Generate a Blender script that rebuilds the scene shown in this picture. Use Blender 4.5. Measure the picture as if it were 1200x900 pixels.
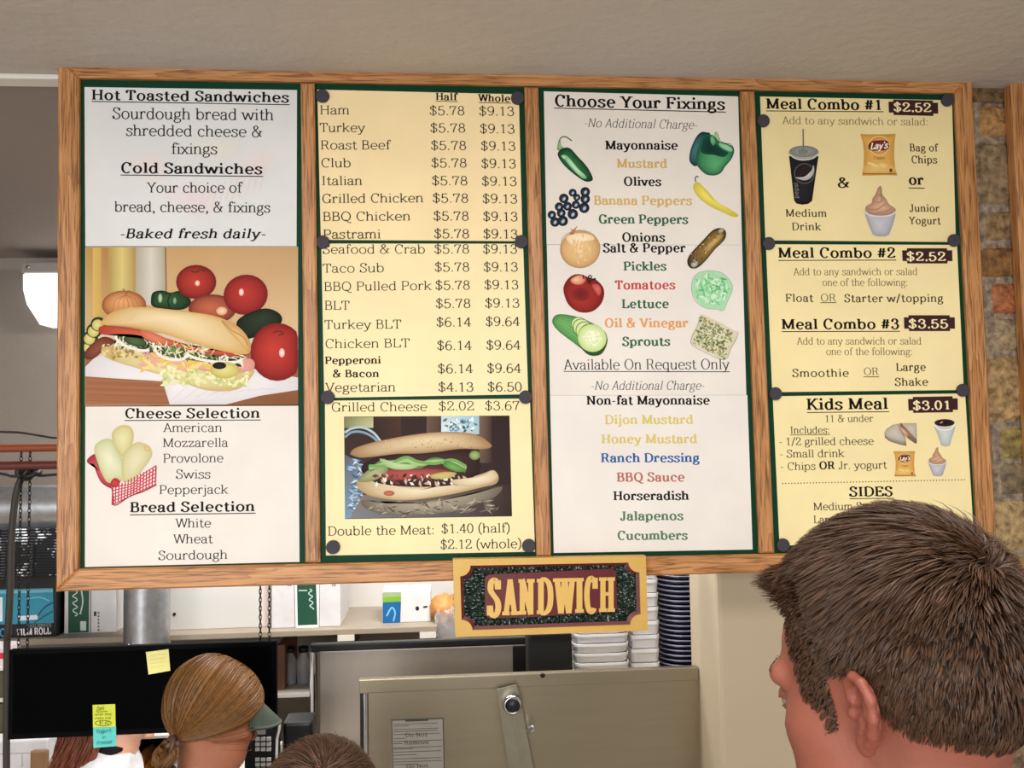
import bpy, bmesh, math, random
import numpy as np
from mathutils import Vector, Matrix, noise

for o in list(bpy.data.objects):
    bpy.data.objects.remove(o)
SC = bpy.context.scene
COL = SC.collection
random.seed(7)
RNG = np.random.default_rng(11)

# ------------------------------------------------------------------ camera
CAM = np.array([0.0, 0.0, 1.96])
RW = np.array([[0.99690239, -0.01159916, 0.07778877],
               [-0.07705587, 0.05400708, 0.99556297],
               [-0.01574884, -0.99847318, 0.052946]])
cd = bpy.data.cameras.new('camera')
cd.sensor_width = 36.0
cd.lens = 30.0            # focal length of 1000 px on a 1200 px wide frame
cd.clip_start = 0.05
cam = bpy.data.objects.new('camera', cd)
COL.objects.link(cam)
cam.matrix_world = Matrix(((RW[0, 0], -RW[0, 1], -RW[0, 2], CAM[0]),
                           (RW[1, 0], -RW[1, 1], -RW[1, 2], CAM[1]),
                           (RW[2, 0], -RW[2, 1], -RW[2, 2], CAM[2]),
                           (0, 0, 0, 1)))
SC.camera = cam

# ------------------------------------------------------------------ world, lamps, exposure
SC.view_settings.view_transform = 'Standard'
SC.view_settings.look = 'None'
SC.view_settings.gamma = 1.0
SC.view_settings.use_curve_mapping = False
SC.view_settings.exposure = -0.09
w = bpy.data.worlds.new('store_ambient')  # even ambient light standing in for the unseen open store
SC.world = w
w.use_nodes = True
w.node_tree.nodes['Background'].inputs[0].default_value = (0.97, 0.95, 0.93, 1)
w.node_tree.nodes['Background'].inputs[1].default_value = 0.55


def area(name, loc, rot, sx, sy, power, col):
    l = bpy.data.lights.new(name, 'AREA')
    l.shape = 'RECTANGLE'; l.size = sx; l.size_y = sy
    l.energy = power; l.color = col
    o = bpy.data.objects.new(name, l)
    o.location = loc; o.rotation_euler = rot
    COL.objects.link(o)
    return o


area('ceiling_lamp', (0.2, 0.45, 2.74), (0, 0, 0), 2.2, 0.6, 30, (1.0, 0.97, 0.93))
area('ceiling_lamp', (-1.3, -2.6, 2.74), (0, 0, 0), 3.2, 1.2, 110, (1.0, 0.97, 0.93))
area('front_fill', (-1.6, -3.9, 1.75), (math.radians(90), 0, 0), 4.5, 1.9, 170, (0.97, 0.98, 1.0))  # unseen fill light added behind the camera to even out the board
area('kitchen_fill', (-0.7, 2.95, 2.74), (0, 0, 0), 1.2, 0.4, 30, (1.0, 0.97, 0.94))
area('kitchen_fill', (0.35, 2.42, 2.72), (math.radians(35), 0, 0), 0.8, 0.3, 60, (1.0, 0.97, 0.94))  # unseen fill lamp added to brighten the foam trays

# ------------------------------------------------------------------ helpers
YB = 1.991                # plane of the menu board's front face


def P(px, py, Y):
    d = RW @ np.array([(px - 600) / 1000.0, (py - 450) / 1000.0, 1.0])
    q = CAM + d * (Y / d[1])
    return Vector(q)


def PX(px, py, Y):
    return P(px, py, Y).x


def PZ(px, py, Y):
    return P(px, py, Y).z


def lin(c):
    out = []
    for v in c[:3]:
        v = v / 255.0
        out.append(v / 12.92 if v <= 0.04045 else ((v + 0.055) / 1.055) ** 2.4)
    return tuple(out)


def tag(o, label=None, cat=None, group=None, kind=None):
    if label: o['label'] = label
    if cat: o['category'] = cat
    if group: o['group'] = group
    if kind: o['kind'] = kind
    return o


class MB:
    """collects shapes, then links them as ONE mesh object"""
    def __init__(self):
        self.v = []; self.f = []; self.c = []; self.m = []; self.sm = []; self.k = (1, 1, 1); self.mi = 0; self.smooth = False

    def add(self, vs, fs, col=None, smooth=None):
        b = len(self.v)
        self.v.extend([tuple(p) for p in vs])
        if col is None: col = self.k
        if isinstance(col, list):
            self.c.extend(col)
        else:
            self.c.extend([col] * len(vs))
        s = self.smooth if smooth is None else smooth
        for f in fs:
            self.f.append(tuple(i + b for i in f)); self.m.append(self.mi); self.sm.append(s)
        return self

    def box(self, x0, y0, z0, x1, y1, z1, bev=0.0, M=None):
        vs = []; 
        if bev <= 0:
            vs = [(x, y, z) for x in (x0, x1) for y in (y0, y1) for z in (z0, z1)]
            fs = [(0, 1, 3, 2), (4, 6, 7, 5), (0, 4, 5, 1), (2, 3, 7, 6), (0, 2, 6, 4), (1, 5, 7, 3)]
        else:
            bm = bmesh.new()
            bmesh.ops.create_cube(bm, size=1)
            for v in bm.verts:
                v.co = Vector(((x0 + x1) / 2 + v.co.x * (x1 - x0), (y0 + y1) / 2 + v.co.y * (y1 - y0), (z0 + z1) / 2 + v.co.z * (z1 - z0)))
            bmesh.ops.bevel(bm, geom=bm.edges[:], offset=bev, segments=2, profile=0.6, affect='EDGES')
            bm.verts.index_update()
            vs = [tuple(v.co) for v in bm.verts]
            fs = [tuple(v.index for v in f.verts) for f in bm.faces]
            bm.free()
        if M is not None: vs = [tuple(M @ Vector(v)) for v in vs]
        return self.add(vs, fs)

    def prism(self, pts, y0, y1):
        """polygon in x,z extruded along y"""
        n = len(pts)
        vs = [(p[0], y0, p[1]) for p in pts] + [(p[0], y1, p[1]) for p in pts]
        fs = [tuple(range(n)), tuple(range(2 * n - 1, n - 1, -1))]
        fs += [(i, i + n, (i + 1) % n + n, (i + 1) % n) for i in range(n)]
        return self.add(vs, fs)

    def tube(self, pts, r, n=10, cap=True, smooth=True):
        pts = [Vector(p) for p in pts]
        rs = r if isinstance(r, (list, tuple)) else [r] * len(pts)
        vs = []; fs = []
        prev = None
        for i, p in enumerate(pts):
            t = (pts[min(i + 1, len(pts) - 1)] - pts[max(i - 1, 0)])
            t = t.normalized() if t.length > 1e-9 else Vector((0, 0, 1))
            if prev is None:
                a = Vector((0, 0, 1)) if abs(t.z) < 0.9 else Vector((1, 0, 0))
                u = t.cross(a).normalized()
            else:
                u = (prev - t * prev.dot(t)).normalized()
            prev = u
            v = t.cross(u)
            for k in range(n):
                an = 2 * math.pi * k / n
                vs.append(p + (u * math.cos(an) + v * math.sin(an)) * rs[i])
        for i in range(len(pts) - 1):
            for k in range(n):
                fs.append((i * n + k, i * n + (k + 1) % n, (i + 1) * n + (k + 1) % n, (i + 1) * n + k))
        self.add(vs, fs, smooth=smooth)
        if cap:
            self.add(vs[:n], [tuple(range(n - 1, -1, -1))], smooth=False)
            self.add(vs[-n:], [tuple(range(n))], smooth=False)
        return self

    def lathe(self, prof, c, n=28, axis='z', smooth=True):
        """profile of (radius, height); closed at ends if radius 0"""
        vs = []; fs = []
        for r, h in prof:
            for k in range(n):
                a = 2 * math.pi * k / n
                if axis == 'z': q = (c[0] + r * math.cos(a), c[1] + r * math.sin(a), c[2] + h)
                elif axis == 'y': q = (c[0] + r * math.cos(a), c[1] + h, c[2] + r * math.sin(a))
                else: q = (c[0] + h, c[1] + r * math.cos(a), c[2] + r * math.sin(a))
                vs.append(q)
        for i in range(len(prof) - 1):
            for k in range(n):
                fs.append((i * n + k, i * n + (k + 1) % n, (i + 1) * n + (k + 1) % n, (i + 1) * n + k))
        return self.add(vs, fs, smooth=smooth)

    def torus(self, c, R, r, M=None, n=12, m=6, sx=1.0):
        vs = []; fs = []
        for i in range(n):
            a = 2 * math.pi * i / n
            for j in range(m):
                b = 2 * math.pi * j / m
                q = Vector(((R + r * math.cos(b)) * math.cos(a) * sx, r * math.sin(b), (R + r * math.cos(b)) * math.sin(a)))
                if M is not None: q = M @ q
                vs.append(q + Vector(c))
        for i in range(n):
            for j in range(m):
                fs.append((i * m + j, i * m + (j + 1) % m, ((i + 1) % n) * m + (j + 1) % m, ((i + 1) % n) * m + j))
        return self.add(vs, fs, smooth=True)

    def build(self, name, mat, parent=None, origin=None, local=False):
        if origin is None:
            origin = Vector((0, 0, 0))
            if parent is not None: origin = Vector(parent['_o']) if '_o' in parent else parent.location
            loc = Vector((0, 0, 0))
            if local: origin = Vector((0, 0, 0))
        else:
            origin = Vector(origin); loc = origin
        me = bpy.data.meshes.new(name)
        me.from_pydata([(p[0] - origin[0], p[1] - origin[1], p[2] - origin[2]) for p in self.v], [], self.f)
        for m in (mat if isinstance(mat, (list, tuple)) else [mat]): me.materials.append(m)
        me.polygons.foreach_set('material_index', self.m)
        me.polygons.foreach_set('use_smooth', self.sm)
        at = me.color_attributes.new('print', 'FLOAT_COLOR', 'POINT')
        arr = np.ones((len(self.v), 4), dtype=np.float32)
        arr[:, :3] = np.array(self.c, dtype=np.float32).reshape(-1, 3)
        at.data.foreach_set('color', arr.ravel())
        me.update()
        o = bpy.data.objects.new(name, me)
        COL.objects.link(o)
        if parent is not None:
            o.parent = parent
        else:
            o.location = loc
        return o


def empty(name, loc, label, cat, group=None):
    o = bpy.data.objects.new(name, None)
    o.empty_display_size = 0.05
    o.location = loc
    COL.objects.link(o)
    return tag(o, label, cat, group)


def dup(root, loc, label=None):
    r = root.copy(); COL.objects.link(r); r.location = loc
    if label: r['label'] = label
    for ch in list(root.children):
        c = ch.copy(); COL.objects.link(c); c.parent = r
        for g in list(ch.children):
            d = g.copy(); COL.objects.link(d); d.parent = c
    return r


# ------------------------------------------------------------------ materials
def newmat(name):
    m = bpy.data.materials.new(name); m.use_nodes = True
    nt = m.node_tree
    return m, nt, nt.nodes, nt.links, nt.nodes['Principled BSDF']


def plain(name, rgb, rough=0.5, metal=0.0, var=0.12, scale=12.0, bump=0.0, bscale=80.0, spec=0.5, emit=0.0, stretch=(1, 1, 1), coat=0.0, alpha=1.0, trans=0.0):
    m, nt, N, L, b = newmat(name)
    tc = N.new('ShaderNodeTexCoord'); mp = N.new('ShaderNodeMapping')
    mp.inputs['Scale'].default_value = stretch
    L.new(tc.outputs['Object'], mp.inputs['Vector'])
    nz = N.new('ShaderNodeTexNoise'); nz.inputs['Scale'].default_value = scale; nz.inputs['Detail'].default_value = 4
    L.new(mp.outputs['Vector'], nz.inputs['Vector'])
    mx = N.new('ShaderNodeMix'); mx.data_type = 'RGBA'
    c = lin(rgb)
    mx.inputs[6].default_value = (*[max(0, v * (1 - var)) for v in c], 1)
    mx.inputs[7].default_value = (*[min(1, v * (1 + var)) for v in c], 1)
    L.new(nz.outputs['Fac'], mx.inputs[0])
    L.new(mx.outputs[2], b.inputs['Base Color'])
    b.inputs['Roughness'].default_value = rough
    b.inputs['Metallic'].default_value = metal
    b.inputs['Specular IOR Level'].default_value = spec
    b.inputs['Coat Weight'].default_value = coat
    b.inputs['Alpha'].default_value = alpha
    b.inputs['Transmission Weight'].default_value = trans
    if emit:
        b.inputs['Emission Color'].default_value = (*c, 1); b.inputs['Emission Strength'].default_value = emit
    if bump:
        n2 = N.new('ShaderNodeTexNoise'); n2.inputs['Scale'].default_value = bscale; n2.inputs['Detail'].default_value = 5
        L.new(mp.outputs['Vector'], n2.inputs['Vector'])
        bp = N.new('ShaderNodeBump'); bp.inputs['Strength'].default_value = bump; bp.inputs['Distance'].default_value = 0.01
        L.new(n2.outputs['Fac'], bp.inputs['Height']); L.new(bp.outputs['Normal'], b.inputs['Normal'])
    return m


def printed(name, rough=0.6, spec=0.12, var=0.05, scale=6.0, bump=0.0, bscale=60.0, metal=0.0):
    """surface whose own colour is stored on the mesh (print, paint, stone)"""
    m, nt, N, L, b = newmat(name)
    at = N.new('ShaderNodeAttribute'); at.attribute_name = 'print'
    nz = N.new('ShaderNodeTexNoise'); nz.inputs['Scale'].default_value = scale; nz.inputs['Detail'].default_value = 5
    tc = N.new('ShaderNodeTexCoord'); L.new(tc.outputs['Object'], nz.inputs['Vector'])
    mr = N.new('ShaderNodeMapRange'); mr.inputs[1].default_value = 0.3; mr.inputs[2].default_value = 0.7
    mr.inputs[3].default_value = 1 - var; mr.inputs[4].default_value = 1 + var
    L.new(nz.outputs['Fac'], mr.inputs[0])
    mu = N.new('ShaderNodeVectorMath'); mu.operation = 'SCALE'
    L.new(at.outputs['Color'], mu.inputs[0]); L.new(mr.outputs[0], mu.inputs['Scale'])
    L.new(mu.outputs[0], b.inputs['Base Color'])
    b.inputs['Roughness'].default_value = rough; b.inputs['Specular IOR Level'].default_value = spec
    b.inputs['Metallic'].default_value = metal
    if bump:
        n2 = N.new('ShaderNodeTexNoise'); n2.inputs['Scale'].default_value = bscale; n2.inputs['Detail'].default_value = 6
        L.new(tc.outputs['Object'], n2.inputs['Vector'])
        bp = N.new('ShaderNodeBump'); bp.inputs['Strength'].default_value = bump; bp.inputs['Distance'].default_value = 0.01
        L.new(n2.outputs['Fac'], bp.inputs['Height']); L.new(bp.outputs['Normal'], b.inputs['Normal'])
    return m


def oak(name, axis, seed=0.0, tone=1.0):
    m, nt, N, L, b = newmat(name)
    tc = N.new('ShaderNodeTexCoord')
    mp = N.new('ShaderNodeMapping'); L.new(tc.outputs['Object'], mp.inputs['Vector'])
    mp.inputs['Location'].default_value = (seed, seed * 1.7, seed * 0.6)
    mp.inputs['Scale'].default_value = (0.9, 9, 9) if axis == 'x' else (9, 9, 0.9)
    # cathedral figure
    n1 = N.new('ShaderNodeTexNoise'); n1.inputs['Scale'].default_value = 2.2; n1.inputs['Detail'].default_value = 2
    L.new(mp.outputs['Vector'], n1.inputs['Vector'])
    rg = N.new('ShaderNodeMath'); rg.operation = 'MULTIPLY'; rg.inputs[1].default_value = 6.0
    L.new(n1.outputs['Fac'], rg.inputs[0])
    fr = N.new('ShaderNodeMath'); fr.operation = 'FRACT'; L.new(rg.outputs[0], fr.inputs[0])
    # pores
    mp2 = N.new('ShaderNodeMapping'); L.new(tc.outputs['Object'], mp2.inputs['Vector'])
    mp2.inputs['Location'].default_value = (seed * 2.1, 0, seed)
    mp2.inputs['Scale'].default_value = (6, 160, 160) if axis == 'x' else (160, 160, 6)
    n2 = N.new('ShaderNodeTexNoise'); n2.inputs['Scale'].default_value = 2.2; n2.inputs['Detail'].default_value = 3
    L.new(mp2.outputs['Vector'], n2.inputs['Vector'])
    n3 = N.new('ShaderNodeTexNoise'); n3.inputs['Scale'].default_value = 0.9; n3.inputs['Detail'].default_value = 3
    L.new(mp2.outputs['Vector'], n3.inputs['Vector'])
    cr = N.new('ShaderNodeValToRGB')
    e = cr.color_ramp.elements
    def s(c): return (*[v * tone for v in lin(c)], 1)
    e[0].position = 0.0; e[0].color = s((200, 146, 92))
    e[1].position = 1.0; e[1].color = s((172, 116, 66))
    x = e.new(0.72); x.color = s((192, 136, 82))
    L.new(fr.outputs[0], cr.inputs[0])
    cp = N.new('ShaderNodeValToRGB')
    cp.color_ramp.elements[0].position = 0.36; cp.color_ramp.elements[0].color = (0.30, 0.23, 0.17, 1)
    cp.color_ramp.elements[1].position = 0.50; cp.color_ramp.elements[1].color = (1, 1, 1, 1)
    L.new(n2.outputs['Fac'], cp.inputs[0])
    cl = N.new('ShaderNodeValToRGB')
    cl.color_ramp.elements[0].position = 0.3; cl.color_ramp.elements[0].color = (0.78, 0.74, 0.70, 1)
    cl.color_ramp.elements[1].position = 0.7; cl.color_ramp.elements[1].color = (1.12, 1.1, 1.08, 1)
    L.new(n3.outputs['Fac'], cl.inputs[0])
    m1 = N.new('ShaderNodeMix'); m1.data_type = 'RGBA'; m1.blend_type = 'MULTIPLY'; m1.inputs[0].default_value = 0.8
    L.new(cr.outputs[0], m1.inputs[6]); L.new(cp.outputs[0], m1.inputs[7])
    m2 = N.new('ShaderNodeMix'); m2.data_type = 'RGBA'; m2.blend_type = 'MULTIPLY'; m2.inputs[0].default_value = 1.0
    L.new(m1.outputs[2], m2.inputs[6]); L.new(cl.outputs[0], m2.inputs[7])
    L.new(m2.outputs[2], b.inputs['Base Color'])
    b.inputs['Roughness'].default_value = 0.38
    bp = N.new('ShaderNodeBump'); bp.inputs['Strength'].default_value = 0.25; bp.inputs['Distance'].default_value = 0.002
    L.new(n2.outputs['Fac'], bp.inputs['Height']); L.new(bp.outputs['Normal'], b.inputs['Normal'])
    return m


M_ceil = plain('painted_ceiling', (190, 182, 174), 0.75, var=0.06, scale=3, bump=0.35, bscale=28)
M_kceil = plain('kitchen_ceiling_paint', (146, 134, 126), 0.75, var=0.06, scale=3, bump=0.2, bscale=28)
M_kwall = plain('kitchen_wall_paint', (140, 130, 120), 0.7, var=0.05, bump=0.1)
M_white = plain('white_paint', (222, 218, 210), 0.5, var=0.04)
M_beige = plain('beige_paint', (188, 172, 146), 0.42, var=0.05, scale=4, bump=0.05, bscale=40)
M_floor = plain('floor_tile', (190, 180, 168), 0.5, var=0.15)
M_oakx = oak('oak_rail', 'x', 0.3)
M_oakx2 = oak('oak_lower_rail', 'x', 2.9, 1.04)
M_oakz = oak('oak_stile', 'z', 1.3)
M_oakz2 = oak('oak_divider', 'z', 4.2, 1.0)
M_green = plain('green_backing', (10, 58, 38), 0.5, var=0.1, spec=0.12)
M_print = printed('printed_paper')
M_paint = printed('painted_surface', 0.5, 0.4, 0.06, 20)
M_stone = printed('rough_stone', 0.8, 0.3, 0.55, 55, bump=1.0, bscale=70)
M_magnet = plain('magnet_rubber', (66, 62, 70), 0.6, var=0.06, spec=0.2)
M_steel = plain('brushed_steel', (160, 150, 128), 0.36, 1.0, 0.07, 6, bump=0.03, bscale=60, stretch=(1, 1, 12))
M_chrome = plain('chrome', (215, 215, 220), 0.12, 1.0, 0.02)
M_galv = plain('galvanised_steel', (176, 178, 182), 0.34, 0.9, 0.3, 40, bump=0.04, bscale=50)
M_black = plain('black_plastic', (12, 12, 14), 0.35, var=0.2)
M_blackm = plain('black_matte', (16, 15, 15), 0.75, var=0.2)
M_dark = plain('dark_iron', (34, 30, 27), 0.5, 0.6, 0.2)
M_cable = plain('cable_rubber', (18, 17, 16), 0.5)
M_hose = plain('rubber_hose', (46, 42, 34), 0.6)
M_orange = plain('orange_pipe', (132, 62, 26), 0.5, var=0.15)
M_red = plain('red_pipe', (92, 30, 20), 0.5, var=0.15)
M_board = plain('white_laminate', (206, 204, 200), 0.35, var=0.03)
M_lens = plain('fixture_lens', (255, 252, 246), 0.3, var=0.01, emit=1.25)
M_fixt = plain('fixture_metal', (150, 142, 136), 0.4)
M_shelf = plain('shelf_board', (214, 208, 198), 0.5, var=0.05)
M_shelfd = plain('shelf_laminate', (150, 138, 122), 0.5, var=0.08)
M_clear = plain('clear_plastic', (235, 240, 248), 0.12, var=0.02, trans=0.85)
M_traywhite = plain('white_foam', (238, 236, 238), 0.45, var=0.02)
M_traydark = plain('smoky_plastic', (36, 37, 56), 0.12, var=0.1, coat=0.6)
# ------------------------------------------------------------------ lettering: stroke skeletons drawn with a broad pen, slab serifs
# c smooth curve, p straight strokes, o arc (cx cy rx ry a0 a1), s serif (x y left right: 0 none 1 yes), d dot (x y r); hundredths of the cap height
GT = """a 62;c 10 52 15 64 31 68 44 61 46 44;p 46 46 46 8;c 46 10 49 1 60 3;c 46 41 26 38 10 28 9 12 21 -1 36 4 46 17;d 13 54 6
b 70;p 14 0 14 102;o 37 34 26 35 155 -155;s 14 102 1 0
c 64;o 36 34 27 35 42 318;d 54 54 7
d 70;p 54 0 54 102;o 33 34 26 35 25 335;s 54 102 1 0;s 54 0 0 1
e 66;o 35 34 27 35 0 318;p 9 36 61 36
f 42;c 46 92 38 103 26 99 20 86 20 70;p 20 70 20 0;p 5 66 38 66;s 20 0 1 1;d 43 93 6
g 64;o 31 44 21 24 0 360;c 18 25 11 16 18 8 42 6 55 -4 50 -22 28 -30 9 -22 8 -9 20 5;c 46 62 52 68 60 66
h 70;p 14 0 14 102;c 14 44 22 62 37 69 50 62 54 44;p 54 46 54 0;s 14 102 1 0;s 14 0 1 1;s 54 0 1 1
i 34;p 18 0 18 67;s 18 67 1 0;s 18 0 1 1;d 17 93 8
j 34;p 20 67 20 -8;c 20 -8 17 -24 6 -29 -5 -23;s 20 67 1 0;d 19 93 8
k 68;p 14 0 14 102;p 54 66 18 30;p 29 38 58 0;s 14 102 1 0;s 14 0 1 1;s 54 67 1 1;s 58 0 1 1
l 34;p 18 0 18 102;s 18 102 1 0;s 18 0 1 1
m 104;p 14 0 14 67;c 14 44 22 62 34 69 47 62 51 44;p 51 46 51 0;c 51 44 59 62 71 69 84 62 88 44;p 88 46 88 0;s 14 67 1 0;s 14 0 1 1;s 51 0 1 1;s 88 0 1 1
n 70;p 14 0 14 67;c 14 44 22 62 37 69 50 62 54 44;p 54 46 54 0;s 14 67 1 0;s 14 0 1 1;s 54 0 1 1
o 70;o 35 34 28 35 0 360
p 72;p 14 -28 14 67;o 38 34 26 35 155 -155;s 14 67 1 0;s 14 -28 1 1
q 70;p 54 -28 54 67;o 33 34 26 35 25 335;s 54 -28 1 1
r 52;p 15 0 15 67;c 15 42 24 61 36 69 46 62;s 15 67 1 0;s 15 0 1 1;d 44 58 6
s 56;c 46 54 42 65 29 69 14 63 12 49 28 38 45 27 47 12 35 0 19 0 8 8 7 17;p 47 67 47 50;p 7 1 7 19
t 46;p 21 90 21 16;c 21 18 24 3 34 -1 44 9;p 5 66 41 66
u 70;c 14 67 14 22 20 3 33 -1 46 8 54 24;p 54 67 54 0;s 14 67 1 0;s 54 67 1 0;s 54 0 0 1
v 64;p 7 67 32 0;p 32 0 57 67;s 7 67 1 1;s 57 67 1 1
w 96;p 6 67 27 0;p 27 0 47 64;p 47 64 69 0;p 69 0 90 67;s 6 67 1 1;s 90 67 1 1
x 64;p 8 67 56 0;p 55 67 8 0;s 8 67 1 1;s 56 67 1 1;s 8 0 1 1;s 56 0 1 1
y 66;p 8 67 34 0;c 58 67 34 -2 24 -23 10 -29 5 -22;s 8 67 1 1;s 58 67 1 1
z 60;p 9 65 52 65;p 51 65 8 3;p 8 3 53 3;p 9 66 9 49;p 53 2 53 20
A 76;p 37 100 8 0;p 37 100 68 0;p 18 34 56 34;s 8 0 1 1;s 68 0 1 1
B 74;p 16 0 16 100;c 16 98 40 98 55 90 54 62 40 53 16 53;c 16 53 46 53 61 42 61 12 46 2 16 2;s 16 0 1 0;s 16 100 1 0
C 80;o 43 50 34 51 48 312;p 68 99 68 68
D 84;p 16 0 16 100;c 16 98 42 98 67 83 75 50 67 17 42 2 16 2;s 16 0 1 0;s 16 100 1 0
E 74;p 16 0 16 100;p 16 97 62 97;p 62 98 62 74;p 16 52 46 52;p 46 63 46 41;p 16 3 66 3;p 66 2 66 28;s 16 0 1 0;s 16 100 1 0
F 68;p 16 0 16 100;p 16 97 62 97;p 62 98 62 74;p 16 50 46 50;p 46 61 46 39;s 16 0 1 1;s 16 100 1 0
G 86;o 43 50 34 51 48 330;p 70 99 70 70;p 71 0 71 42;s 71 42 1 1
H 88;p 17 0 17 100;p 71 0 71 100;p 17 52 71 52;s 17 0 1 1;s 17 100 1 1;s 71 0 1 1;s 71 100 1 1
I 42;p 21 0 21 100;s 21 0 1 1;s 21 100 1 1
J 56;p 37 100 37 22;c 37 24 31 2 15 -2 5 12;s 37 100 1 1;d 8 14 7
K 82;p 17 0 17 100;p 68 100 21 42;p 34 56 72 0;s 17 0 1 1;s 17 100 1 1;s 68 100 1 1;s 72 0 1 1
L 70;p 16 0 16 100;p 16 3 64 3;p 64 2 64 30;s 16 0 1 0;s 16 100 1 1
M 106;p 17 0 17 100;p 89 0 89 100;p 17 100 53 4;p 53 4 89 100;s 17 0 1 1;s 17 100 1 0;s 89 0 1 1;s 89 100 0 1
N 90;p 17 0 17 100;p 73 0 73 100;p 17 100 73 0;s 17 0 1 1;s 17 100 1 0;s 73 100 1 1
O 90;o 45 50 37 51 0 360
P 72;p 16 0 16 100;c 16 98 44 98 61 88 61 57 44 46 16 46;s 16 0 1 1;s 16 100 1 0
Q 90;o 45 50 37 51 0 360;c 34 8 50 6 62 -14 76 -22 88 -14
R 80;p 16 0 16 100;c 16 98 44 98 59 89 59 60 44 50 16 50;c 38 50 50 42 60 10 78 1;s 16 0 1 1;s 16 100 1 0
S 66;c 54 74 49 92 33 101 15 93 12 71 30 56 50 42 57 23 47 4 29 -2 13 8 8 27;p 55 98 55 73;p 7 1 7 28
T 74;p 37 0 37 100;p 6 97 68 97;p 7 98 7 72;p 67 98 67 72;s 37 0 1 1
U 84;c 17 100 17 30 24 5 43 -2 61 5 69 30 69 100;s 17 100 1 1;s 69 100 1 1
V 76;p 7 100 38 0;p 38 0 69 100;s 7 100 1 1;s 69 100 1 1
W 108;p 6 100 30 0;p 30 0 54 98;p 54 98 79 0;p 79 0 102 100;s 6 100 1 1;s 102 100 1 1;s 54 100 1 1
Y 76;p 7 100 38 46;p 69 100 38 46;p 38 48 38 0;s 7 100 1 1;s 69 100 1 1;s 38 0 1 1
0 64;o 32 50 25 51 0 360
1 64;p 34 0 34 100;c 34 99 27 88 14 83;s 34 0 1 1
2 64;c 11 72 15 94 33 101 52 89 51 66 34 42 12 14 8 3;p 8 4 57 4;p 57 3 57 20;d 14 74 6
3 64;c 11 82 22 98 40 98 51 83 46 60 27 53;c 27 53 48 49 56 27 46 4 26 -2 8 12;d 13 80 5;d 11 16 6
4 64;p 43 100 5 28;p 5 28 61 28;p 43 0 43 100;s 43 0 1 1
5 64;p 16 97 53 97;p 16 97 13 50;c 13 50 31 61 50 50 55 27 43 3 23 -2 8 12;d 11 16 6
6 64;c 52 90 34 99 16 77 9 42 15 9 32 -2 49 8 55 30 47 53 31 60 17 50 10 32
7 64;p 9 96 57 96;c 57 96 38 52 28 0;p 9 98 9 74
8 64;o 32 76 20 24 0 360;o 32 27 24 28 0 360
9 64;c 12 10 30 1 48 23 55 58 49 91 32 102 15 92 9 70 17 47 33 40 47 50 54 68
$ 66;c 54 74 49 90 33 96 16 90 13 71 30 56 50 42 56 23 47 8 29 3 13 10 8 27;p 33 112 33 -12
& 90;c 78 2 60 22 34 58 22 76 24 95 38 102 50 92 46 74 24 52 10 32 14 8 32 -2 54 8 68 36 72 52;p 60 52 86 52
# 72;p 30 96 18 4;p 54 96 42 4;p 6 64 68 64;p 2 34 64 34
. 30;d 15 5 9
, 30;d 15 5 9;c 20 4 18 -10 9 -18
: 32;d 16 8 9;d 16 60 9
- 40;p 6 36 34 36
/ 48;p 6 -12 42 106
( 38;c 32 112 14 82 10 45 14 8 32 -22
) 38;c 6 112 24 82 28 45 24 8 6 -22
' 26;p 13 104 13 80"""
GL = {}
for ln in GT.split('\n'):
    ch = ln[0]; parts = ln[2:].split(';')
    GL[ch] = (float(parts[0]) / 100, [(q[0], [float(t) / 100 for t in q[2:].split()]) for q in parts[1:]])
GL[' '] = (0.36, [])


def catmull(pts, per=5, closed=False):
    pts = [np.array(p, float) for p in pts]
    n = len(pts); out = []
    rng = range(n if closed else n - 1)
    for i in rng:
        if closed:
            a, b, c, d = pts[(i - 1) % n], pts[i], pts[(i + 1) % n], pts[(i + 2) % n]
        else:
            b, c = pts[i], pts[i + 1]
            a = pts[i - 1] if i else b * 2 - c
            d = pts[i + 2] if i + 2 < n else c * 2 - b
        for k in range(per):
            t = k / per
            out.append(0.5 * ((2 * b) + (c - a) * t + (2 * a - 5 * b + 4 * c - d) * t * t + (3 * b - a - 3 * c + d) * t ** 3))
    if not closed: out.append(pts[-1])
    return out


def stroke_quads(pts, wv, wh):
    """broad pen: vertical strokes wv wide, horizontal strokes wh thick"""
    P_ = [np.array(p, float) for p in pts]
    L_, R_ = [], []
    for i, p in enumerate(P_):
        t = P_[min(i + 1, len(P_) - 1)] - P_[max(i - 1, 0)]
        l = np.hypot(*t)
        t = t / l if l > 1e-9 else np.array([1.0, 0])
        nrm = np.array([-t[1], t[0]])
        off = np.array([nrm[0] * wv / 2, nrm[1] * wh / 2])
        L_.append(p + off); R_.append(p - off)
    return [(L_[i], L_[i + 1], R_[i + 1], R_[i]) for i in range(len(P_) - 1)]


# style: (stem, hairline, serif half-length, serif thickness, slant)
STY = {'reg': (0.125, 0.072, 0.09, 0.062, 0), 'lite': (0.112, 0.052, 0.065, 0.05, 0), 'semi': (0.165, 0.085, 0.07, 0.06, 0),
       'bold': (0.235, 0.11, 0.085, 0.095, 0), 'ital': (0.09, 0.05, 0.04, 0.045, 0.22), 'boldi': (0.21, 0.10, 0.06, 0.09, 0.22),
       'sans': (0.19, 0.16, 0, 0, 0), 'thin': (0.085, 0.075, 0, 0, 0), 'hand': (0.10, 0.09, 0, 0, 0.1), 'sansi': (0.20, 0.15, 0, 0, 0.25), 'wood': (0.172, 0.10, 0.042, 0.10, 0)}


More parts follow.
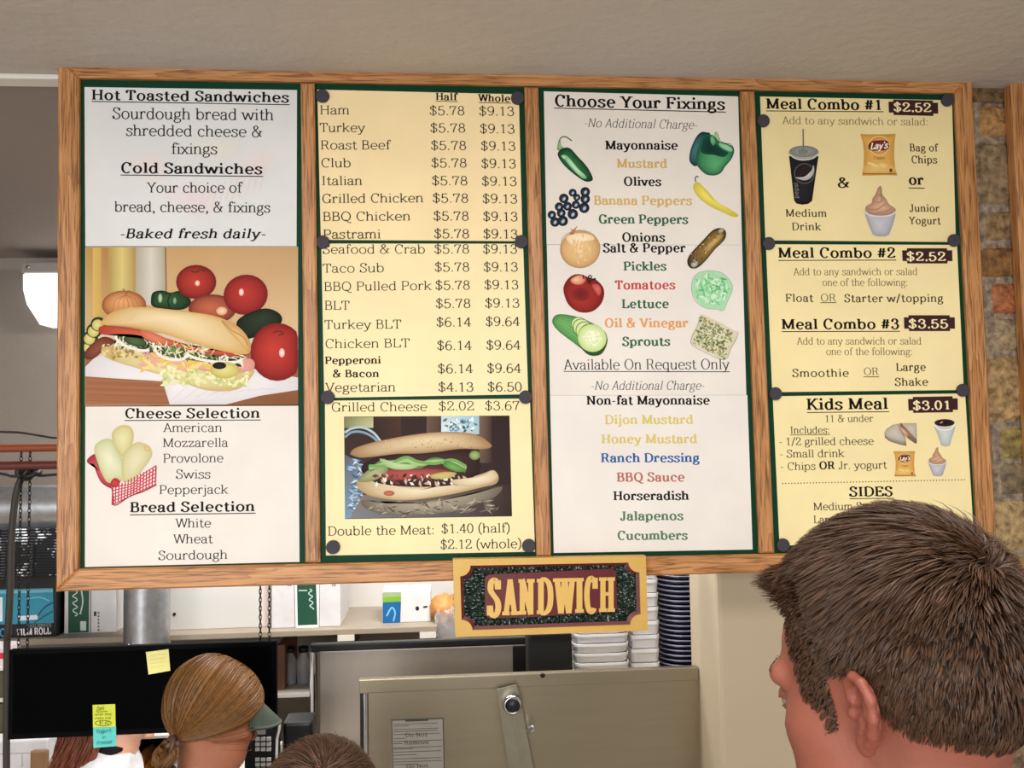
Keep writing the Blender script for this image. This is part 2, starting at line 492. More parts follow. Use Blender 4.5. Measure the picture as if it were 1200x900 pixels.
def text_polys(s, style, sx):
    """polygons of a string in cap-height units; sx squeezes the skeleton, never the pen"""
    wv, wh, sl, st, slant = STY[style]
    out = []; x = 0.0
    for ch in s:
        adv, ops = GL[ch]
        if style in ('bold', 'boldi', 'semi', 'sans', 'wood') and ch not in ' .,': adv = adv + 0.06
        X = lambda v: (x + v) * sx
        for k, a in ops:
            if k == 'p':
                out += stroke_quads([(X(a[0]), a[1]), (X(a[2]), a[3])], wv, wh)
            elif k == 'c':
                out += stroke_quads(catmull([(X(a[i]), a[i + 1]) for i in range(0, len(a), 2)], 4), wv, wh)
            elif k == 'o':
                cx, cy, rx, ry, a0, a1 = a
                a0 *= 100; a1 *= 100
                n = max(8, int(abs(a1 - a0) / 18))
                ang = [math.radians(a0 + (a1 - a0) * i / n) for i in range(n + 1)]
                ix = max(0.02, rx * sx - wv * 0.18)
                pts = [(X(cx) + ix * math.cos(t), cy + ry * math.sin(t)) for t in ang]
                if abs(a1 - a0) >= 359: pts.append(pts[1])
                out += stroke_quads(pts, wv, wh)[: n if abs(a1 - a0) >= 359 else None]
            elif k == 's' and sl > 0:
                x0 = X(a[0]) - (wv / 2 + sl if a[2] > 0 else 0); x1 = X(a[0]) + (wv / 2 + sl if a[3] > 0 else 0)
                y = a[1]; y0, y1 = (y, y + st) if y < 0.3 else (y - st, y)
                out.append((np.array((x0, y0)), np.array((x1, y0)), np.array((x1, y1)), np.array((x0, y1))))
            elif k == 'd':
                r = a[2] * (0.85 if wv < 0.14 else 1.25 if wv < 0.3 else 1.0)
                r = max(r, wv * 0.55)
                if sl == 0 and ch not in '.,:ij': continue
                out.append([np.array((X(a[0]) + r * math.cos(q), a[1] + r * math.sin(q))) for q in np.linspace(0, 2 * math.pi, 9)[:-1]])
        x += adv
    if slant:
        out = [[np.array((p[0] + slant * p[1], p[1])) for p in q] for q in out]
    return out, x * sx


def text_width(s, style):
    return sum(GL[c][0] + (0.06 if style in ('bold', 'boldi', 'semi', 'sans', 'wood') and c not in ' .,' else 0) for c in s)


class Ink(MB):
    """flat print on a sheet: every shape lies a hair in front of the one before"""
    def __init__(self, plane, T=(0, 0, 1.0), step=0.00001):
        super().__init__()
        self.Y = plane; self.T = T; self.z = 0.0; self.lv = 0; self.mod = 24; self.step = step; self.lean = True

    def w(self, p):
        x, y = p[0] * self.T[2] + self.T[0], p[1] * self.T[2] + self.T[1]
        q = P(x, y, self.Y)
        return (q.x, self.Y - self.z, q.z)

    def up(self, n=1): self.z += self.step * n; self.lv = 0; return self

    def tick(self):
        """strokes of one line that cross each other lie a micron apart"""
        self.lv = (self.lv + 1) % self.mod
        return self.lv * 1.3e-6

    def poly(self, pts, col):
        self.up()
        return self.add([self.w(p) for p in pts], [tuple(range(len(pts)))], lin(col))

    def grad(self, quad, c0, c1, c2=None, c3=None):
        self.up()
        cs = [lin(c) for c in (c0, c1, c2 or c1, c3 or c0)]
        return self.add([self.w(p) for p in quad], [(0, 1, 2, 3)], cs)

    def text(self, s, x0, y0, x1, y1, cap, style='reg', col=(38, 34, 30)):
        self.up()
        n = text_width(s, style)
        T = self.T[2]
        L_ = math.hypot(x1 - x0, y1 - y0)
        sx = L_ / (n * cap)
        polys, wd = text_polys(s, style, sx)
        ux, uy = (x1 - x0) / L_, (y1 - y0) / L_
        k = -0.0032 + 0.0537 * ((x0 * T + self.T[0]) - 67) / 1072 if self.lean else 0.0
        vx, vy = (-k, -1.0) if self.lean else (uy, -ux)
        c = lin(col)
        for q in polys:
            self.stk([(x0 + (p[0] * ux + p[1] * vx) * cap, y0 + (p[0] * uy + p[1] * vy) * cap) for p in q], c)
        return self.up(3)

    def stk(self, pts, c):
        d = self.tick()
        pts = [self.w(p) for p in pts]
        a = sum((pts[i][0] * pts[(i + 1) % len(pts)][2] - pts[(i + 1) % len(pts)][0] * pts[i][2]) for i in range(len(pts)))
        if a < 0: pts = pts[::-1]
        self.add([(p[0], p[1] - d, p[2]) for p in pts], [tuple(range(len(pts)))], c)

    def line(self, pts, wd, col):
        self.up(); c = lin(col)
        for q in stroke_quads(pts, wd, wd):
            self.stk(q, c)
        return self.up(3)

    def curve(self, pts, wd, col, per=6, closed=False):
        pts = catmull(pts, per, closed)
        if closed: pts = pts + [pts[0], pts[1]]
        return self.line(pts, wd, col)

    def blob(self, pts, edge, centre=None, hl=None, per=5, smooth=True, rings=4, hot=0.35):
        """closed shape shaded from its edge to a point inside"""
        self.up()
        o = catmull(pts, per, True) if smooth else [np.array(p, float) for p in pts]
        c = np.mean(o, axis=0) if hl is None else np.array(hl, float)
        e_, c_ = np.array(lin(edge)), np.array(lin(centre or edge))
        n = len(o); vs = []; cs = []; fs = []
        for r in range(rings):
            t = r / rings
            f = t ** (1 - hot) if t > 0 else 0
            for p in o:
                vs.append(self.w(p + (c - p) * t)); cs.append(tuple(e_ + (c_ - e_) * f))
        vs.append(self.w(c)); cs.append(tuple(c_))
        for r in range(rings - 1):
            for i in range(n):
                fs.append((r * n + i, r * n + (i + 1) % n, (r + 1) * n + (i + 1) % n, (r + 1) * n + i))
        for i in range(n):
            fs.append(((rings - 1) * n + i, (rings - 1) * n + (i + 1) % n, rings * n))
        return self.add(vs, fs, cs)

    def ell(self, cx, cy, rx, ry, edge, centre=None, rot=0, hl=None, a0=0, a1=360, clipx=None):
        a = math.radians(rot); pts = []
        for t in np.linspace(a0, a1, 25)[:-1] if a1 - a0 >= 360 else np.linspace(a0, a1, 14):
            q = math.radians(t); x, y = rx * math.cos(q), ry * math.sin(q)
            X = cx + x * math.cos(a) - y * math.sin(a)
            if clipx is not None: X = min(X, clipx)
            pts.append((X, cy + x * math.sin(a) + y * math.cos(a)))
        return self.blob(pts, edge, centre, hl, smooth=False)

    def speck(self, n, fn, size, cols, elong=2.0, ang=None):
        """scattered little marks; fn() gives a point"""
        self.up(); self.mod = 220
        for _ in range(n):
            x, y = fn()
            s = size * random.uniform(0.5, 1.3); t = random.uniform(0, math.pi) if ang is None else random.gauss(ang, 0.5)
            dx, dy = math.cos(t) * s * elong, math.sin(t) * s * elong
            ex, ey = -math.sin(t) * s, math.cos(t) * s
            self.stk([(x - dx, y - dy), (x + ex, y + ey), (x + dx, y + dy), (x - ex, y - ey)], lin(random.choice(cols)))
        self.mod = 24
        return self.up(3 + min(n, 220) // 8)
# ------------------------------------------------------------------ the room
CZ = 2.806                                   # ceiling height
YW = YB + 0.036                              # face of the wall the board hangs against
S = lambda name, mb, m: tag(mb.build(name, m), kind='structure')

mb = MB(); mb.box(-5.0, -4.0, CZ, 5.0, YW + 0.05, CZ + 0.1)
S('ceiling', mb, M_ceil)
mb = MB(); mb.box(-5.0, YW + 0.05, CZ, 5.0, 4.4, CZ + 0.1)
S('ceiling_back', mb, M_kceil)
mb = MB(); mb.box(-5.0, -4.0, -0.05, 5.0, 4.4, 0.0)
S('floor', mb, M_floor)
YK = 4.17
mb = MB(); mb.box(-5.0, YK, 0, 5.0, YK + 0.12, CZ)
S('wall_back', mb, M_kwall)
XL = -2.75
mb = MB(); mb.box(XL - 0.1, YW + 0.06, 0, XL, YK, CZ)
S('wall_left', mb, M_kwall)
mb = MB(); mb.box(-4.9, YW, PZ(30, 92, YW), -0.55, YW + 0.05, CZ, 0.004)
S('trim_1', mb, M_white)
# painted end of the partition to the right of the pass-through
xr = PX(842, 760, 2.16)
mb = MB(); mb.box(xr, 2.16, 0, 4.6, 2.42, CZ, 0.012)
S('wall_right', mb, M_beige)
# stone veneer on the partition face
mb = MB(); mb.k = lin((142, 126, 108))
sx0 = PX(1120, 400, YW)
mb.box(sx0, YW + 0.006, 0.0, 3.2, 2.158, CZ - 0.002)
st = [(1120, 99, 1184, 121, (112, 88, 60)), (1130, 122, 1143, 161, (128, 110, 86)), (1147, 122, 1196, 161, (160, 122, 76)), (1146, 165, 1186, 241, (134, 112, 84)),
      (1190, 165, 1290, 241, (150, 124, 92)), (1154, 247, 1240, 282, (136, 110, 78)), (1148, 289, 1212, 325, (128, 92, 54)),
      (1162, 331, 1250, 368, (158, 98, 62)), (1163, 372, 1230, 411, (148, 128, 100)), (1157, 415, 1212, 495, (164, 134, 92)), (1216, 415, 1300, 495, (140, 112, 78)),
      (1172, 501, 1260, 537, (140, 122, 70)), (1172, 542, 1240, 579, (124, 108, 84)), (1166, 586, 1230, 646, (162, 138, 98)),
      (1170, 652, 1260, 700, (146, 116, 76)), (1178, 706, 1240, 780, (132, 112, 86)), (1180, 786, 1270, 830, (150, 116, 78)), (1216, 289, 1300, 325, (140, 120, 96)),
      (1200, 122, 1290, 161, (126, 98, 66)), (1188, 99, 1290, 121, (140, 112, 76)), (1234, 372, 1320, 411, (150, 120, 84)), (1120, 165, 1142, 241, (140, 120, 92)), (1120, 331, 1158, 411, (150, 128, 96)), (1120, 501, 1168, 579, (138, 120, 90))]
slabs = [(P(x0, y0, YW), P(x1, y1, YW), c, x0, y0) for (x0, y0, x1, y1, c) in st]
xm, zm = P(1164, 648, YW).x, P(1170, 834, YW).z
SCOL = [(142, 116, 84), (160, 132, 92), (128, 108, 84), (150, 98, 66), (136, 120, 78), (148, 128, 100)]
for (xa, xb_, zt, zb) in ((sx0 + 0.01, xm, P(1140, 648, YW).z, zm), (1.86, 3.18, CZ - 0.02, zm), (sx0 + 0.01, 3.18, zm, 0.02)):
    z = zt
    while z > zb + 0.05:
        h = min(random.uniform(0.075, 0.16), z - zb)
        x = xa
        while x < xb_ - 0.05:
            w_ = min(random.uniform(0.13, 0.3), xb_ - x)
            slabs.append((Vector((x, YW, z)), Vector((x + w_ - 0.014, YW, z - h + 0.014)), random.choice(SCOL), x * 700, z * 900)); x += w_
        z -= h
for (a, b, c, x0, y0) in slabs:
    mb.k = lin(c)
    bm = bmesh.new()
    bmesh.ops.create_grid(bm, x_segments=10, y_segments=8, size=0.5)
    vs = []
    for v in bm.verts:
        u_, v_ = v.co.x, v.co.y
        ed = min(0.5 - abs(u_), 0.5 - abs(v_))
        X = a.x + (u_ + 0.5) * (b.x - a.x); Z = b.z + (v_ + 0.5) * (a.z - b.z)
        nz = noise.noise(Vector((X * 30, Z * 30, x0 * 0.1)))
        d = -0.003 if ed < 0.01 else 0.009 + 0.005 * nz
        X += 0.0035 * noise.noise(Vector((Z * 40, y0, 3))); Z += 0.003 * noise.noise(Vector((X * 40, x0, 9)))
        vs.append((X, YW + 0.006 - d, Z))
    mb.add(vs, [tuple(v.index for v in f.verts) for f in bm.faces], smooth=True)
    bm.free()
S('wall_stone', mb, M_stone)

# ------------------------------------------------------------------ the menu board
D_FR = 0.030


def Wp(x, y, Y=YB):
    q = P(x, y, Y); return (q.x, q.z)


TL, TR, BR, BL = (67.5, 66.5), (1139.5, 87.5), (1170, 664), (65, 693.5)
iTL, iTR, iBR, iBL = (92.2, 90.5), (1120, 108.5), (1148, 644), (91.5, 667)
board = empty('menu_board', Vector((P(617, 680, YB).x, YB + 0.015, P(617, 680, YB).z)), 'long oak framed four panel menu board hung under the ceiling', 'menu board')


def rail(name, pts, m, parent):
    mb = MB()
    q = [Wp(*p) for p in pts]
    # bevelled front: inset face slightly in front of the edges
    c = np.mean(np.array(q), axis=0)
    n = len(q)
    A = np.array(q)
    ins = []
    for i in range(n):
        p = A[i]; e1 = A[(i + 1) % n] - p; e0 = A[i - 1] - p
        e1 /= np.hypot(*e1); e0 /= np.hypot(*e0)
        s_ = abs(e0[0] * e1[1] - e0[1] * e1[0])
        ins.append(p + (e0 + e1) * 0.004 / max(s_, 0.3))
    vs = [(p[0], YB, p[1]) for p in ins] + [(p[0], YB + 0.004, p[1]) for p in A] + [(p[0], YB + D_FR, p[1]) for p in A]
    fs = [tuple(range(n)), tuple(range(3 * n - 1, 2 * n - 1, -1))]
    for k in (0, n):
        fs += [(k + i, k + n + i, k + n + (i + 1) % n, k + (i + 1) % n) for i in range(n)]
    mb.add(vs, fs)
    return mb.build(name, m, parent)


rail('top_rail', [TL, TR, iTR, iTL], M_oakx, board)
rail('bottom_rail', [iBL, iBR, BR, BL], M_oakx2, board)
rail('side_stile', [TL, iTL, iBL, BL], M_oakz, board)
rail('side_stile', [iTR, TR, BR, iBR], M_oakz, board)
for (a, b, c, d, ya, yb) in ((352, 368.3, 357.5, 375, 96.5, 659.5), (614.7, 631, 628.8, 646, 101.5, 652.5), (868.3, 884.8, 890.6, 908.3, 106, 648.5)):
    rail('divider', [(a, ya), (b, ya + 0.3), (d, yb - 0.4), (c, yb)], M_oakz2, board)
xs = [(92.2, 352, 357.5, 91.5), (368.3, 614.7, 628.8, 375), (631, 868.3, 890.6, 646), (884.8, 1120, 1148, 908.3)]
ty = lambda x: 90.5 + (x - 92) * 0.0177
by = lambda x: 667 - (x - 92) * 0.0218
YG = YB + 0.013
for (a, b, c, d) in xs:
    mb = MB()
    mb.prism([Wp(a - 3, ty(a) - 3), Wp(b + 3, ty(b) - 3), Wp(c + 3, by(c) + 3), Wp(d - 3, by(d) + 3)], YG, YG + 0.008)
    mb.build('backing_panel', M_green, board)

# next board to the right: only its left edge is in the picture
nb = empty('neighbouring_menu_board', (1.62, YB + 0.015, 2.2), 'oak frame of a second menu board cut off at the right edge', 'menu board')
rail('side_stile', [(1185, 91.5), (1206, 92), (1236, 640), (1214, 645)], M_oakz, nb)
rail('top_rail', [(1206, 92), (1420, 96.5), (1420, 118), (1207, 114)], M_oakx, nb)
mb = MB(); mb.prism([Wp(1206, 112), Wp(1420, 116), Wp(1440, 630), Wp(1233, 640)], YG, YG + 0.008)
mb.build('backing_panel', M_green, nb)
rail('bottom_rail', [(1233, 624), (1440, 616), (1441, 641), (1214, 645)], M_oakx2, nb)
rail('side_stile', [(1414, 96.4), (1438, 97), (1460, 640), (1434, 641)], M_oakz, nb)

# ------------------------------------------------------------------ posters
YS = YG - 0.0015
YEL = (250, 232, 182); WHT = (240, 234, 226)


def sheet(label, quad, col, name='menu_sheet', group=None, Y=YS, bulge=0.0):
    ink = Ink(Y)
    q = [P(x, y, Y) for x, y in quad]
    c = lin(col)
    vs = [(p.x, Y, p.z) for p in q] + [(p.x, Y + 0.0008, p.z) for p in q]
    ink.add(vs, [(0, 1, 2, 3), (7, 6, 5, 4), (0, 4, 5, 1), (1, 5, 6, 2), (2, 6, 7, 3), (3, 7, 4, 0)], c)
    ink.z = 0.0001
    ink.info = (name, label, group, sum(q, Vector()) / 4)
    return ink


def finish(ink, cat='poster', mat=None):
    name, label, group, o = ink.info
    ob = ink.build(name, mat or M_print, None, origin=(o.x, ink.Y, o.z))
    return tag(ob, label, cat, group)


def picture(name, parent, ink, label=None):
    ob = ink.build(name, M_print, parent)
    if label: ob['label'] = label
    return ob


def sub(ink, T=(0, 0, 1.0)):
    k = Ink(ink.Y, T); k.z = ink.z + 0.0002
    return k


K = (16, 14, 14)
R_ = (36, 33, 32)
# -- panel 1
s = sheet('white poster headed Hot Toasted Sandwiches at the top of the first panel', [(99, 102), (348, 105.5), (347.5, 288.5), (100, 288.5)], (224, 226, 224))
# faded print showing through the paper
for (x, y, w_, h_, a) in ((225, 235, 40, 22, 20), (300, 190, 26, 18, -20), (175, 195, 30, 20, 10), (255, 175, 34, 14, 0)):
    s.ell(x, y, w_, h_, (224, 226, 224), (231, 219, 217) if x != 255 else (228, 228, 214), a)
for i in range(10):
    s.line([(232 + i * 8, 246 - i * 2.5), (240 + i * 8, 222 - i * 3)], 2.2, (230, 217, 216))
s.text('Hot Toasted Sandwiches', 107.5, 116.8, 339.5, 120, 11.6, 'bold', K); s.line([(107.5, 118.9), (339.5, 122.8)], 1.0, K)
s.text('Sourdough bread with', 131.7, 139.2, 321, 141, 13, 'reg', R_)
s.text('shredded cheese &', 147.5, 159, 308, 160.6, 12.6, 'reg', R_)
s.text('fixings', 200.5, 180.5, 255, 180.7, 12.6, 'reg', R_)
s.text('Cold Sandwiches', 141.5, 202.6, 308.5, 204, 12, 'bold', K); s.line([(141.5, 205.2), (308.5, 206.8)], 1.0, K)
s.text('Your choice of', 172.5, 225.7, 283.5, 225.7, 11.8, 'reg', R_)
s.text('bread, cheese, & fixings', 134, 248, 317, 249, 11.8, 'reg', R_)
s.text('-Baked fresh daily-', 140, 279.2, 312, 279.2, 11, 'boldi', K)
finish(s)

s = sheet('photo print of a long filled sandwich with tomatoes behind it, below the toasted sandwiches poster', [(100, 289.5), (349.3, 289), (349.3, 474), (99.5, 475.5)], (222, 200, 170), 'photo_poster')
s.T = (60, 270, 0.25)
bgq = [(162, 80), (1157, 77), (1157, 700), (160, 700)]
s.grad([(162, 80), (1157, 77), (1157, 480), (162, 480)], (198, 158, 104), (196, 160, 116), (214, 182, 142), (204, 168, 120))
s.grad([(162, 80), (268, 80), (268, 420), (162, 440)], (190, 150, 84), (176, 130, 76), (196, 158, 112), (205, 175, 130))
s.grad([(195, 82), (235, 82), (235, 410), (195, 410)], (214, 182, 98), (202, 166, 92))
s.grad([(270, 80), (330, 80), (330, 300), (270, 300)], (176, 148, 80), (216, 196, 118), (218, 200, 130), (180, 150, 84))
s.grad([(330, 80), (395, 80), (395, 300), (330, 300)], (220, 200, 122), (172, 142, 84), (176, 148, 96), (220, 200, 130))
s.grad([(397, 80), (470, 80), (470, 350), (397, 350)], (176, 168, 148), (216, 210, 196), (214, 208, 196), (182, 172, 154))
s.grad([(470, 80), (536, 80), (536, 360), (470, 360)], (214, 208, 194), (170, 160, 142), (176, 166, 150), (212, 206, 194))
s.line([(536, 80), (540, 350)], 7, (140, 112, 76))
# table and cloth
s.grad([(160, 600), (1157, 560), (1157, 817), (159, 820)], (150, 96, 66), (160, 106, 72), (132, 84, 54), (168, 112, 80))
for i in range(9):
    s.line([(162, 700 + i * 14), (545, 716 + i * 13)], 2.5, random.choice([(142, 92, 64), (178, 122, 88), (150, 98, 70)]))
s.blob([(160, 640), (200, 600), (300, 560), (900, 640), (1157, 690), (1157, 748), (980, 775), (820, 816), (556, 816), (522, 708), (300, 694), (160, 684)], (216, 212, 214), (236, 232, 234), smooth=False)
for i in range(8):
    s.line([(560 + i * 60, 800 - i * 8), (640 + i * 60, 730 + i * 2)], 2, (206, 202, 206))
# vegetables behind
s.ell(342, 350, 104, 68, (150, 80, 42), (232, 170, 112), 0, (330, 330))
s.curve([(350, 300), (362, 285), (380, 292)], 7, (150, 100, 60)); s.curve([(350, 300), (345, 282), (335, 274)], 5, (160, 112, 70))
for i in range(6): s.curve([(352, 302), (300 + i * 20, 330), (290 + i * 26, 390)], 2, (176, 106, 60))
s.blob([(468, 330), (478, 292), (520, 282), (560, 292), (600, 284), (640, 305), (655, 345), (610, 372), (520, 366), (476, 356)], (14, 30, 18), (52, 92, 50), (520, 322))
s.curve([(560, 300), (548, 330), (556, 366)], 5, (12, 26, 16)); s.ell(512, 318, 10, 22, (110, 150, 110), (190, 210, 190)); s.ell(580, 330, 8, 16, (84, 120, 84), (150, 180, 150))
s.ell(680, 242, 94, 80, (112, 24, 26), (190, 62, 50), 0, (670, 236)); s.curve([(655, 190), (680, 196), (700, 184), (722, 190)], 6, (70, 50, 34)); s.ell(686, 248, 12, 14, (214, 120, 108), (255, 232, 226))
s.ell(756, 368, 112, 68, (112, 44, 36), (196, 104, 74), 0, (740, 360)); s.ell(800, 378, 26, 20, (206, 150, 112), (240, 214, 176))
s.ell(912, 302, 104, 94, (116, 26, 28), (188, 58, 50), -12, (900, 296)); s.ell(892, 290, 12, 18, (220, 130, 118), (255, 236, 230))
s.blob([(870, 430), (930, 386), (1010, 366), (1070, 390), (1080, 430), (1030, 470), (940, 505), (890, 500)], (14, 22, 16), (44, 58, 38), (990, 410))
s.ell(1060, 570, 126, 136, (122, 24, 26), (194, 62, 52), 0, (1040, 550), clipx=1156); s.curve([(1040, 480), (1066, 472), (1090, 484), (1066, 492)], 6, (96, 40, 32)); s.ell(1082, 574, 14, 22, (220, 130, 118), (255, 238, 232))
for i, (x, y) in enumerate(((166, 545), (178, 505), (196, 470), (216, 440))):
    s.ell(x + 6, y, 36 if x > 170 else 20, 34, (40, 52, 30), (60, 72, 40)); s.ell(x + 3, y + 4, 26 if x > 170 else 14, 26, (190, 180, 96), (222, 214, 140))
s.blob([(162, 600), (166, 560), (240, 500), (300, 520), (250, 560), (200, 600)], (96, 44, 34), (140, 80, 60))
# sandwich
s.blob([(236, 560), (300, 545), (640, 590), (930, 640), (928, 700), (880, 742), (800, 754), (700, 742), (560, 690), (420, 650), (270, 602)], (196, 174, 112), (232, 220, 168), (620, 680))
s.speck(160, lambda: (random.uniform(520, 920), random.uniform(640, 725)), 9, [(206, 210, 140), (226, 226, 170), (186, 196, 120), (236, 232, 190)])
s.speck(90, lambda: (random.uniform(240, 520), random.uniform(520, 600)), 8, [(214, 190, 120), (196, 160, 96), (226, 210, 150), (160, 130, 80)])
s.blob([(440, 560), (600, 585), (760, 620), (930, 600), (948, 650), (860, 668), (700, 655), (560, 620), (450, 596)], (214, 146, 136), (236, 186, 172))
s.speck(60, lambda: (random.uniform(420, 760), random.uniform(560, 650)), 11, [(226, 194, 92), (236, 214, 140), (226, 170, 150)], 3, 0.2)
s.blob([(300, 490), (380, 470), (520, 520), (700, 570), (900, 590), (880, 615), (760, 620), (600, 600), (430, 560), (330, 520)], (46, 58, 34), (92, 112, 62))
s.speck(200, lambda: (lambda t: (300 + 600 * t, 500 + 100 * t + random.uniform(-16, 40)))(random.random()), 6, [(214, 210, 170), (60, 74, 40), (236, 232, 206), (110, 130, 70), (38, 48, 30)], 4)
for (x, y, rx, ry, rot) in ((385, 525, 85, 28, 20), (565, 565, 78, 40, 12), (770, 590, 130, 26, 6)):
    s.curve([(x + rx * math.cos(t) * math.cos(math.radians(rot)) - ry * math.sin(t) * math.sin(math.radians(rot)), y + rx * math.cos(t) * math.sin(math.radians(rot)) + ry * math.sin(t) * math.cos(math.radians(rot))) for t in np.linspace(0.2, 3.3, 9)], 13, (236, 230, 220))
s.ell(575, 562, 58, 30, (36, 52, 34), (104, 140, 84)); s.ell(395, 520, 56, 22, (40, 58, 36), (86, 108, 66), 14)
s.ell(815, 655, 68, 38, (190, 176, 88), (226, 216, 140)); s.ell(790, 634, 32, 17, (16, 12, 14), (40, 34, 34))
s.blob([(234, 450), (330, 452), (430, 468), (520, 500), (640, 536), (740, 560), (900, 578), (880, 592), (720, 578), (600, 548), (500, 530), (420, 494), (330, 486), (236, 486)], (168, 62, 44), (214, 108, 78), smooth=True)
s.blob([(420, 470), (470, 476), (560, 520), (540, 536), (480, 526), (430, 500)], (196, 96, 70), (222, 130, 100))
s.speck(70, lambda: (random.uniform(500, 900), random.uniform(530, 600)), 3, [(240, 236, 220), (214, 206, 150)], 7)
s.blob([(236, 432), (262, 400), (320, 372), (400, 360), (470, 362), (600, 376), (760, 400), (860, 440), (915, 490), (936, 545), (928, 576), (880, 580), (760, 556), (640, 520), (520, 482), (400, 456), (300, 446), (240, 444)], (206, 164, 94), (240, 222, 178), (560, 410))
s.blob([(800, 420), (860, 446), (912, 490), (934, 545), (926, 572), (880, 520), (830, 470)], (196, 150, 88), (226, 190, 130))
s.curve([(800, 425), (850, 470), (900, 500), (925, 540)], 5, (178, 134, 80)); s.curve([(360, 380), (380, 362), (392, 400), (340, 440)], 4, (222, 190, 130))
finish(s)

s = sheet('white poster with cheese selection and bread selection, bottom of the first panel', [(100, 476.5), (349.5, 475.5), (351, 658.5), (99.5, 664.5)], (232, 226, 218))
s.text('Cheese Selection', 146.2, 490, 305.5, 489.6, 11.3, 'bold', K); s.line([(146, 492.8), (305.7, 492.2)], 1.0, K)
for t_, x0, y0, x1, y1 in (('American', 191.5, 506.2, 260.7, 506), ('Mozzarella', 190.5, 524, 267.5, 523.6), ('Provolone', 191, 542.2, 262, 541.6), ('Swiss', 206, 560.7, 247, 560.6), ('Pepperjack', 186.5, 579, 267.5, 578.4),
                        ('White', 206, 618, 247.5, 618), ('Wheat', 203.5, 636.6, 249.5, 636.4), ('Sourdough', 185.5, 656, 267, 654.8)):
    s.text(t_, x0, y0, x1, y1, 10.3, 'reg', R_)
s.text('Bread Selection', 152.5, 600, 299.5, 598.8, 11.3, 'bold', K); s.line([(152.3, 603.3), (299.7, 601.4)], 1.0, K)
ob = finish(s)
p = sub(s, (60, 465, 0.25))
RD = (188, 44, 62)
p.blob([(172, 290), (208, 268), (218, 310), (280, 400), (300, 425), (282, 430), (236, 402), (210, 350), (200, 316), (172, 310)], (150, 40, 52), (206, 90, 100))
p.blob([(286, 172), (310, 142), (346, 132), (378, 148), (386, 190), (370, 250), (336, 282), (306, 250), (290, 212)], (196, 186, 118), (230, 224, 178))
p.blob([(210, 222), (250, 198), (284, 202), (306, 240), (350, 330), (354, 378), (320, 398), (268, 402), (238, 360), (212, 290), (203, 250)], (190, 194, 140), (232, 232, 200), (270, 290))
p.blob([(340, 270), (390, 218), (430, 216), (466, 240), (470, 280), (430, 340), (384, 398), (346, 412), (330, 350)], (198, 190, 134), (226, 222, 184), (400, 290))
p.ell(450, 244, 16, 12, (206, 176, 110), (222, 200, 140), 30)
p.blob([(284, 416), (330, 400), (380, 400), (440, 345), (476, 314), (494, 356), (494, 414), (430, 446), (370, 470), (300, 512), (286, 470)], (236, 226, 226), (244, 236, 236), smooth=False)
for i in range(15):
    t = i / 14.0
    x = 290 + 202 * t
    p.line([(x, 414 - 100 * max(0, t - 0.1)), (x - 4, 506 - 92 * t)], 5.5, RD)
for i in range(6):
    t = i / 5.0
    p.line([(286, 424 + 82 * t), (380, 408 + 54 * t), (440, 356 + 76 * t), (493, 322 + 88 * t)], 5.0, (200, 70, 84))
p.blob([(280, 400), (300, 380), (324, 396), (310, 420), (288, 424)], (170, 36, 46), (204, 66, 70))
p.curve([(286, 428), (292, 470), (300, 508), (370, 466), (430, 444), (494, 412)], 5, (160, 40, 54))
picture('bread_basket_picture', ob, p)

# -- panel 2
HALF = [('Ham', 374.5, 410, 134, 134), ('Turkey', 374.5, 428, 154.6, 154.6), ('Roast Beef', 375.5, 457.5, 175.2, 175), ('Club', 376, 411.5, 196, 196), ('Italian', 376.5, 425, 217, 216.8),
        ('Grilled Chicken', 377, 496.5, 238, 237), ('BBQ Chicken', 378, 481.5, 259, 258.3), ('Pastrami', 378.5, 446.5, 279.7, 279.4)]
PR = [(503, 545, 134.7, 561, 603, 135.3), (503.7, 546, 155, 562, 603.6, 156), (504.5, 547, 175.5, 563, 604.5, 176.2), (505, 547.6, 196, 563.6, 605, 196.8), (505.7, 548.5, 216.8, 564.2, 606, 217.5),
      (506.5, 549.5, 237.3, 565, 606.6, 238), (507.5, 550, 258.2, 565.6, 607, 258.8), (508.3, 550.5, 279, 566, 607, 279.3)]
s = sheet('yellow menu sheet listing Ham to Pastrami, topmost in the second panel', [(371.8, 105), (608, 110.5), (612.3, 282.6), (376, 281)], (250, 228, 178), Y=YS)
s.text('Half', 510.7, 117, 536.3, 117.8, 8.3, 'bold', K); s.line([(510.7, 118.6), (536.3, 119.2)], 0.8, K)
s.text('Whole', 561, 118.6, 598.5, 119.6, 8.3, 'bold', K); s.line([(561, 120.2), (598.5, 121)], 0.8, K)
for (t_, x0, x1, y0, y1), (a, b, ya, c, d, yb) in zip(HALF, PR):
    s.text(t_, x0, y0, x1, y1, 10.4, 'reg', R_)
    s.text('$5.78', a, ya, b, ya + 0.2, 10.4, 'reg', R_); s.text('$9.13', c, yb, d, yb + 0.3, 10.4, 'reg', R_)
finish(s)
s = sheet('yellow menu sheet listing Seafood and Crab to Vegetarian, middle of the second panel', [(376.5, 285.4), (613, 285.6), (619, 462), (380, 466.3)], (248, 231, 182))
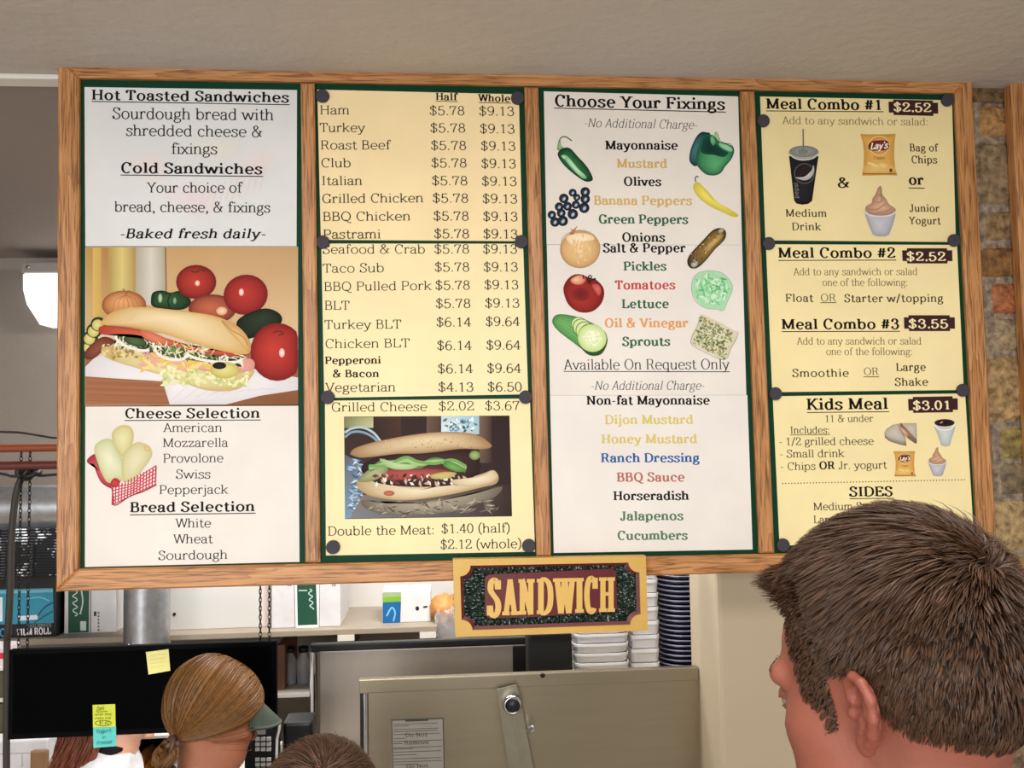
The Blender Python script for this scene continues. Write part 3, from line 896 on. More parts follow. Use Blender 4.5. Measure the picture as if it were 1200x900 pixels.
ROW = [('Seafood & Crab', 378, 498.5, 297.2, 297, 'reg', 10.4), ('Taco Sub', 378, 450.5, 319.6, 318.8, 'reg', 10.4), ('BBQ Pulled Pork', 379.5, 506, 341, 339.6, 'reg', 10.4), ('BLT', 380, 410, 363, 363, 'reg', 10.4),
       ('Turkey BLT', 380, 470.5, 385.5, 385, 'reg', 10.4), ('Chicken BLT', 380.7, 480.5, 408, 407, 'reg', 10.4), ('Pepperoni', 381, 447, 426.5, 426, 'bold', 8.4), ('& Bacon', 390, 445, 442, 441.8, 'bold', 8.4), ('Vegetarian', 381.5, 464, 459.2, 458.6, 'reg', 10.4)]
for (t_, x0, x1, y0, y1, st_, cp) in ROW: s.text(t_, x0, y0, x1, y1, cp, st_, K if st_ == 'bold' else R_)
for (h, w_, a, b, ya, c, d, yb) in (('$5.78', '$9.13', 508.5, 550.5, 297, 565.6, 606.5, 297), ('$5.78', '$9.13', 509, 550.7, 318.1, 566.3, 607.3, 318), ('$5.78', '$9.13', 509.7, 551.3, 339.4, 567.2, 608, 338.9),
                                ('$5.78', '$9.13', 510.2, 552, 360.8, 568, 609.2, 360.4), ('$6.14', '$9.64', 511, 552.5, 382.6, 568.7, 609.6, 382), ('$6.14', '$9.64', 511.7, 553.2, 410, 569.5, 610.4, 409.6),
                                ('$6.14', '$9.64', 512.5, 554.6, 437.2, 570.4, 611, 436.8), ('$4.13', '$6.50', 513.2, 555.3, 458.7, 571, 612, 458.5)):
    s.text(h, a, ya, b, ya - 0.1, 10.4, 'reg', R_); s.text(w_, c, yb, d, yb - 0.1, 10.4, 'reg', R_)
finish(s)
s = sheet('yellow menu sheet with a grilled cheese sandwich photo, bottom of the second panel', [(380.8, 469.6), (621, 467), (627, 646.5), (382, 651)], (247, 230, 180))
s.text('Grilled Cheese', 388, 482.3, 501, 481.5, 10.4, 'reg', R_); s.text('$2.02', 513.6, 481.2, 556, 480.8, 10.4, 'reg', R_); s.text('$3.67', 568, 480.6, 609.5, 480.4, 10.4, 'reg', R_)
s.text('Double the Meat:', 384, 627.6, 509.5, 626, 10.6, 'reg', R_); s.text('$1.40 (half)', 517, 624.8, 598, 623.8, 10.6, 'reg', R_); s.text('$2.12 (whole)', 515.8, 643.4, 611.5, 642, 10.6, 'reg', R_)
ob = finish(s)
p = sub(s, (350, 450, 0.25))
p.grad([(213, 153), (988, 148), (1000, 620), (217, 633)], (60, 44, 40), (48, 34, 34), (56, 42, 40), (66, 56, 56))
p.grad([(215, 155), (350, 154), (350, 205), (216, 206)], (120, 124, 86), (176, 176, 130), (196, 194, 150), (130, 136, 100))
p.grad([(352, 152), (480, 152), (480, 330), (352, 330)], (58, 40, 36), (76, 54, 46), (70, 50, 42), (52, 38, 36))
p.grad([(600, 152), (665, 152), (665, 330), (600, 330)], (110, 86, 70), (84, 64, 54), (70, 52, 46))
p.grad([(668, 150), (846, 149), (846, 236), (668, 240)], (196, 216, 226), (150, 190, 214), (170, 196, 206), (220, 232, 236))
p.speck(50, lambda: (random.uniform(685, 830), random.uniform(165, 222)), 6, [(96, 120, 120), (230, 240, 244), (110, 160, 196), (60, 74, 72)])
p.grad([(846, 150), (905, 150), (905, 370), (846, 370)], (120, 98, 84), (66, 50, 46), (60, 48, 44), (104, 86, 76))
for k_, r_ in ((0, 0), (1, 22)):
    p.curve([(216, 250 - r_), (250, 226 - r_ * .8), (300, 226 - r_), (350, 250 - r_), (384, 290 - r_)], 11, (176, 198, 208) if k_ else (130, 158, 176))
p.grad([(216, 330), (300, 380), (300, 625), (217, 631)], (86, 96, 116), (120, 130, 140), (150, 156, 156), (110, 150, 180))
p.speck(80, lambda: (random.uniform(240, 300), random.uniform(345, 612)), 4.5, [(150, 190, 220), (60, 96, 140), (200, 220, 232), (84, 110, 140)], 4, 0.3)
p.grad([(300, 520), (996, 470), (999, 618), (240, 630)], (128, 116, 104), (60, 44, 42), (50, 38, 36), (120, 128, 134))
p.blob([(300, 545), (420, 560), (600, 548), (800, 520), (950, 480), (920, 530), (840, 560), (720, 600), (500, 618), (380, 606), (310, 580)], (104, 96, 84), (170, 160, 140))
p.speck(90, lambda: (random.uniform(330, 940), random.uniform(548, 608)), 4, [(150, 140, 124), (110, 100, 92), (180, 170, 150), (84, 70, 64)], 6, -0.15)
p.blob([(272, 462), (300, 440), (380, 460), (520, 480), (700, 470), (860, 420), (910, 404), (936, 430), (926, 466), (860, 484), (700, 520), (500, 545), (350, 528), (286, 496)], (176, 148, 106), (232, 218, 184), (560, 500))
p.ell(424, 512, 26, 13, (166, 92, 72), (186, 110, 88))
p.blob([(300, 380), (420, 330), (700, 310), (830, 320), (850, 370), (840, 420), (740, 470), (560, 482), (400, 470), (320, 440)], (40, 28, 28), (84, 54, 50))
p.blob([(340, 420), (400, 400), (620, 396), (720, 410), (700, 440), (560, 446), (420, 450)], (128, 52, 52), (176, 90, 84))
p.blob([(612, 430), (680, 412), (740, 418), (700, 444), (640, 446)], (176, 160, 96), (204, 190, 124))
p.blob([(276, 452), (330, 400), (400, 350), (420, 400), (380, 440), (330, 458)], (120, 126, 86), (176, 178, 134))
for (a, c) in ((0, (96, 140, 70)), (1, (164, 196, 130)), (2, (120, 164, 96))):
    p.curve([(330, 400 - a * 8), (410, 370 + a * 6), (500, 372 - a * 14), (560, 384 - a * 10), (640, 356 + a * 8), (720, 380 - a * 12), (784, 404 - a * 9)], 24 - a * 5, c)
p.blob([(380, 350), (430, 395), (520, 400), (560, 380), (470, 372)], (150, 186, 120), (190, 214, 160)); p.blob([(700, 360), (786, 402), (740, 412), (680, 384)], (70, 120, 60), (120, 170, 90)); p.ell(825, 334, 26, 22, (96, 120, 70), (166, 184, 120))
p.speck(60, lambda: (random.uniform(350, 840), random.uniform(425, 475)), 7, [(236, 230, 214), (110, 60, 54), (196, 170, 150), (60, 40, 38)])
p.blob([(720, 450), (800, 440), (870, 424), (912, 404), (934, 432), (900, 462), (800, 480), (730, 470)], (196, 176, 138), (236, 224, 192))
p.blob([(243, 326), (262, 302), (330, 278), (420, 258), (520, 240), (640, 226), (760, 226), (840, 240), (890, 272), (904, 294), (860, 306), (760, 304), (650, 318), (560, 326), (460, 328), (360, 340), (290, 345), (252, 334)], (158, 120, 82), (226, 208, 166), (600, 262))
p.speck(90, lambda: (random.uniform(350, 850), random.uniform(255, 300)), 2.5, [(196, 164, 116), (214, 190, 146), (170, 128, 86)])
picture('sandwich_photo', ob, p)

# -- panel 3
GRN = (46, 100, 70); TAN = (214, 178, 104)
YM = YS - 0.0005
s = sheet('white poster headed Choose Your Fixings, top of the third panel', [(637.3, 107), (865, 113), (869.6, 287), (640.6, 286.6)], (234, 227, 217))
s.text('Choose Your Fixings', 650, 124.4, 850.5, 128.6, 13.2, 'bold', K); s.line([(649.5, 126.6), (850.7, 131.4)], 1.1, K)
s.text('-No Additional Charge-', 684, 148.8, 817, 151.2, 10.2, 'ital', (60, 56, 54))
for (t_, x0, x1, y, c) in (('Mayonnaise', 709.5, 795, 175, K), ('Mustard', 723, 782.5, 196.4, TAN), ('Olives', 731, 775.5, 217.6, K), ('Banana Peppers', 696, 811.5, 239.8, TAN), ('Green Peppers', 701.5, 807, 261.8, GRN), ('Onions', 729, 780, 283, K)):
    s.text(t_, x0, y, x1, y + 0.3, 10.2, 'bold', c)
ob = finish(s)
p = sub(s, (620, 90, 0.25))
p.curve([(145, 345), (138, 315), (150, 286), (172, 282), (200, 300)], 5, (80, 104, 70)); p.blob([(134, 345), (134, 318), (146, 296), (150, 320), (165, 338)], (96, 140, 96), (160, 196, 150))
p.blob([(134, 366), (150, 340), (188, 334), (230, 376), (270, 420), (294, 462), (296, 486), (262, 490), (210, 456), (160, 410)], (14, 40, 26), (52, 126, 74), (196, 410)); p.blob([(158, 372), (180, 372), (230, 430), (270, 470), (250, 476), (200, 430)], (96, 172, 110), (206, 240, 206))
p.blob([(150, 370), (168, 368), (176, 384), (162, 386)], (110, 180, 120), (190, 232, 190))
picture('jalapeno_picture', ob, p)
p = sub(s, (635, 210, 0.1223))
for (x, y, r) in ((295, 130, 38), (415, 122, 46), (335, 175, 34), (210, 185, 46), (415, 190, 46), (165, 265, 42), (245, 260, 42), (325, 245, 40), (405, 275, 50), (185, 325, 42), (95, 342, 40), (295, 335, 50), (125, 410, 46), (200, 400, 50)):
    p.ell(x, y, r, r, (10, 12, 18), (46, 58, 78), 0, (x - r * .2, y)); p.ell(x + r * .05, y + r * .1, r * .34, r * .5, (70, 92, 112), (206, 222, 230), 30)
picture('olives_picture', ob, p)
p = sub(s, (790, 145, 0.1222))
p.blob([(145, 330), (160, 240), (210, 130), (260, 82), (310, 84), (345, 110), (300, 300), (215, 405), (160, 380)], (10, 34, 32), (70, 120, 128), (190, 250))
p.blob([(215, 300), (240, 200), (290, 120), (340, 104), (380, 118), (430, 170), (500, 190), (560, 220), (574, 270), (548, 340), (490, 410), (450, 470), (390, 496), (310, 488), (250, 440), (212, 380)], (26, 84, 62), (92, 176, 116), (400, 400))
p.blob([(250, 250), (290, 140), (350, 120), (400, 190), (470, 250), (520, 280), (470, 320), (380, 300), (290, 290)], (20, 76, 56), (10, 50, 44), (350, 250)); p.blob([(430, 185), (500, 200), (556, 236), (548, 270), (490, 250), (440, 220)], (110, 186, 136), (160, 214, 170)); p.blob([(345, 130), (372, 118), (396, 170), (376, 210), (350, 180)], (70, 140, 96), (120, 190, 140))
p.blob([(384, 110), (392, 82), (414, 86), (438, 150), (420, 165), (400, 140)], (124, 170, 110), (176, 210, 156))
p.curve([(430, 160), (480, 185), (540, 195), (572, 240)], 5, (40, 80, 60))
picture('green_pepper_picture', ob, p)
p = sub(s, (790, 145, 0.1222))
p.curve([(208, 560), (202, 530), (214, 506), (234, 512)], 11, (90, 88, 84))
p.blob([(182, 610), (196, 572), (236, 566), (272, 600), (330, 660), (400, 740), (500, 800), (600, 862), (612, 888), (560, 892), (470, 850), (360, 800), (260, 730), (200, 660)], (206, 186, 60), (244, 230, 110), (300, 690))
picture('banana_pepper_picture', ob, p)
s = sheet('white poster strip from Salt and Pepper to Available On Request, middle of the third panel', [(640.8, 287), (869.6, 287.2), (874.6, 462.8), (644.6, 463.2)], (234, 227, 219))
for (t_, x0, x1, y, c) in (('Salt & Pepper', 707, 804, 295.6, K), ('Pickles', 731, 781.5, 317, GRN), ('Tomatoes', 721, 792, 339, (198, 70, 66)), ('Lettuce', 729, 784.5, 361, GRN), ('Oil & Vinegar', 708.5, 807, 383.5, (226, 158, 92)), ('Sprouts', 729.5, 786, 405.2, GRN)):
    s.text(t_, x0, y, x1, y - 0.2, 10.2, 'bold', c)
s.text('Available On Request Only', 661, 433.2, 855, 432.6, 12, 'lite', R_); s.line([(660.5, 435.2), (855.3, 435.6)], 0.9, K)
s.text('-No Additional Charge-', 692, 456.8, 825.5, 456.6, 10.2, 'ital', (60, 56, 54))
ob = finish(s)
p = sub(s, (635, 210, 0.1223))
p.ell(365, 672, 192, 180, (196, 150, 96), (242, 206, 150), 0, (360, 660)); p.curve([(185, 640), (200, 560), (270, 510), (365, 490), (470, 515), (540, 590), (556, 670), (530, 760), (460, 825), (365, 850), (260, 820), (200, 750), (182, 680)], 4, (140, 110, 80), closed=True)
p.blob([(230, 560), (330, 520), (460, 530), (500, 580), (400, 600), (300, 640)], (236, 206, 158), (250, 236, 206))
p.speck(60, lambda: (lambda a, r: (365 + 150 * r * math.cos(a), 672 + 150 * r * math.sin(a)))(random.uniform(0, 6.28), random.random()), 5, [(232, 186, 124), (246, 218, 168), (226, 170, 116)], 6, 1.4)
p.blob([(268, 528), (284, 490), (270, 470), (300, 484), (340, 448), (312, 500), (304, 526)], (150, 80, 50), (206, 140, 100))
picture('onion_picture', ob, p)
p = sub(s, (640, 310, 0.1223))
p.blob([(165, 250), (185, 170), (245, 108), (320, 92), (400, 120), (480, 148), (540, 210), (556, 280), (530, 370), (460, 440), (370, 462), (280, 440), (205, 370)], (116, 26, 26), (176, 54, 44), (330, 330))
p.blob([(230, 150), (290, 105), (350, 105), (380, 150), (340, 190), (270, 190)], (200, 92, 70), (246, 196, 160), (280, 145)); p.blob([(250, 240), (350, 210), (420, 260), (400, 340), (300, 350), (240, 300)], (150, 42, 38), (112, 30, 34)); p.blob([(440, 200), (500, 190), (530, 250), (500, 300)], (180, 64, 56), (214, 112, 96))
for q_ in ([(395, 160), (410, 110), (430, 104)], [(405, 165), (440, 110)], [(410, 170), (465, 135), (470, 150)], [(360, 140), (352, 98)], [(400, 172), (430, 182)]): p.curve(q_, 11, (26, 26, 18))
picture('tomato_picture', ob, p)
p = sub(s, (640, 310, 0.1223))
p.blob([(60, 560), (75, 500), (130, 476), (250, 490), (400, 540), (560, 640), (580, 740), (540, 840), (480, 872), (400, 850), (250, 740), (120, 640)], (60, 120, 62), (120, 180, 104), (160, 560))
for i in range(7): p.curve([(80 + i * 12, 600 - i * 15), (180 + i * 16, 660 - i * 22), (300 + i * 16, 770 - i * 30)], 5, (84, 150, 84))
for (x, y, rx, ry) in ((330, 590, 100, 76), (360, 620, 116, 88), (395, 655, 124, 98)):
    p.ell(x, y, rx, ry, (70, 116, 60), (214, 230, 160), 40); p.ell(x, y, rx * .93, ry * .93, (206, 224, 150), (224, 236, 176), 40)
p.blob([(300, 690), (340, 600), (420, 566), (520, 600), (580, 690), (582, 760), (540, 846), (480, 874), (400, 862), (330, 790)], (40, 74, 36), (60, 100, 48))
p.ell(440, 705, 140, 132, (190, 214, 130), (238, 244, 208), 30); p.ell(440, 705, 92, 88, (216, 232, 172), (242, 246, 216), 30)
p.speck(50, lambda: (lambda a, r: (440 + 90 * r * math.cos(a), 705 + 80 * r * math.sin(a)))(random.uniform(0, 6.28), random.random()), 7, [(206, 224, 150), (246, 248, 226)], 2.5)
picture('cucumber_picture', ob, p)
p = sub(s, (790, 255, 0.189))
p.blob([(82, 262), (104, 220), (170, 150), (230, 86), (270, 66), (306, 70), (322, 96), (310, 140), (250, 200), (200, 262), (150, 308), (110, 316), (86, 296)], (34, 28, 20), (166, 132, 70), (240, 160))
p.blob([(180, 200), (240, 130), (290, 96), (300, 120), (250, 170), (200, 220)], (150, 118, 62), (206, 176, 106)); p.ell(126, 288, 26, 20, (110, 106, 96), (206, 204, 196), -40); p.ell(290, 82, 22, 14, (120, 112, 92), (190, 182, 160), -30)
p.speck(40, lambda: (lambda t: (110 + 180 * t + random.uniform(-26, 26), 270 - 180 * t + random.uniform(-26, 26)))(random.random()), 3, [(30, 24, 16), (214, 196, 140), (90, 70, 36)])
picture('pickle_picture', ob, p)
p = sub(s, (790, 255, 0.189))
p.blob([(110, 450), (114, 390), (150, 346), (220, 332), (300, 350), (350, 400), (358, 450), (330, 520), (304, 574), (260, 566), (190, 560), (136, 510)], (176, 222, 180), (150, 214, 160), (230, 450))
for q_ in ([(190, 380), (230, 440), (240, 500), (280, 540)], [(200, 370), (260, 390), (300, 400)], [(190, 500), (230, 540)], [(290, 370), (310, 430), (300, 500)], [(150, 400), (180, 450), (190, 520)], [(260, 400), (310, 440), (330, 470)]): p.curve(q_, 7, (104, 186, 116))
p.speck(70, lambda: (lambda a, r: (235 + 105 * r * math.cos(a), 450 + 95 * r * math.sin(a)))(random.uniform(0, 6.28), math.sqrt(random.random())), 7, [(196, 236, 200), (126, 204, 136), (210, 240, 214), (96, 180, 110)], 3)
p.curve([(108, 450), (114, 385), (150, 344), (220, 330), (300, 346), (352, 400), (360, 450), (330, 520), (304, 576), (260, 568), (190, 560), (130, 515)], 2, (130, 150, 130), closed=True)
picture('lettuce_picture', ob, p)
p = sub(s, (790, 255, 0.189))
p.blob([(165, 602), (190, 606), (300, 660), (392, 712), (380, 770), (350, 810), (330, 866), (290, 878), (180, 820), (106, 780), (110, 720), (140, 680)], (214, 206, 178), (224, 218, 190), smooth=False)
p.speck(420, lambda: (lambda u, v: (165 + 200 * u - 50 * v + random.uniform(-4, 4), 612 + 100 * u + 165 * v))(random.random(), random.random()), 4.2, [(96, 120, 70), (150, 176, 110), (130, 100, 66), (206, 206, 160), (70, 84, 50), (176, 160, 110), (110, 150, 90)], 2.5)
p.curve([(165, 602), (140, 680), (106, 750), (112, 790), (200, 840), (290, 880), (330, 866), (350, 815), (392, 735), (394, 705)], 2.5, (140, 124, 96))
picture('sprouts_picture', ob, p)
s = sheet('white poster strip from Non-fat Mayonnaise to Cucumbers, bottom of the third panel', [(644.6, 463.4), (875.8, 463), (882, 644), (649, 648)], (235, 229, 222), Y=YM)
MU = (216, 198, 112)
for (t_, x0, x1, y, c) in (('Non-fat Mayonnaise', 687.5, 832.5, 474.2, K), ('Dijon Mustard', 709, 813, 496.8, MU), ('Honey Mustard', 705, 817.5, 519.4, MU), ('Ranch Dressing', 704.5, 820.5, 541.6, (34, 92, 164)),
                           ('BBQ Sauce', 723, 803, 564.2, (186, 106, 96)), ('Horseradish', 719, 808, 586, K), ('Jalapenos', 727, 801.5, 609.6, (78, 118, 92)), ('Cucumbers', 723.5, 806.5, 632.5, (86, 122, 96))):
    s.text(t_, x0, y, x1, y - 0.3, 10.2, 'bold', c)
finish(s)

# -- panel 4
BR_ = (62, 36, 38); LT = (112, 98, 66); MD = (52, 46, 34)


def price(parent, src, x0, y0, x1, y1, t_, tx0, ty_, tx1, dy=0.0):
    p = sub(src)
    h = y1 - y0
    p.poly([(x0, y0 + 2.4), (x0 + 5.5, y0 + 2.4), (x0 + 5.5, y0), (x1 - 6, y0 + dy), (x1 - 6, y0 + 2.4 + dy), (x1, y0 + 2.4 + dy), (x1 + .3, y1 - 2.8 + dy), (x1 - 5.5, y1 - 2.8 + dy), (x1 - 5.5, y1 + dy), (x0 + 6, y1), (x0 + 6, y1 - 2.8), (x0 + .5, y1 - 2.8)], BR_)
    p.text(t_, tx0, ty_, tx1, ty_ + dy * .7, 10.0, 'bold', (250, 232, 184))
    picture('price_tag', parent, p)


def cup_pic(p):
    p.curve([(284, 325), (286, 420)], 6, (120, 116, 104)); 
    p.blob([(218, 452), (356, 452), (326, 662), (308, 676), (280, 680), (252, 674), (242, 660)], (24, 22, 26), (40, 38, 42), smooth=False)
    p.ell(287, 436, 71, 33, (150, 150, 142), (190, 190, 182)); p.ell(287, 430, 66, 27, (120, 122, 118), (156, 158, 152)); p.ell(284, 432, 22, 11, (110, 112, 106), (140, 140, 134)); p.curve([(217, 442), (250, 464), (290, 470), (330, 462), (356, 442)], 6, (206, 206, 198))
    p.ell(290, 534, 46, 46, (30, 24, 26), (50, 36, 36)); p.curve([(290 + 46 * math.cos(t), 534 + 46 * math.sin(t)) for t in np.linspace(0, 6.2, 16)], 3, (110, 110, 112))
    p.blob([(248, 552), (290, 548), (322, 520), (332, 494), (336, 524), (318, 556), (286, 566)], (170, 168, 164), (206, 204, 200))
    sv = p.lean; p.lean = False
    p.text('pepsi', 262, 650, 258, 574, 20, 'sans', (120, 118, 116)); p.lean = sv
    p.line([(284, 325), (285, 430)], 6, (126, 120, 106))


def bag_pic(p, x, y, k):
    T = p.T; p.T = (T[0] + x * T[2], T[1] + y * T[2], T[2] * k)
    p.blob([(0, 4), (40, 6), (120, 5), (166, 3), (160, 40), (158, 110), (164, 170), (174, 198), (120, 196), (50, 198), (8, 198), (16, 160), (18, 90), (12, 40)], (206, 152, 66), (234, 188, 104), smooth=False)
    p.blob([(22, 150), (80, 130), (150, 150), (160, 180), (90, 188), (20, 184)], (220, 172, 90), (236, 200, 124)); p.ell(105, 152, 30, 16, (226, 176, 90), (246, 214, 140), 10); p.ell(62, 148, 34, 8, (236, 196, 110), (248, 220, 150), 20)
    p.ell(88, 58, 50, 46, (240, 200, 110), (226, 176, 110)); p.ell(88, 58, 44, 40, (206, 130, 80), (236, 196, 130)); p.blob([(40, 52), (60, 36), (120, 34), (134, 48), (132, 72), (112, 80), (60, 82), (40, 74)], (90, 30, 28), (140, 60, 44))
    p.text("Lay's", 46, 76, 128, 70, 30, 'sansi', (250, 244, 230)); p.text('Classic', 62, 122, 118, 122, 13, 'sans', (150, 96, 36))
    p.line([(12, 190), (168, 190)], 4, (140, 96, 40)); p.poly([(136, 166), (150, 166), (150, 182), (136, 182)], (120, 70, 40)); p.line([(2, 8), (164, 8)], 3, (190, 140, 60))
    p.T = T


def yog_pic(p, x, y, k):
    T = p.T; p.T = (T[0] + x * T[2], T[1] + y * T[2], T[2] * k)
    p.blob([(2, 122), (150, 122), (140, 170), (118, 228), (100, 236), (64, 236), (42, 228), (18, 170)], (160, 160, 168), (206, 206, 212), (70, 180), smooth=False)
    p.ell(76, 122, 76, 20, (190, 186, 186), (176, 150, 130)); 
    p.blob([(8, 112), (12, 94), (36, 80), (40, 60), (54, 40), (66, 10), (78, 0), (84, 14), (80, 22), (86, 40), (104, 62), (118, 86), (144, 104), (146, 118), (110, 136), (70, 138), (30, 132)], (166, 124, 98), (222, 182, 152), (80, 96))
    for q_ in ([(20, 108), (60, 110), (100, 84)], [(44, 70), (70, 78), (92, 60)], [(50, 130), (100, 120), (132, 102)], [(60, 40), (72, 46), (82, 34)]): p.curve(q_, 5, (176, 130, 104))
    p.curve([(2, 122), (30, 138), (76, 143), (122, 138), (151, 122)], 7, (220, 218, 220))
    p.T = T


s = sheet('yellow sheet headed Meal Combo #1 with drink and chips, top of the fourth panel', [(890.8, 113), (1115.6, 117.5), (1120.2, 283.6), (897, 281.6)], (240, 222, 166))
s.text('Meal Combo #1', 898, 127.3, 1035, 129, 12, 'bold', K); s.line([(898, 130), (1035.5, 131)], 1.0, K)
s.text('Add to any sandwich or salad:', 917, 145.2, 1088, 147, 8.6, 'lite', LT)
for (t_, x0, x1, y) in (('Bag of', 1066, 1099.5, 177.2), ('Chips', 1068, 1098.8, 191.2), ('Junior', 1066, 1101.5, 248), ('Yogurt', 1065.5, 1103, 262.6), ('Medium', 920.5, 969.6, 253.8), ('Drink', 928, 962.8, 269.6)):
    s.text(t_, x0, y, x1, y + 0.3, 8.6, 'semi', MD)
s.text('or', 1065, 216.2, 1083, 216.6, 11.5, 'bold', K); s.line([(1064.6, 220.3), (1083.4, 220.7)], 1.0, K)
s.text('&', 981.5, 219.6, 997, 219.8, 11, 'bold', K)
ob = finish(s)
price(ob, s, 1041, 116.8, 1099, 134.8, '$2.52', 1047, 130.5, 1092, 1.2)
p = sub(s, (870, 70, 0.25)); cup_pic(p); picture('drink_picture', ob, p)
p = sub(s, (870, 70, 0.25)); bag_pic(p, 552, 345, 1.0); picture('chips_picture', ob, p)
p = sub(s, (870, 70, 0.25)); yog_pic(p, 569, 592, 1.0); picture('yogurt_picture', ob, p)
s = sheet('yellow sheet with Meal Combo #2 and Meal Combo #3, middle of the fourth panel', [(897.6, 286.2), (1121.5, 287), (1129.5, 457), (905, 459.6)], (246, 228, 172))
s.text('Meal Combo #2', 912, 301.8, 1050, 302, 11.6, 'bold', K); s.line([(912, 305.2), (1050.3, 304.8)], 1.0, K)
s.text('Meal Combo #3', 916, 385.6, 1054.5, 385.3, 11.6, 'bold', K); s.line([(916, 388.6), (1054.6, 388.2)], 1.0, K)
for (x0, x1, y, a, b, y2) in ((930, 1075.5, 322.5, 963.5, 1064, 335), (934, 1080, 403.8, 968, 1069.5, 416)):
    s.text('Add to any sandwich or salad', x0, y, x1, y - .2, 8.4, 'lite', LT); s.text('one of the following:', a, y2, b, y2, 8.4, 'lite', LT)
s.text('Float', 920.5, 353.6, 953.8, 353.6, 9, 'semi', MD); s.text('OR', 961.5, 353, 980, 353, 8.4, 'lite', MD); s.line([(961.5, 354.7), (980, 354.6)], 0.8, MD); s.text('Starter w/topping', 989.5, 354, 1106, 353.8, 9, 'semi', MD)
s.text('Smoothie', 928.5, 441.6, 995.5, 441.4, 9, 'semi', MD); s.text('OR', 1012, 439.4, 1030, 439.3, 8.4, 'lite', MD); s.line([(1012, 441.6), (1030, 441.5)], 0.8, MD); s.text('Large', 1050, 434.6, 1085.6, 434.4, 9, 'semi', MD); s.text('Shake', 1048.6, 452, 1088.4, 451.8, 9, 'semi', MD)
ob = finish(s)
price(ob, s, 1057, 291, 1115.6, 308.8, '$2.52', 1062, 305.6, 1109); price(ob, s, 1059, 369.5, 1118.6, 388, '$3.55', 1064.4, 384.4, 1112)
s = sheet('yellow sheet headed Kids Meal, bottom of the fourth panel, partly behind the near man', [(905.6, 464.4), (1131, 461), (1142, 640.5), (913.6, 639)], (247, 230, 174))
s.text('Kids Meal', 945.5, 480.2, 1041.5, 479.2, 13, 'bold', K); s.line([(945.5, 483.4), (1042, 482.4)], 1.0, K)
s.text('11 & under', 966.5, 494.6, 1023.5, 494.2, 8, 'reg', MD)
s.text('Includes:', 926, 508.2, 972.5, 508, 8.4, 'reg', MD); s.line([(926, 509.8), (972.6, 509.4)], 0.7, MD)
s.text('- 1/2 grilled cheese', 912.6, 521.8, 1024, 521, 8.8, 'reg', MD); s.text('- Small drink', 913.6, 536.2, 989.6, 535.4, 8.8, 'reg', MD)
s.text('- Chips', 914.4, 551, 956, 550.4, 8.8, 'reg', MD); s.text('OR', 960, 549.8, 979, 549.6, 8.8, 'bold', K); s.text('Jr. yogurt', 982.5, 549.6, 1039.5, 549, 8.8, 'reg', MD)
s.up()
for i in range(60):
    t = i / 59.0; x, y = 917 + 213 * t, 566.6 - 4.4 * t
    s.add([s.w((x + 0.75 * math.cos(a), y + 0.75 * math.sin(a))) for a in np.linspace(0, 6.28, 7)[:-1]], [tuple(range(6))], lin((40, 34, 26)))
s.text('SIDES', 995.5, 581.6, 1047, 581.2, 11, 'bold', K); s.line([(995.5, 584.3), (1047.3, 583.9)], 0.9, K)
s.text('Medium Soda', 953, 597.8, 1031, 597.2, 8.7, 'reg', MD); s.text('$2', 1059.5, 596.6, 1074, 596.4, 8.7, 'reg', MD); s.text('Large', 953.4, 613, 984, 612.8, 8.7, 'reg', MD)
ob = finish(s)
price(ob, s, 1064, 465.2, 1122, 483.8, '$3.01', 1069.5, 480.2, 1115.4, -0.8)
p = sub(s, (1020, 480, 0.1))
p.blob([(162, 270), (190, 225), (260, 180), (330, 165), (360, 240), (410, 330), (420, 425), (330, 405), (220, 370), (170, 330)], (120, 110, 100), (196, 188, 172), smooth=False); p.blob([(165, 280), (190, 232), (262, 186), (318, 172), (352, 250), (412, 350), (400, 376), (300, 360), (200, 320)], (176, 166, 150), (206, 198, 182))
p.blob([(340, 160), (540, 160), (542, 395), (520, 396), (430, 330), (370, 270)], (110, 90, 76), (150, 120, 100), smooth=False); p.blob([(360, 160), (540, 162), (538, 350), (460, 270)], (180, 168, 148), (206, 196, 176), smooth=False); p.blob([(330, 190), (370, 210), (440, 280), (430, 320), (370, 270)], (176, 120, 96), (226, 180, 150))
picture('grilled_cheese_picture', ob, p)
p = sub(s, (1020, 480, 0.1))
p.blob([(735, 160), (995, 160), (985, 230), (962, 300), (930, 420), (880, 434), (830, 420), (790, 300), (755, 220)], (170, 180, 176), (214, 220, 214), smooth=False); p.ell(866, 160, 128, 50, (226, 222, 216), (236, 232, 226)); p.ell(866, 155, 118, 44, (60, 36, 36), (30, 20, 24)); p.ell(830, 150, 22, 10, (150, 120, 116), (190, 160, 150), -30)
p.curve([(735, 165), (790, 225), (866, 240), (940, 225), (996, 165)], 16, (240, 236, 230))
picture('small_drink_picture', ob, p)
p = sub(s, (1020, 480, 0.1)); bag_pic(p, 268, 482, 1.52); picture('chips_picture', ob, p)
p = sub(s, (1020, 480, 0.1)); yog_pic(p, 672, 440, 1.44); picture('yogurt_picture', ob, p)

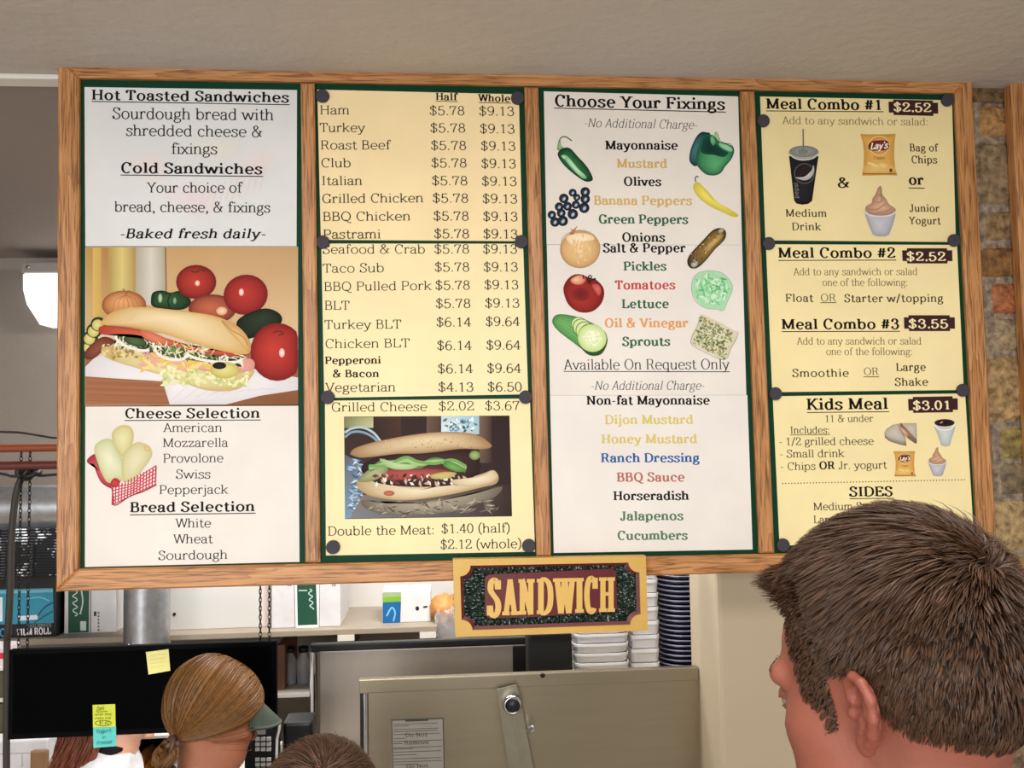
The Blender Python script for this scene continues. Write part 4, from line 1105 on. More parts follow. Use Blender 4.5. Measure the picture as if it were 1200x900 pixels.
# -- magnets
MG = [(378, 113, 'at the top left corner of the Ham to Pastrami sheet'), (606.4, 115.4, 'beside the word Whole at the top right'), (378.4, 284, 'at the left end of the gap below Pastrami'), (611, 283.5, 'at the right end of the gap below Pastrami'),
      (384.2, 465.6, 'at the left end of the gap above Grilled Cheese'), (615.8, 465.4, 'at the right end of the gap above the $3.67 price'), (390.4, 641, 'at the bottom left under Double the Meat'), (619.6, 639.4, 'at the bottom right beside $2.12 (whole)'),
      (894, 142, 'on the left edge of the Meal Combo #1 sheet'), (1109.5, 117.8, 'at the top right corner above the first $2.52 tag'), (900.4, 285.6, 'at the left end of the gap above Meal Combo #2'), (1117.4, 282, 'at the right end of the gap above Meal Combo #2'),
      (908.4, 461.4, 'at the left end of the gap above Kids Meal'), (1127.6, 457.4, 'at the right end of the gap above the $3.01 tag'), (917.2, 638.6, 'at the bottom left corner of the Kids Meal sheet')]
g = None
for (x, y, t_) in MG:
    c = P(x, y, YM - 0.0012)
    lb = 'round dark grey magnet ' + t_
    if g is None:
        mb = MB(); r = 0.0158
        mb.lathe([(0, -0.0058), (r - 0.0015, -0.0058), (r - 0.0004, -0.0052), (r, -0.004), (r, 0.0), (0, 0.0)], c, 28, 'y', smooth=False)
        g = tag(mb.build('magnet', M_magnet, None, c), lb, 'magnet', 'round magnets holding the yellow sheets')
    else:
        m_ = g.copy(); COL.objects.link(m_); m_.location = c; m_['label'] = lb

# ------------------------------------------------------------------ carved SANDWICH sign
YSG = YB - 0.026
sign = empty('sandwich_sign', Vector((P(646, 745, YSG).x, YSG + 0.012, P(646, 745, YSG).z)), 'carved wooden sign reading SANDWICH hanging from the bottom rail of the menu board', 'sign')
O4 = [(530.5, 655.5), (757, 651.5), (759.5, 739), (533.5, 747)]


def sg(u, v):
    """sign coordinates 0..1 across, 0..1 down"""
    a = np.array(O4[0]) * (1 - u) + np.array(O4[1]) * u; b = np.array(O4[3]) * (1 - u) + np.array(O4[2]) * u
    p = a * (1 - v) + b * v
    q = P(p[0], p[1], YSG)
    return q.x, q.z


def inner(mu, mv, ru, rv):
    pts = []
    cs = [(mu, mv, 90, 0), (1 - mu, mv, 180, 90), (1 - mu, 1 - mv, 270, 180), (mu, 1 - mv, 360, 270)]
    for (cu, cv, a0, a1) in cs:
        for t in np.linspace(a0, a1, 7):
            pts.append((cu + ru * math.cos(math.radians(t)), cv + rv * math.sin(math.radians(t))))
    return pts


def outer_of(p):
    dx, dy = p[0] - 0.5, p[1] - 0.5
    k = 0.5 / max(abs(dx), abs(dy)); return (0.5 + dx * k, 0.5 + dy * k)


I1 = inner(0.036, 0.085, 0.055, 0.135); n = len(I1)
# frame ring: scalloped opening, square outside (corner points snapped)
Oo = []
for k, c in enumerate(((0, 0), (1, 0), (1, 1), (0, 1))):
    a, b = I1[k * 7], I1[k * 7 + 6]
    a = (c[0], a[1]) if k % 2 == 0 else (a[0], c[1]); b = (b[0], c[1]) if k % 2 == 0 else (c[0], b[1])
    for i in range(7):
        t = i / 3.0
        Oo.append(tuple(a[m] + (c[m] - a[m]) * t for m in (0, 1)) if t <= 1 else tuple(c[m] + (b[m] - c[m]) * (t - 1) for m in (0, 1)))
mb = MB()
f0, f1 = YSG, YSG + 0.024
A = [sg(*p) for p in Oo]; B = [sg(*p) for p in I1]
vs = [(p[0], f0 + 0.002, p[1]) for p in A] + [(A[i][0] * .985 + B[i][0] * .015, f0, A[i][1] * .985 + B[i][1] * .015) for i in range(n)] + [(p[0], f0, p[1]) for p in B] + [(p[0], f0 + 0.011, p[1]) for p in B] + [(p[0], f1, p[1]) for p in A]
fs = []
for i in range(n):
    j = (i + 1) % n
    for k in (0, 1, 2): fs.append((k * n + i, k * n + j, (k + 1) * n + j, (k + 1) * n + i))
    fs.append((i, 4 * n + i, 4 * n + j, j))
mb.add(vs, fs); mb.add(vs[4 * n:], [tuple(range(n))])
mb.build('border', plain('sign_gold_paint', (214, 172, 88), 0.42, var=0.08, scale=30, bump=0.08, bscale=50), sign)
# maroon inner edge
I2 = inner(0.052, 0.125, 0.052, 0.128)
C2 = [sg(*p) for p in I2]
mb = MB()
vs = [(p[0], f0 + 0.007, p[1]) for p in B] + [(p[0], f0 + 0.0095, p[1]) for p in C2] + [(p[0], f0 + 0.016, p[1]) for p in C2]
fs = []
for i in range(n):
    j = (i + 1) % n
    fs += [(i, j, n + j, n + i), (n + i, n + j, 2 * n + j, 2 * n + i)]
mb.add(vs, fs)
M_maroon = plain('sign_maroon_paint', (98, 22, 30), 0.4, var=0.1)
mb.build('inner_edge', M_maroon, sign)
# gouged green ground
mb = MB(); nu, nv = 150, 62
vs = []
for j in range(nv + 1):
    for i in range(nu + 1):
        u_, v_ = 0.045 + 0.91 * i / nu, 0.10 + 0.80 * j / nv
        x, z = sg(u_, v_)
        # gouge marks run towards the lettering
        side = min(1.0, max(0.0, (abs(u_ - 0.5) - 0.30) / 0.08))
        h1 = noise.noise(Vector((u_ * 26, v_ * 26, 1.0))); h2 = noise.noise(Vector((u_ * 60, v_ * 9, 5.0)))
        h = h1 * side + h2 * (1 - side)
        h = abs(h) ** 0.7
        vs.append((x, f0 + 0.0155 - 0.0085 * h, z))
fs = [(j * (nu + 1) + i, j * (nu + 1) + i + 1, (j + 1) * (nu + 1) + i + 1, (j + 1) * (nu + 1) + i) for j in range(nv) for i in range(nu)]
mb.add(vs, fs, smooth=False)
mb.build('carved_ground', plain('sign_green_paint', (8, 36, 26), 0.2, var=0.3, scale=60, coat=0.4), sign)
# raised plaque behind letters
mb = MB()
pl = [sg(*p) for p in ((0.165, 0.235), (0.19, 0.205), (0.60, 0.18), (0.825, 0.165), (0.845, 0.20), (0.845, 0.70), (0.80, 0.735), (0.40, 0.775), (0.18, 0.775), (0.158, 0.72))]
mb.prism(pl, f0 + 0.0035, f0 + 0.0165)
mb.build('letter_plaque', M_maroon, sign)
# SANDWICH letters, each a raised block
LX = [('S', 570.5, 587.5), ('A', 588.5, 607.5), ('N', 607.5, 626.5), ('D', 629, 648.5), ('W', 648, 675.5), ('I', 674, 684), ('C', 684.5, 700.5), ('H', 702, 720.5)]
M_let = plain('sign_letter_paint', (224, 182, 98), 0.42, var=0.06, scale=40)
for (ch, xa, xb) in LX:
    t0 = (xa - 570) / 151.0
    yb_, cap = 721.5 - 5.0 * t0, 42.0 - 1.8 * t0
    adv = GL[ch][0] + 0.06
    polys, wd = text_polys(ch, 'wood', 0.5)
    xsn = [p[0] for q_ in polys for p in q_]; a0, a1 = min(xsn), max(xsn)
    mb = MB()
    for iq, q_ in enumerate(polys):
        pts = []
        for p in q_:
            px_ = xa + (p[0] - a0) / (a1 - a0) * (xb - xa); py_ = yb_ - p[1] * cap - (px_ - xa) * 0.02
            v = P(px_, py_, YSG); pts.append((v.x, v.z))
        mb.prism(pts, f0 - 0.0015 - iq * 4e-6, f0 + 0.006)
    mb.build('letter', M_let, sign)
# ------------------------------------------------------------------ kitchen behind the pass-through
def bx(mb, x0, y0, x1, y1, Y, depth, bev=0.0):
    """box whose front face covers the pixels x0..x1, y0..y1 at distance Y"""
    a, b = P(x0, (y0 + y1) / 2, Y).x, P(x1, (y0 + y1) / 2, Y).x
    zt, zb = P((x0 + x1) / 2, y0, Y).z, P((x0 + x1) / 2, y1, Y).z
    mb.box(a, Y, zb, b, Y + depth, zt, bev)
    return (a + b) / 2, zb, zt


# window in the back wall, dark blinds with daylight behind
YWI = YK - 0.002
win = MB(); bx(win, -60, 606, 80, 700, YWI - 0.02, 0.02)
m, nt, N, L, b = newmat('window_daylight')
tc = N.new('ShaderNodeTexCoord'); nz = N.new('ShaderNodeTexNoise'); nz.inputs['Scale'].default_value = 9; nz.inputs['Detail'].default_value = 5; nz.inputs['Roughness'].default_value = 0.7
L.new(tc.outputs['Object'], nz.inputs['Vector'])
cr = N.new('ShaderNodeValToRGB'); cr.color_ramp.elements[0].position = 0.53; cr.color_ramp.elements[1].position = 0.6
cr.color_ramp.elements[0].color = (0.012, 0.012, 0.014, 1); cr.color_ramp.elements[1].color = (0.95, 0.98, 1.0, 1)
L.new(nz.outputs['Fac'], cr.inputs[0]); L.new(cr.outputs[0], b.inputs['Emission Color']); b.inputs['Emission Strength'].default_value = 1.6; b.inputs['Base Color'].default_value = (0.02, 0.02, 0.02, 1)
window = tag(win.build('window_1', m, None, P(10, 700, YWI)), kind='structure')
mb = MB()
for (x0, x1) in ((-62, -54), (1, 6), (33, 38), (76, 82)): bx(mb, x0, 604, x1, 702, YWI - 0.05, 0.03)
bx(mb, -62, 600, 82, 606, YWI - 0.05, 0.03); bx(mb, -62, 698, 82, 704, YWI - 0.05, 0.03)
mb.build('window_frame', plain('window_frame_paint', (150, 146, 148), 0.5), window)
mb = MB()
for i in range(27):
    y = 608 + i * 3.4
    bx(mb, -56, y, 78, y + 1.7, YWI - 0.075, 0.012)
mb.build('window_blind', M_blackm, window)

# light on the kitchen wall
lf = empty('wall_light', P(60, 316, 4.16), 'bright white wraparound light fixture high on the kitchen wall, left of the board', 'light fixture')
mb = MB(); bx(mb, 24, 307, 330, 319, 3.99, 0.178, 0.006); mb.build('housing', M_fixt, lf)
mb = MB(); q0 = [(25.5, 319), (25.5, 338), (30, 358), (43, 379.5), (328, 371), (328, 313)]
A = [P(x, y, 4.0) for x, y in q0]; c0 = sum(A, Vector()) / 6
vs = [(p.x, 4.16, p.z) for p in A] + [(p.x, 4.03, p.z) for p in A] + [(c0.x + (p.x - c0.x) * .985, 4.0, c0.z + (p.z - c0.z) * .9) for p in A]
fs = [(12, 13, 14, 15, 16, 17)]
for k in (0, 6): fs += [(k + i, k + 6 + i, k + 6 + (i + 1) % 6, k + (i + 1) % 6) for i in range(6)]
mb.add(vs, fs); mb.build('diffuser', M_lens, lf)
mb = MB(); mb.lathe([(0, -0.004), (0.008, -0.004), (0.008, 0)], P(33, 313, 3.99), 10, 'y'); mb.build('screw', M_galv, lf)

# pipes, cables and the hose
xr_ = -0.0
tube = lambda name, pts, r, mt, lb, cat: tag((lambda mb: mb.build(name, mt, None, pts[0]))(MB().tube(pts, r, 12)), lb, cat)
YP = 2.312
za = P(20, 525, YP).z; zb_ = P(20, 545.5, YP).z
tube('conduit_pipe', [(XL + 0.001, YP, za), (xr - 0.001, YP, za)], 0.0108, M_orange, 'upper orange pipe running level behind the left edge of the board', 'pipe')
tube('conduit_pipe', [(XL + 0.001, YP, zb_), (xr - 0.001, YP, zb_)], 0.0115, M_red, 'lower dark red pipe running level behind the left edge of the board', 'pipe')
for o in bpy.data.objects:
    if o.name.startswith('conduit_pipe'): o['group'] = 'pipes behind the board'


def smooth3(pts, per=6):
    return [Vector(p) for p in catmull([tuple(p) for p in pts], per)]


tube('power_cable', smooth3([P(x, y, 2.36) for x, y in ((-560, 470), (-300, 492), (-60, 501), (-20, 504), (0, 506), (25, 507), (50, 511), (66, 513), (100, 512), (150, 505))]), 0.003, M_cable, 'thin black cable sagging above the orange pipe', 'cable')
tube('power_cable', smooth3([P(x, y, 2.35) for x, y in ((-540, 520), (-300, 536), (-60, 551), (0, 555), (14, 558), (25, 557), (33, 552), (45, 557), (66, 556), (140, 550))]), 0.0038, M_cable, 'black cable tied in a bundle below the red pipe', 'cable')
ho = empty('rubber_hose', P(10, 768, 2.34), 'dark hose hanging from the cable bundle down beside the black screen', 'hose')
mb = MB(); mb.tube(smooth3([P(x, y, Y) for x, y, Y in ((34, 545, 2.34), (27, 556, 2.335), (20, 574, 2.33), (16, 600, 2.33), (13, 640, 2.33), (11.5, 700, 2.33), (9.5, 740, 2.34), (8.2, 758, 2.36), (7.6, 860, 2.37), (7.6, 1000, 2.37))]), [0.011] * 8 + [0.0085] * 47, 12)
mb.build('hose', M_hose, ho)
mb = MB()
for k in range(3):
    c = P(30 + k * 4, 553 + k, 2.335); mb.torus(c, 0.018, 0.007, Matrix.Rotation(0.5 + k, 3, 'Z') @ Matrix.Rotation(0.6 * k, 3, 'X'), 14, 7)
mb.build('tie', M_cable, ho)

# galvanised duct: along the wall, elbow, down to the shelf
Yd = 3.3
cz = P(30, 594, Yd).z; xd = P(172, 720, 3.3).x
pts = [Vector((XL + 0.002, Yd, cz)), Vector((xd - 0.22, Yd, cz))] + [Vector((xd - 0.22 + 0.22 * math.sin(t), Yd - 0.0, cz - 0.22 + 0.22 * math.cos(t))) for t in np.linspace(0.2, 1.57, 7)] + [Vector((xd, Yd, P(172, 840, Yd).z))]
du = empty('duct', (xd, Yd, P(172, 840, Yd).z), 'silver galvanised duct running along the wall and down left of the white panel', 'duct')
mb = MB(); mb.tube(pts, 0.080, 28, True); mb.build('pipe', M_galv, du)
for x in (-2.5, -1.4):
    mb = MB(); mb.tube([(x, Yd, cz), (x + 0.02, Yd, cz)], 0.083, 28); mb.build('joint_ring', M_galv, du)
mb = MB(); mb.tube([(xd, Yd, P(172, 760, Yd).z), (xd, Yd, P(172, 755, Yd).z)], 0.083, 28); mb.build('joint_ring', M_galv, du)
mb = MB(); mb.lathe([(0, -0.006), (0.008, -0.005), (0.009, 0)], P(160, 751, Yd) - Vector((0, 0.079, 0)), 12, 'y'); mb.build('rivet', M_chrome, du)

# long wall shelf with brackets
YSH = 3.42
zs = P(70, 748.5, YSH).z
sh = empty('wall_shelf', (-1.0, 4.1, zs - 0.2), 'long pale shelf on the back wall carrying cartons and boxes', 'shelf')
xe = P(512, 738, YSH).x
mb = MB(); mb.box(XL + 0.001, YSH, zs - 0.022, xe, YK, zs, 0.003); mb.build('board', M_shelfd, sh)
for (x, y) in ((-2.2, 0), (P(406, 740, YSH).x, 0), (P(502, 740, YSH).x, 0)):
    mb = MB(); mb.box(x - 0.022, YSH + 0.02, zs - 0.10, x + 0.022, YK, zs - 0.022); mb.build('bracket', M_black, sh)
    mb = MB(); mb.box(x - 0.034, YSH - 0.004, zs - 0.045, x + 0.03, YSH + 0.02, zs - 0.022); mb.build('bracket_end', M_shelf, sh)


def carton(name, lb, x0, y0, x1, Yf, depth, col=(212, 210, 210), cat='box', group='boxes on the long wall shelf'):
    """box standing on the shelf"""
    a, b = P(x0, 730, Yf).x, P(x1, 730, Yf).x
    zt = P((x0 + x1) / 2, y0, Yf).z
    r = empty(name, ((a + b) / 2, Yf + depth / 2, zs), lb, cat, group)
    mb = MB(); mb.k = lin(col); mb.box(a, Yf, zs, b, Yf + depth, zt, 0.004); mb.build('carton', M_paint, r)
    return r


def decal(parent, name, Yf):
    k = Ink(Yf - 0.0006); k.lean = False
    return k


DG = (22, 74, 54)
# film roll box
r = carton('film_roll_box', 'black and turquoise box reading FILM ROLL at the left end of the shelf', -40, 691, 66, 3.46, 0.3, (18, 18, 22))
k = decal(r, 'l', 3.46)
k.poly([(-39, 692), (62, 689), (63, 730), (-39, 733)], (46, 142, 170)); k.poly([(-39, 693), (62, 690.5), (62, 694), (-39, 697)], (120, 180, 196))
k.poly([(-4, 700), (3, 700), (3, 728), (-4, 729)], (230, 236, 240)); k.poly([(21, 722), (44, 720.5), (44, 726), (21, 727.5)], (222, 232, 238)); k.curve([(44, 722), (52, 712), (62, 706)], 2.0, (24, 80, 110)); k.curve([(40, 730), (52, 722), (62, 716)], 1.6, (24, 80, 110)); k.curve([(30, 702), (46, 700), (58, 704)], 1.4, (110, 190, 210))
k.text('FILM ROLL', 20, 744.6, 60, 742.8, 7.6, 'sans', (226, 226, 228)); k.text('FOOD SERVICE', 31, 735.6, 60, 734.2, 3.6, 'thin', (190, 190, 194)); k.text('30', -10, 746, 8.4, 745.4, 8.6, 'sans', (60, 150, 190))
k.build('printed_label', M_paint, r)
# green and white cartons
r = carton('paper_towel_carton', 'green and white carton standing right of the FILM ROLL box', 75, 640, 136, 3.5, 0.3)
k = decal(r, 'l', 3.5)
k.poly([(80, 642), (105, 641), (104, 741), (80, 742)], DG); k.curve([(88 + 3 * math.sin(i * 1.9), 722 - i * 2.6) for i in range(20)], 1.1, (206, 220, 212), 3); k.curve([(95, 690), (97, 705), (94, 720)], 1.6, (190, 210, 200)); k.poly([(94, 728), (101, 728), (101, 739), (94, 739)], (206, 216, 210)); k.line([(106.5, 642), (106, 744)], 1.4, (120, 118, 118)); k.poly([(110, 716.5), (113, 716.5), (113, 722), (110, 722)], (40, 36, 40))
for i in range(6): k.line([(115.5, 717 + i * 4), (115.5, 719.4 + i * 4)], 2, (110, 106, 108))
k.build('printed_label', M_paint, r)
r = carton('paper_towel_carton', 'green and white carton half hidden behind the vertical duct', 139, 640, 200, 3.85, 0.26)
k = decal(r, 'l', 3.85); k.poly([(143, 642), (196, 640), (196, 739), (142, 741)], DG); k.build('printed_label', M_paint, r)
r = carton('paper_towel_carton', 'white carton with a green band, standing right of the chains', 318, 640, 399, 3.47, 0.3)
k = decal(r, 'l', 3.47)
k.poly([(344, 642), (375, 641), (374, 735), (346, 736)], (236, 236, 234)); k.poly([(347, 642), (369, 641), (372, 732), (349, 733)], DG); k.line([(344, 642), (346, 736)], 0.8, (120, 120, 120)); k.line([(375, 642), (374, 736)], 0.8, (120, 120, 120)); k.curve([(363 + 2.4 * math.sin(i * 1.9) + i * .25, 690 + i * 2.2) for i in range(12)], 1.1, (200, 216, 208), 3); k.line([(350, 692), (360, 692)], 1.2, (190, 210, 200))
for x in (338, 340.5, 390, 392.5): k.line([(x, 684), (x, 687)], 1.2, (96, 80, 84))
k.build('printed_label', M_paint, r)
# white upright panel
r = empty('white_cupboard', (P(258, 720, 3.5).x, 3.56, zs), 'large plain white cupboard behind the hanging chains', 'panel')
mb = MB(); mb.box(P(199, 720, 3.5).x, 3.5, zs, P(303.5, 720, 3.5).x, 3.54, P(250, 600, 3.5).z, 0.003); mb.build('door', M_board, r)
mb = MB(); mb.box(P(304.5, 720, 3.5).x, 3.51, zs, P(316.5, 720, 3.5).x, 3.54, P(250, 600, 3.5).z, 0.003); mb.build('edge_strip', plain('pink_white_paint', (226, 212, 206), 0.4, var=0.03), r)
mb = MB(); mb.lathe([(0, -0.004), (0.006, -0.003), (0.006, 0.0)], P(204.5, 719.5, 3.5), 10, 'y'); mb.build('screw', M_dark, r)
mb = MB(); mb.box(P(399, 720, 3.82).x, 3.84, zs, P(760, 720, 3.82).x, 3.86, P(400, 560, 3.84).z)  # added panel, coloured paler where the back wall is brighter lit
S('wall_kitchen', mb, plain('lit_wall_panel', (206, 202, 196), 0.55, var=0.04))
# small white box with blue label
r = carton('glove_box', 'small white box with a blue and green label on the shelf left of the sign', 448, 693, 505, 3.5, 0.16)
k = decal(r, 'l', 3.5); k.poly([(448.5, 694), (470, 693.4), (470, 699), (448.5, 700)], (150, 170, 130)); k.poly([(448.5, 700), (470, 699), (470, 705), (448.5, 706)], (120, 170, 40)); k.poly([(448.5, 706), (470, 705), (469, 730), (448.5, 730.5)], (14, 94, 150)); k.curve([(453, 722), (459, 712), (463, 718), (461, 728)], 1.8, (120, 180, 214)); k.build('printed_label', M_paint, r)
k = decal(r, 'l', 3.5); k.ell(489, 713, 2.2, 2.6, (30, 30, 32)); k.build('printed_mark', M_paint, r)
k = decal(r, 'l', 3.5); k.line([(496, 711.6), (501, 710.8)], 2.2, (30, 30, 34)); k.build('printed_mark', M_paint, r)
# crumpled bag
c = P(520, 722, 3.5)
r = empty('plastic_bag', (c.x, 3.56, zs), 'crumpled clear bag of orange buns hanging over the shelf end beside the sign', 'bag', 'boxes on the long wall shelf'); del r['group']
mb = MB()
vs = []; fs = []
for i in range(15):
    for j in range(20):
        th, ph = math.pi * i / 14, 2 * math.pi * j / 20
        d = Vector((math.sin(th) * math.cos(ph), math.sin(th) * math.sin(ph), math.cos(th)))
        q = d * (1 + 0.28 * noise.noise(d * 3.0) + 0.1 * noise.noise(d * 9))
        vs.append(Vector((c.x + q.x * 0.055, 3.5 + q.y * 0.06, zs + 0.052 + q.z * 0.055)))
for i in range(14):
    for j in range(20): fs.append((i * 20 + j, i * 20 + (j + 1) % 20, (i + 1) * 20 + (j + 1) % 20, (i + 1) * 20 + j))
mb.add(vs, fs, smooth=True); mb.build('bun', plain('bun_crust', (196, 132, 70), 0.6, var=0.4, scale=30), r)
mb = MB(); vs = []
for v in [(p - Vector((c.x, 3.5, zs + 0.05))) for p in vs or []]: pass
vs = []
for i in range(17):
    for j in range(22):
        th, ph = math.pi * i / 16, 2 * math.pi * j / 22
        d = Vector((math.sin(th) * math.cos(ph), math.sin(th) * math.sin(ph), math.cos(th)))
        q = d * (1 + 0.35 * noise.noise(d * 4.0 + Vector((3, 0, 0))) + 0.16 * noise.noise(d * 11))
        vs.append((c.x + 0.02 + q.x * 0.06, 3.455 + q.y * 0.03, zs - 0.03 + q.z * 0.10))
fs = [(i * 22 + j, i * 22 + (j + 1) % 22, (i + 1) * 22 + (j + 1) % 22, (i + 1) * 22 + j) for i in range(16) for j in range(22)]
mb.add(vs, fs, smooth=True); mb.build('bag_film', plain('bag_film_plastic', (235, 232, 228), 0.15, var=0.1, trans=0.6, alpha=0.55), r)

# lower shelf with two spray bottles
zl = P(344, 812.5, 3.55).z
r = empty('wall_shelf', (P(344, 812, 3.55).x, 3.9, zl - 0.02), 'short lower shelf carrying two bottles, right of the black screen', 'shelf')
mb = MB(); mb.box(P(270, 812, 3.55).x, 3.55, zl - 0.017, P(420, 812, 3.55).x, YK, zl, 0.002); mb.build('board', M_shelf, r)
mb = MB(); mb.box(P(325, 780, 3.6).x, 3.6, zl, P(333.5, 780, 3.6).x, 3.9, P(330, 756, 3.6).z); mb.build('upright', plain('brown_board', (128, 84, 62), 0.6), r)
bot = None
M_blue = plain('blue_liquid', (92, 122, 164), 0.2, var=0.05)
for (x, lb) in ((340.2, 'left clear bottle with blue liquid and black cap on the lower shelf'), (355.6, 'right clear bottle with blue liquid and black cap, beside the steel cabinet')):
    c = P(x, 812.5, 3.68); c.z = zl
    if bot is None:
        bot = empty('spray_bottle', c, lb, 'bottle', 'bottles on the lower shelf')
        h = P(340, 763, 3.68).z - zl
        mb = MB(); mb.lathe([(0, 0.001), (0.024, 0.001), (0.025, 0.01), (0.025, h * .34), (0.0, h * .34)], c, 20); mb.build('liquid', M_blue, bot)
        mb = MB(); mb.lathe([(0.0, 0.0), (0.026, 0.0), (0.027, 0.01), (0.027, h * .68), (0.022, h * .8), (0.012, h * .9), (0.012, h)], c, 20); mb.build('shell', plain('bottle_plastic', (232, 232, 236), 0.25, trans=0.0, alpha=0.38), bot)
        mb = MB(); mb.lathe([(0.013, h * .97), (0.021, h * .97), (0.021, h + 0.018), (0, h + 0.02)], c, 16); mb.build('cap', M_black, bot)
    else:
        dup(bot, c, lb)

# ------------------------------------------------------------------ hanging black screen with notes
YT = 2.30
tv = empty('hanging_screen', (P(167, 810, YT).x, YT + 0.03, P(167, 862, YT).z), 'wide black flat screen hanging on chains at the lower left', 'screen')
mb = MB(); xa, xb_ = P(9.5, 812, YT).x, P(324, 805, YT).x; zt_, zb2 = P(167, 756.5, YT).z, P(167, 860.5, YT).z
mb.box(xa, YT, zb2, xb_, YT + 0.02, zt_, 0.003); mb.build('housing', plain('screen_plastic', (4, 4, 5), 0.5, var=0.1, spec=0.05), tv)
mb = MB(); mb.box(xa + 0.012, YT - 0.0008, zb2 + 0.014, xb_ - 0.012, YT + 0.002, zt_ - 0.012); mb.build('display_panel', plain('screen_glass', (4, 4, 5), 0.6, var=0.1, spec=0.02), tv)
mb = MB(); mb.box((xa + xb_) / 2 - 0.16, YT + 0.02, zb2 + 0.05, (xa + xb_) / 2 + 0.16, YT + 0.05, zt_ - 0.05, 0.008); mb.build('rear_box', M_blackm, tv)
# chains
ZC = CZ


def chain(x, lb, ztop):
    mb = MB(); z = zt_ + 0.004; i = 0
    while z < ztop:
        mb.torus((x, YT + 0.012, z), 0.0058, 0.0014, Matrix.Diagonal((0.62, 1, 1.25)).to_3x3() if i % 2 else Matrix.Rotation(math.pi / 2, 3, 'Z') @ Matrix.Diagonal((0.62, 1, 1.25)).to_3x3(), 10, 5)
        z += 0.0112; i += 1
    o = mb.build('hanging_chain', M_dark, None, (x, YT + 0.012, zt_))
    return tag(o, lb, 'chain', 'chains holding up the black screen')


chain(P(19, 756, YT).x, 'thin dark chain nearest the hose, outermost on the left', za)
chain(P(29.5, 756, YT).x, 'thin dark chain second from the left, right of the hose', za)
chain(P(304, 748, YT).x, 'thin dark chain crossing the right edge of the white panel', ZC)
chain(P(314.5, 748, YT).x, 'rightmost thin dark chain, left of the white carton with green band', ZC)


def note(lb, quad, col, lines):
    Yn = YT - 0.004
    k = Ink(Yn)
    c = lin(col)
    A = [P(x, y, Yn) for x, y in quad]
    B_ = [P(x, y, YT - 0.0012) for x, y in quad]
    # lower edge curls away from the screen
    vs = [(A[0].x, YT - 0.0012, A[0].z), (A[1].x, YT - 0.0012, A[1].z), (A[2].x, Yn, A[2].z), (A[3].x, Yn, A[3].z)]
    k.add(vs, [(0, 1, 2, 3)], c)
    k.add([(v[0], v[1] + 0.0008, v[2]) for v in vs], [(3, 2, 1, 0)], c)
    k.z = 0.0004
    for L_ in lines:
        if L_[0] == 't': k.text(L_[1], *L_[2:6], L_[6], 'hand', L_[7])
        else: k.curve(L_[1], L_[2], L_[3], closed=L_[4])
    o = sum(A, Vector()) / 4
    ob = k.build('sticky_note', M_paint, None, (o.x, Yn, o.z))
    return tag(ob, lb, 'note', 'sticky notes on the black screen')


GI = (60, 60, 30)
note('pale yellow sticky note near the top edge of the black screen', [(170.5, 764.5), (197, 761), (199.5, 786), (174, 790.5)], (242, 236, 150), [('c', [(176 + 0, 769 + i * 4.5), (183, 767.6 + i * 4.5), (193, 766.5 + i * 4.5)], 0.5, (218, 211, 132), False) for i in range(4)])
note('bright yellow-green sticky note with handwriting, above the turquoise note', [(108, 826.5), (134.5, 825.5), (135.5, 851.5), (109, 852.5)], (214, 226, 56), [('t', 'Deli', 113, 832.5, 122, 832, 4.2, GI), ('t', 'when they', 111, 838.6, 131, 838, 2.8, GI), ('t', 'make one', 111, 843, 130, 842.4, 2.8, GI), ('t', '$1.62', 116, 849.2, 128, 848.8, 3.8, GI),
      ('c', [(121 + 9.5 * math.cos(t), 847.4 + 3.2 * math.sin(t)) for t in np.linspace(0, 6.28, 10)[:-1]], 0.6, GI, True), ('c', [(112, 834), (118, 834), (126, 833.4)], 0.6, GI, False)])
note('turquoise sticky note reading Yogurt in Freezer, hanging below the screen', [(108.5, 852.4), (135.5, 851.5), (136, 874.5), (109.5, 876.5)], (96, 214, 206), [('t', 'Yogurt', 112, 859.5, 130, 857.6, 4.4, (20, 70, 80)), ('t', 'in', 119, 866, 124, 865.6, 3.6, (20, 70, 80)), ('t', 'Freezer', 113, 873, 132, 871, 4.4, (20, 70, 80))])

# ------------------------------------------------------------------ clutter left of and under the screen
zc = 0.85
cb = empty('back_counter', (-1.6, 3.05, 0), 'pale counter under the black screen carrying cartons', 'counter')
mb = MB(); mb.box(XL + 0.002, 2.80, zc - 0.04, -0.6, 3.2, zc, 0.004); mb.build('worktop', M_shelf, cb)
mb = MB(); mb.box(XL + 0.02, 2.84, 0, -0.62, 3.2, zc - 0.04); mb.build('cabinet', plain('counter_front', (170, 166, 164), 0.5), cb)


def standing(name, lb, x0, y0, x1, Yf, depth, col, cat, zbase, mt=None, bev=0.005):
    a, b = P(x0, y0 + 10, Yf).x, P(x1, y0 + 10, Yf).x
    zt = P((x0 + x1) / 2, y0, Yf).z
    mb = MB(); mb.k = lin(col); mb.box(a, Yf, zbase, b, Yf + depth, zt, bev)
    return mb, ((a + b) / 2, Yf + depth / 2, zbase), zt


mb, o, zt = standing('w', '', -30, 868, 56, 2.83, 0.075, (206, 204, 206), 'box', zc); r = empty('white_carton', o, 'white carton on the counter under the left end of the screen', 'box'); mb.build('carton', M_paint, r)
k = Ink(2.8292); k.lean = False; k.line([(-28, 884), (55, 882)], 0.8, (150, 148, 150)); k.line([(26, 884), (26, 899)], 0.8, (160, 158, 160)); k.build('seam', M_paint, r)
mb, o, zt = standing('b', '', 35, 880, 56, 2.815, 0.012, (132, 98, 60), 'box', zc); mb.build('brown_patch', M_paint, r)
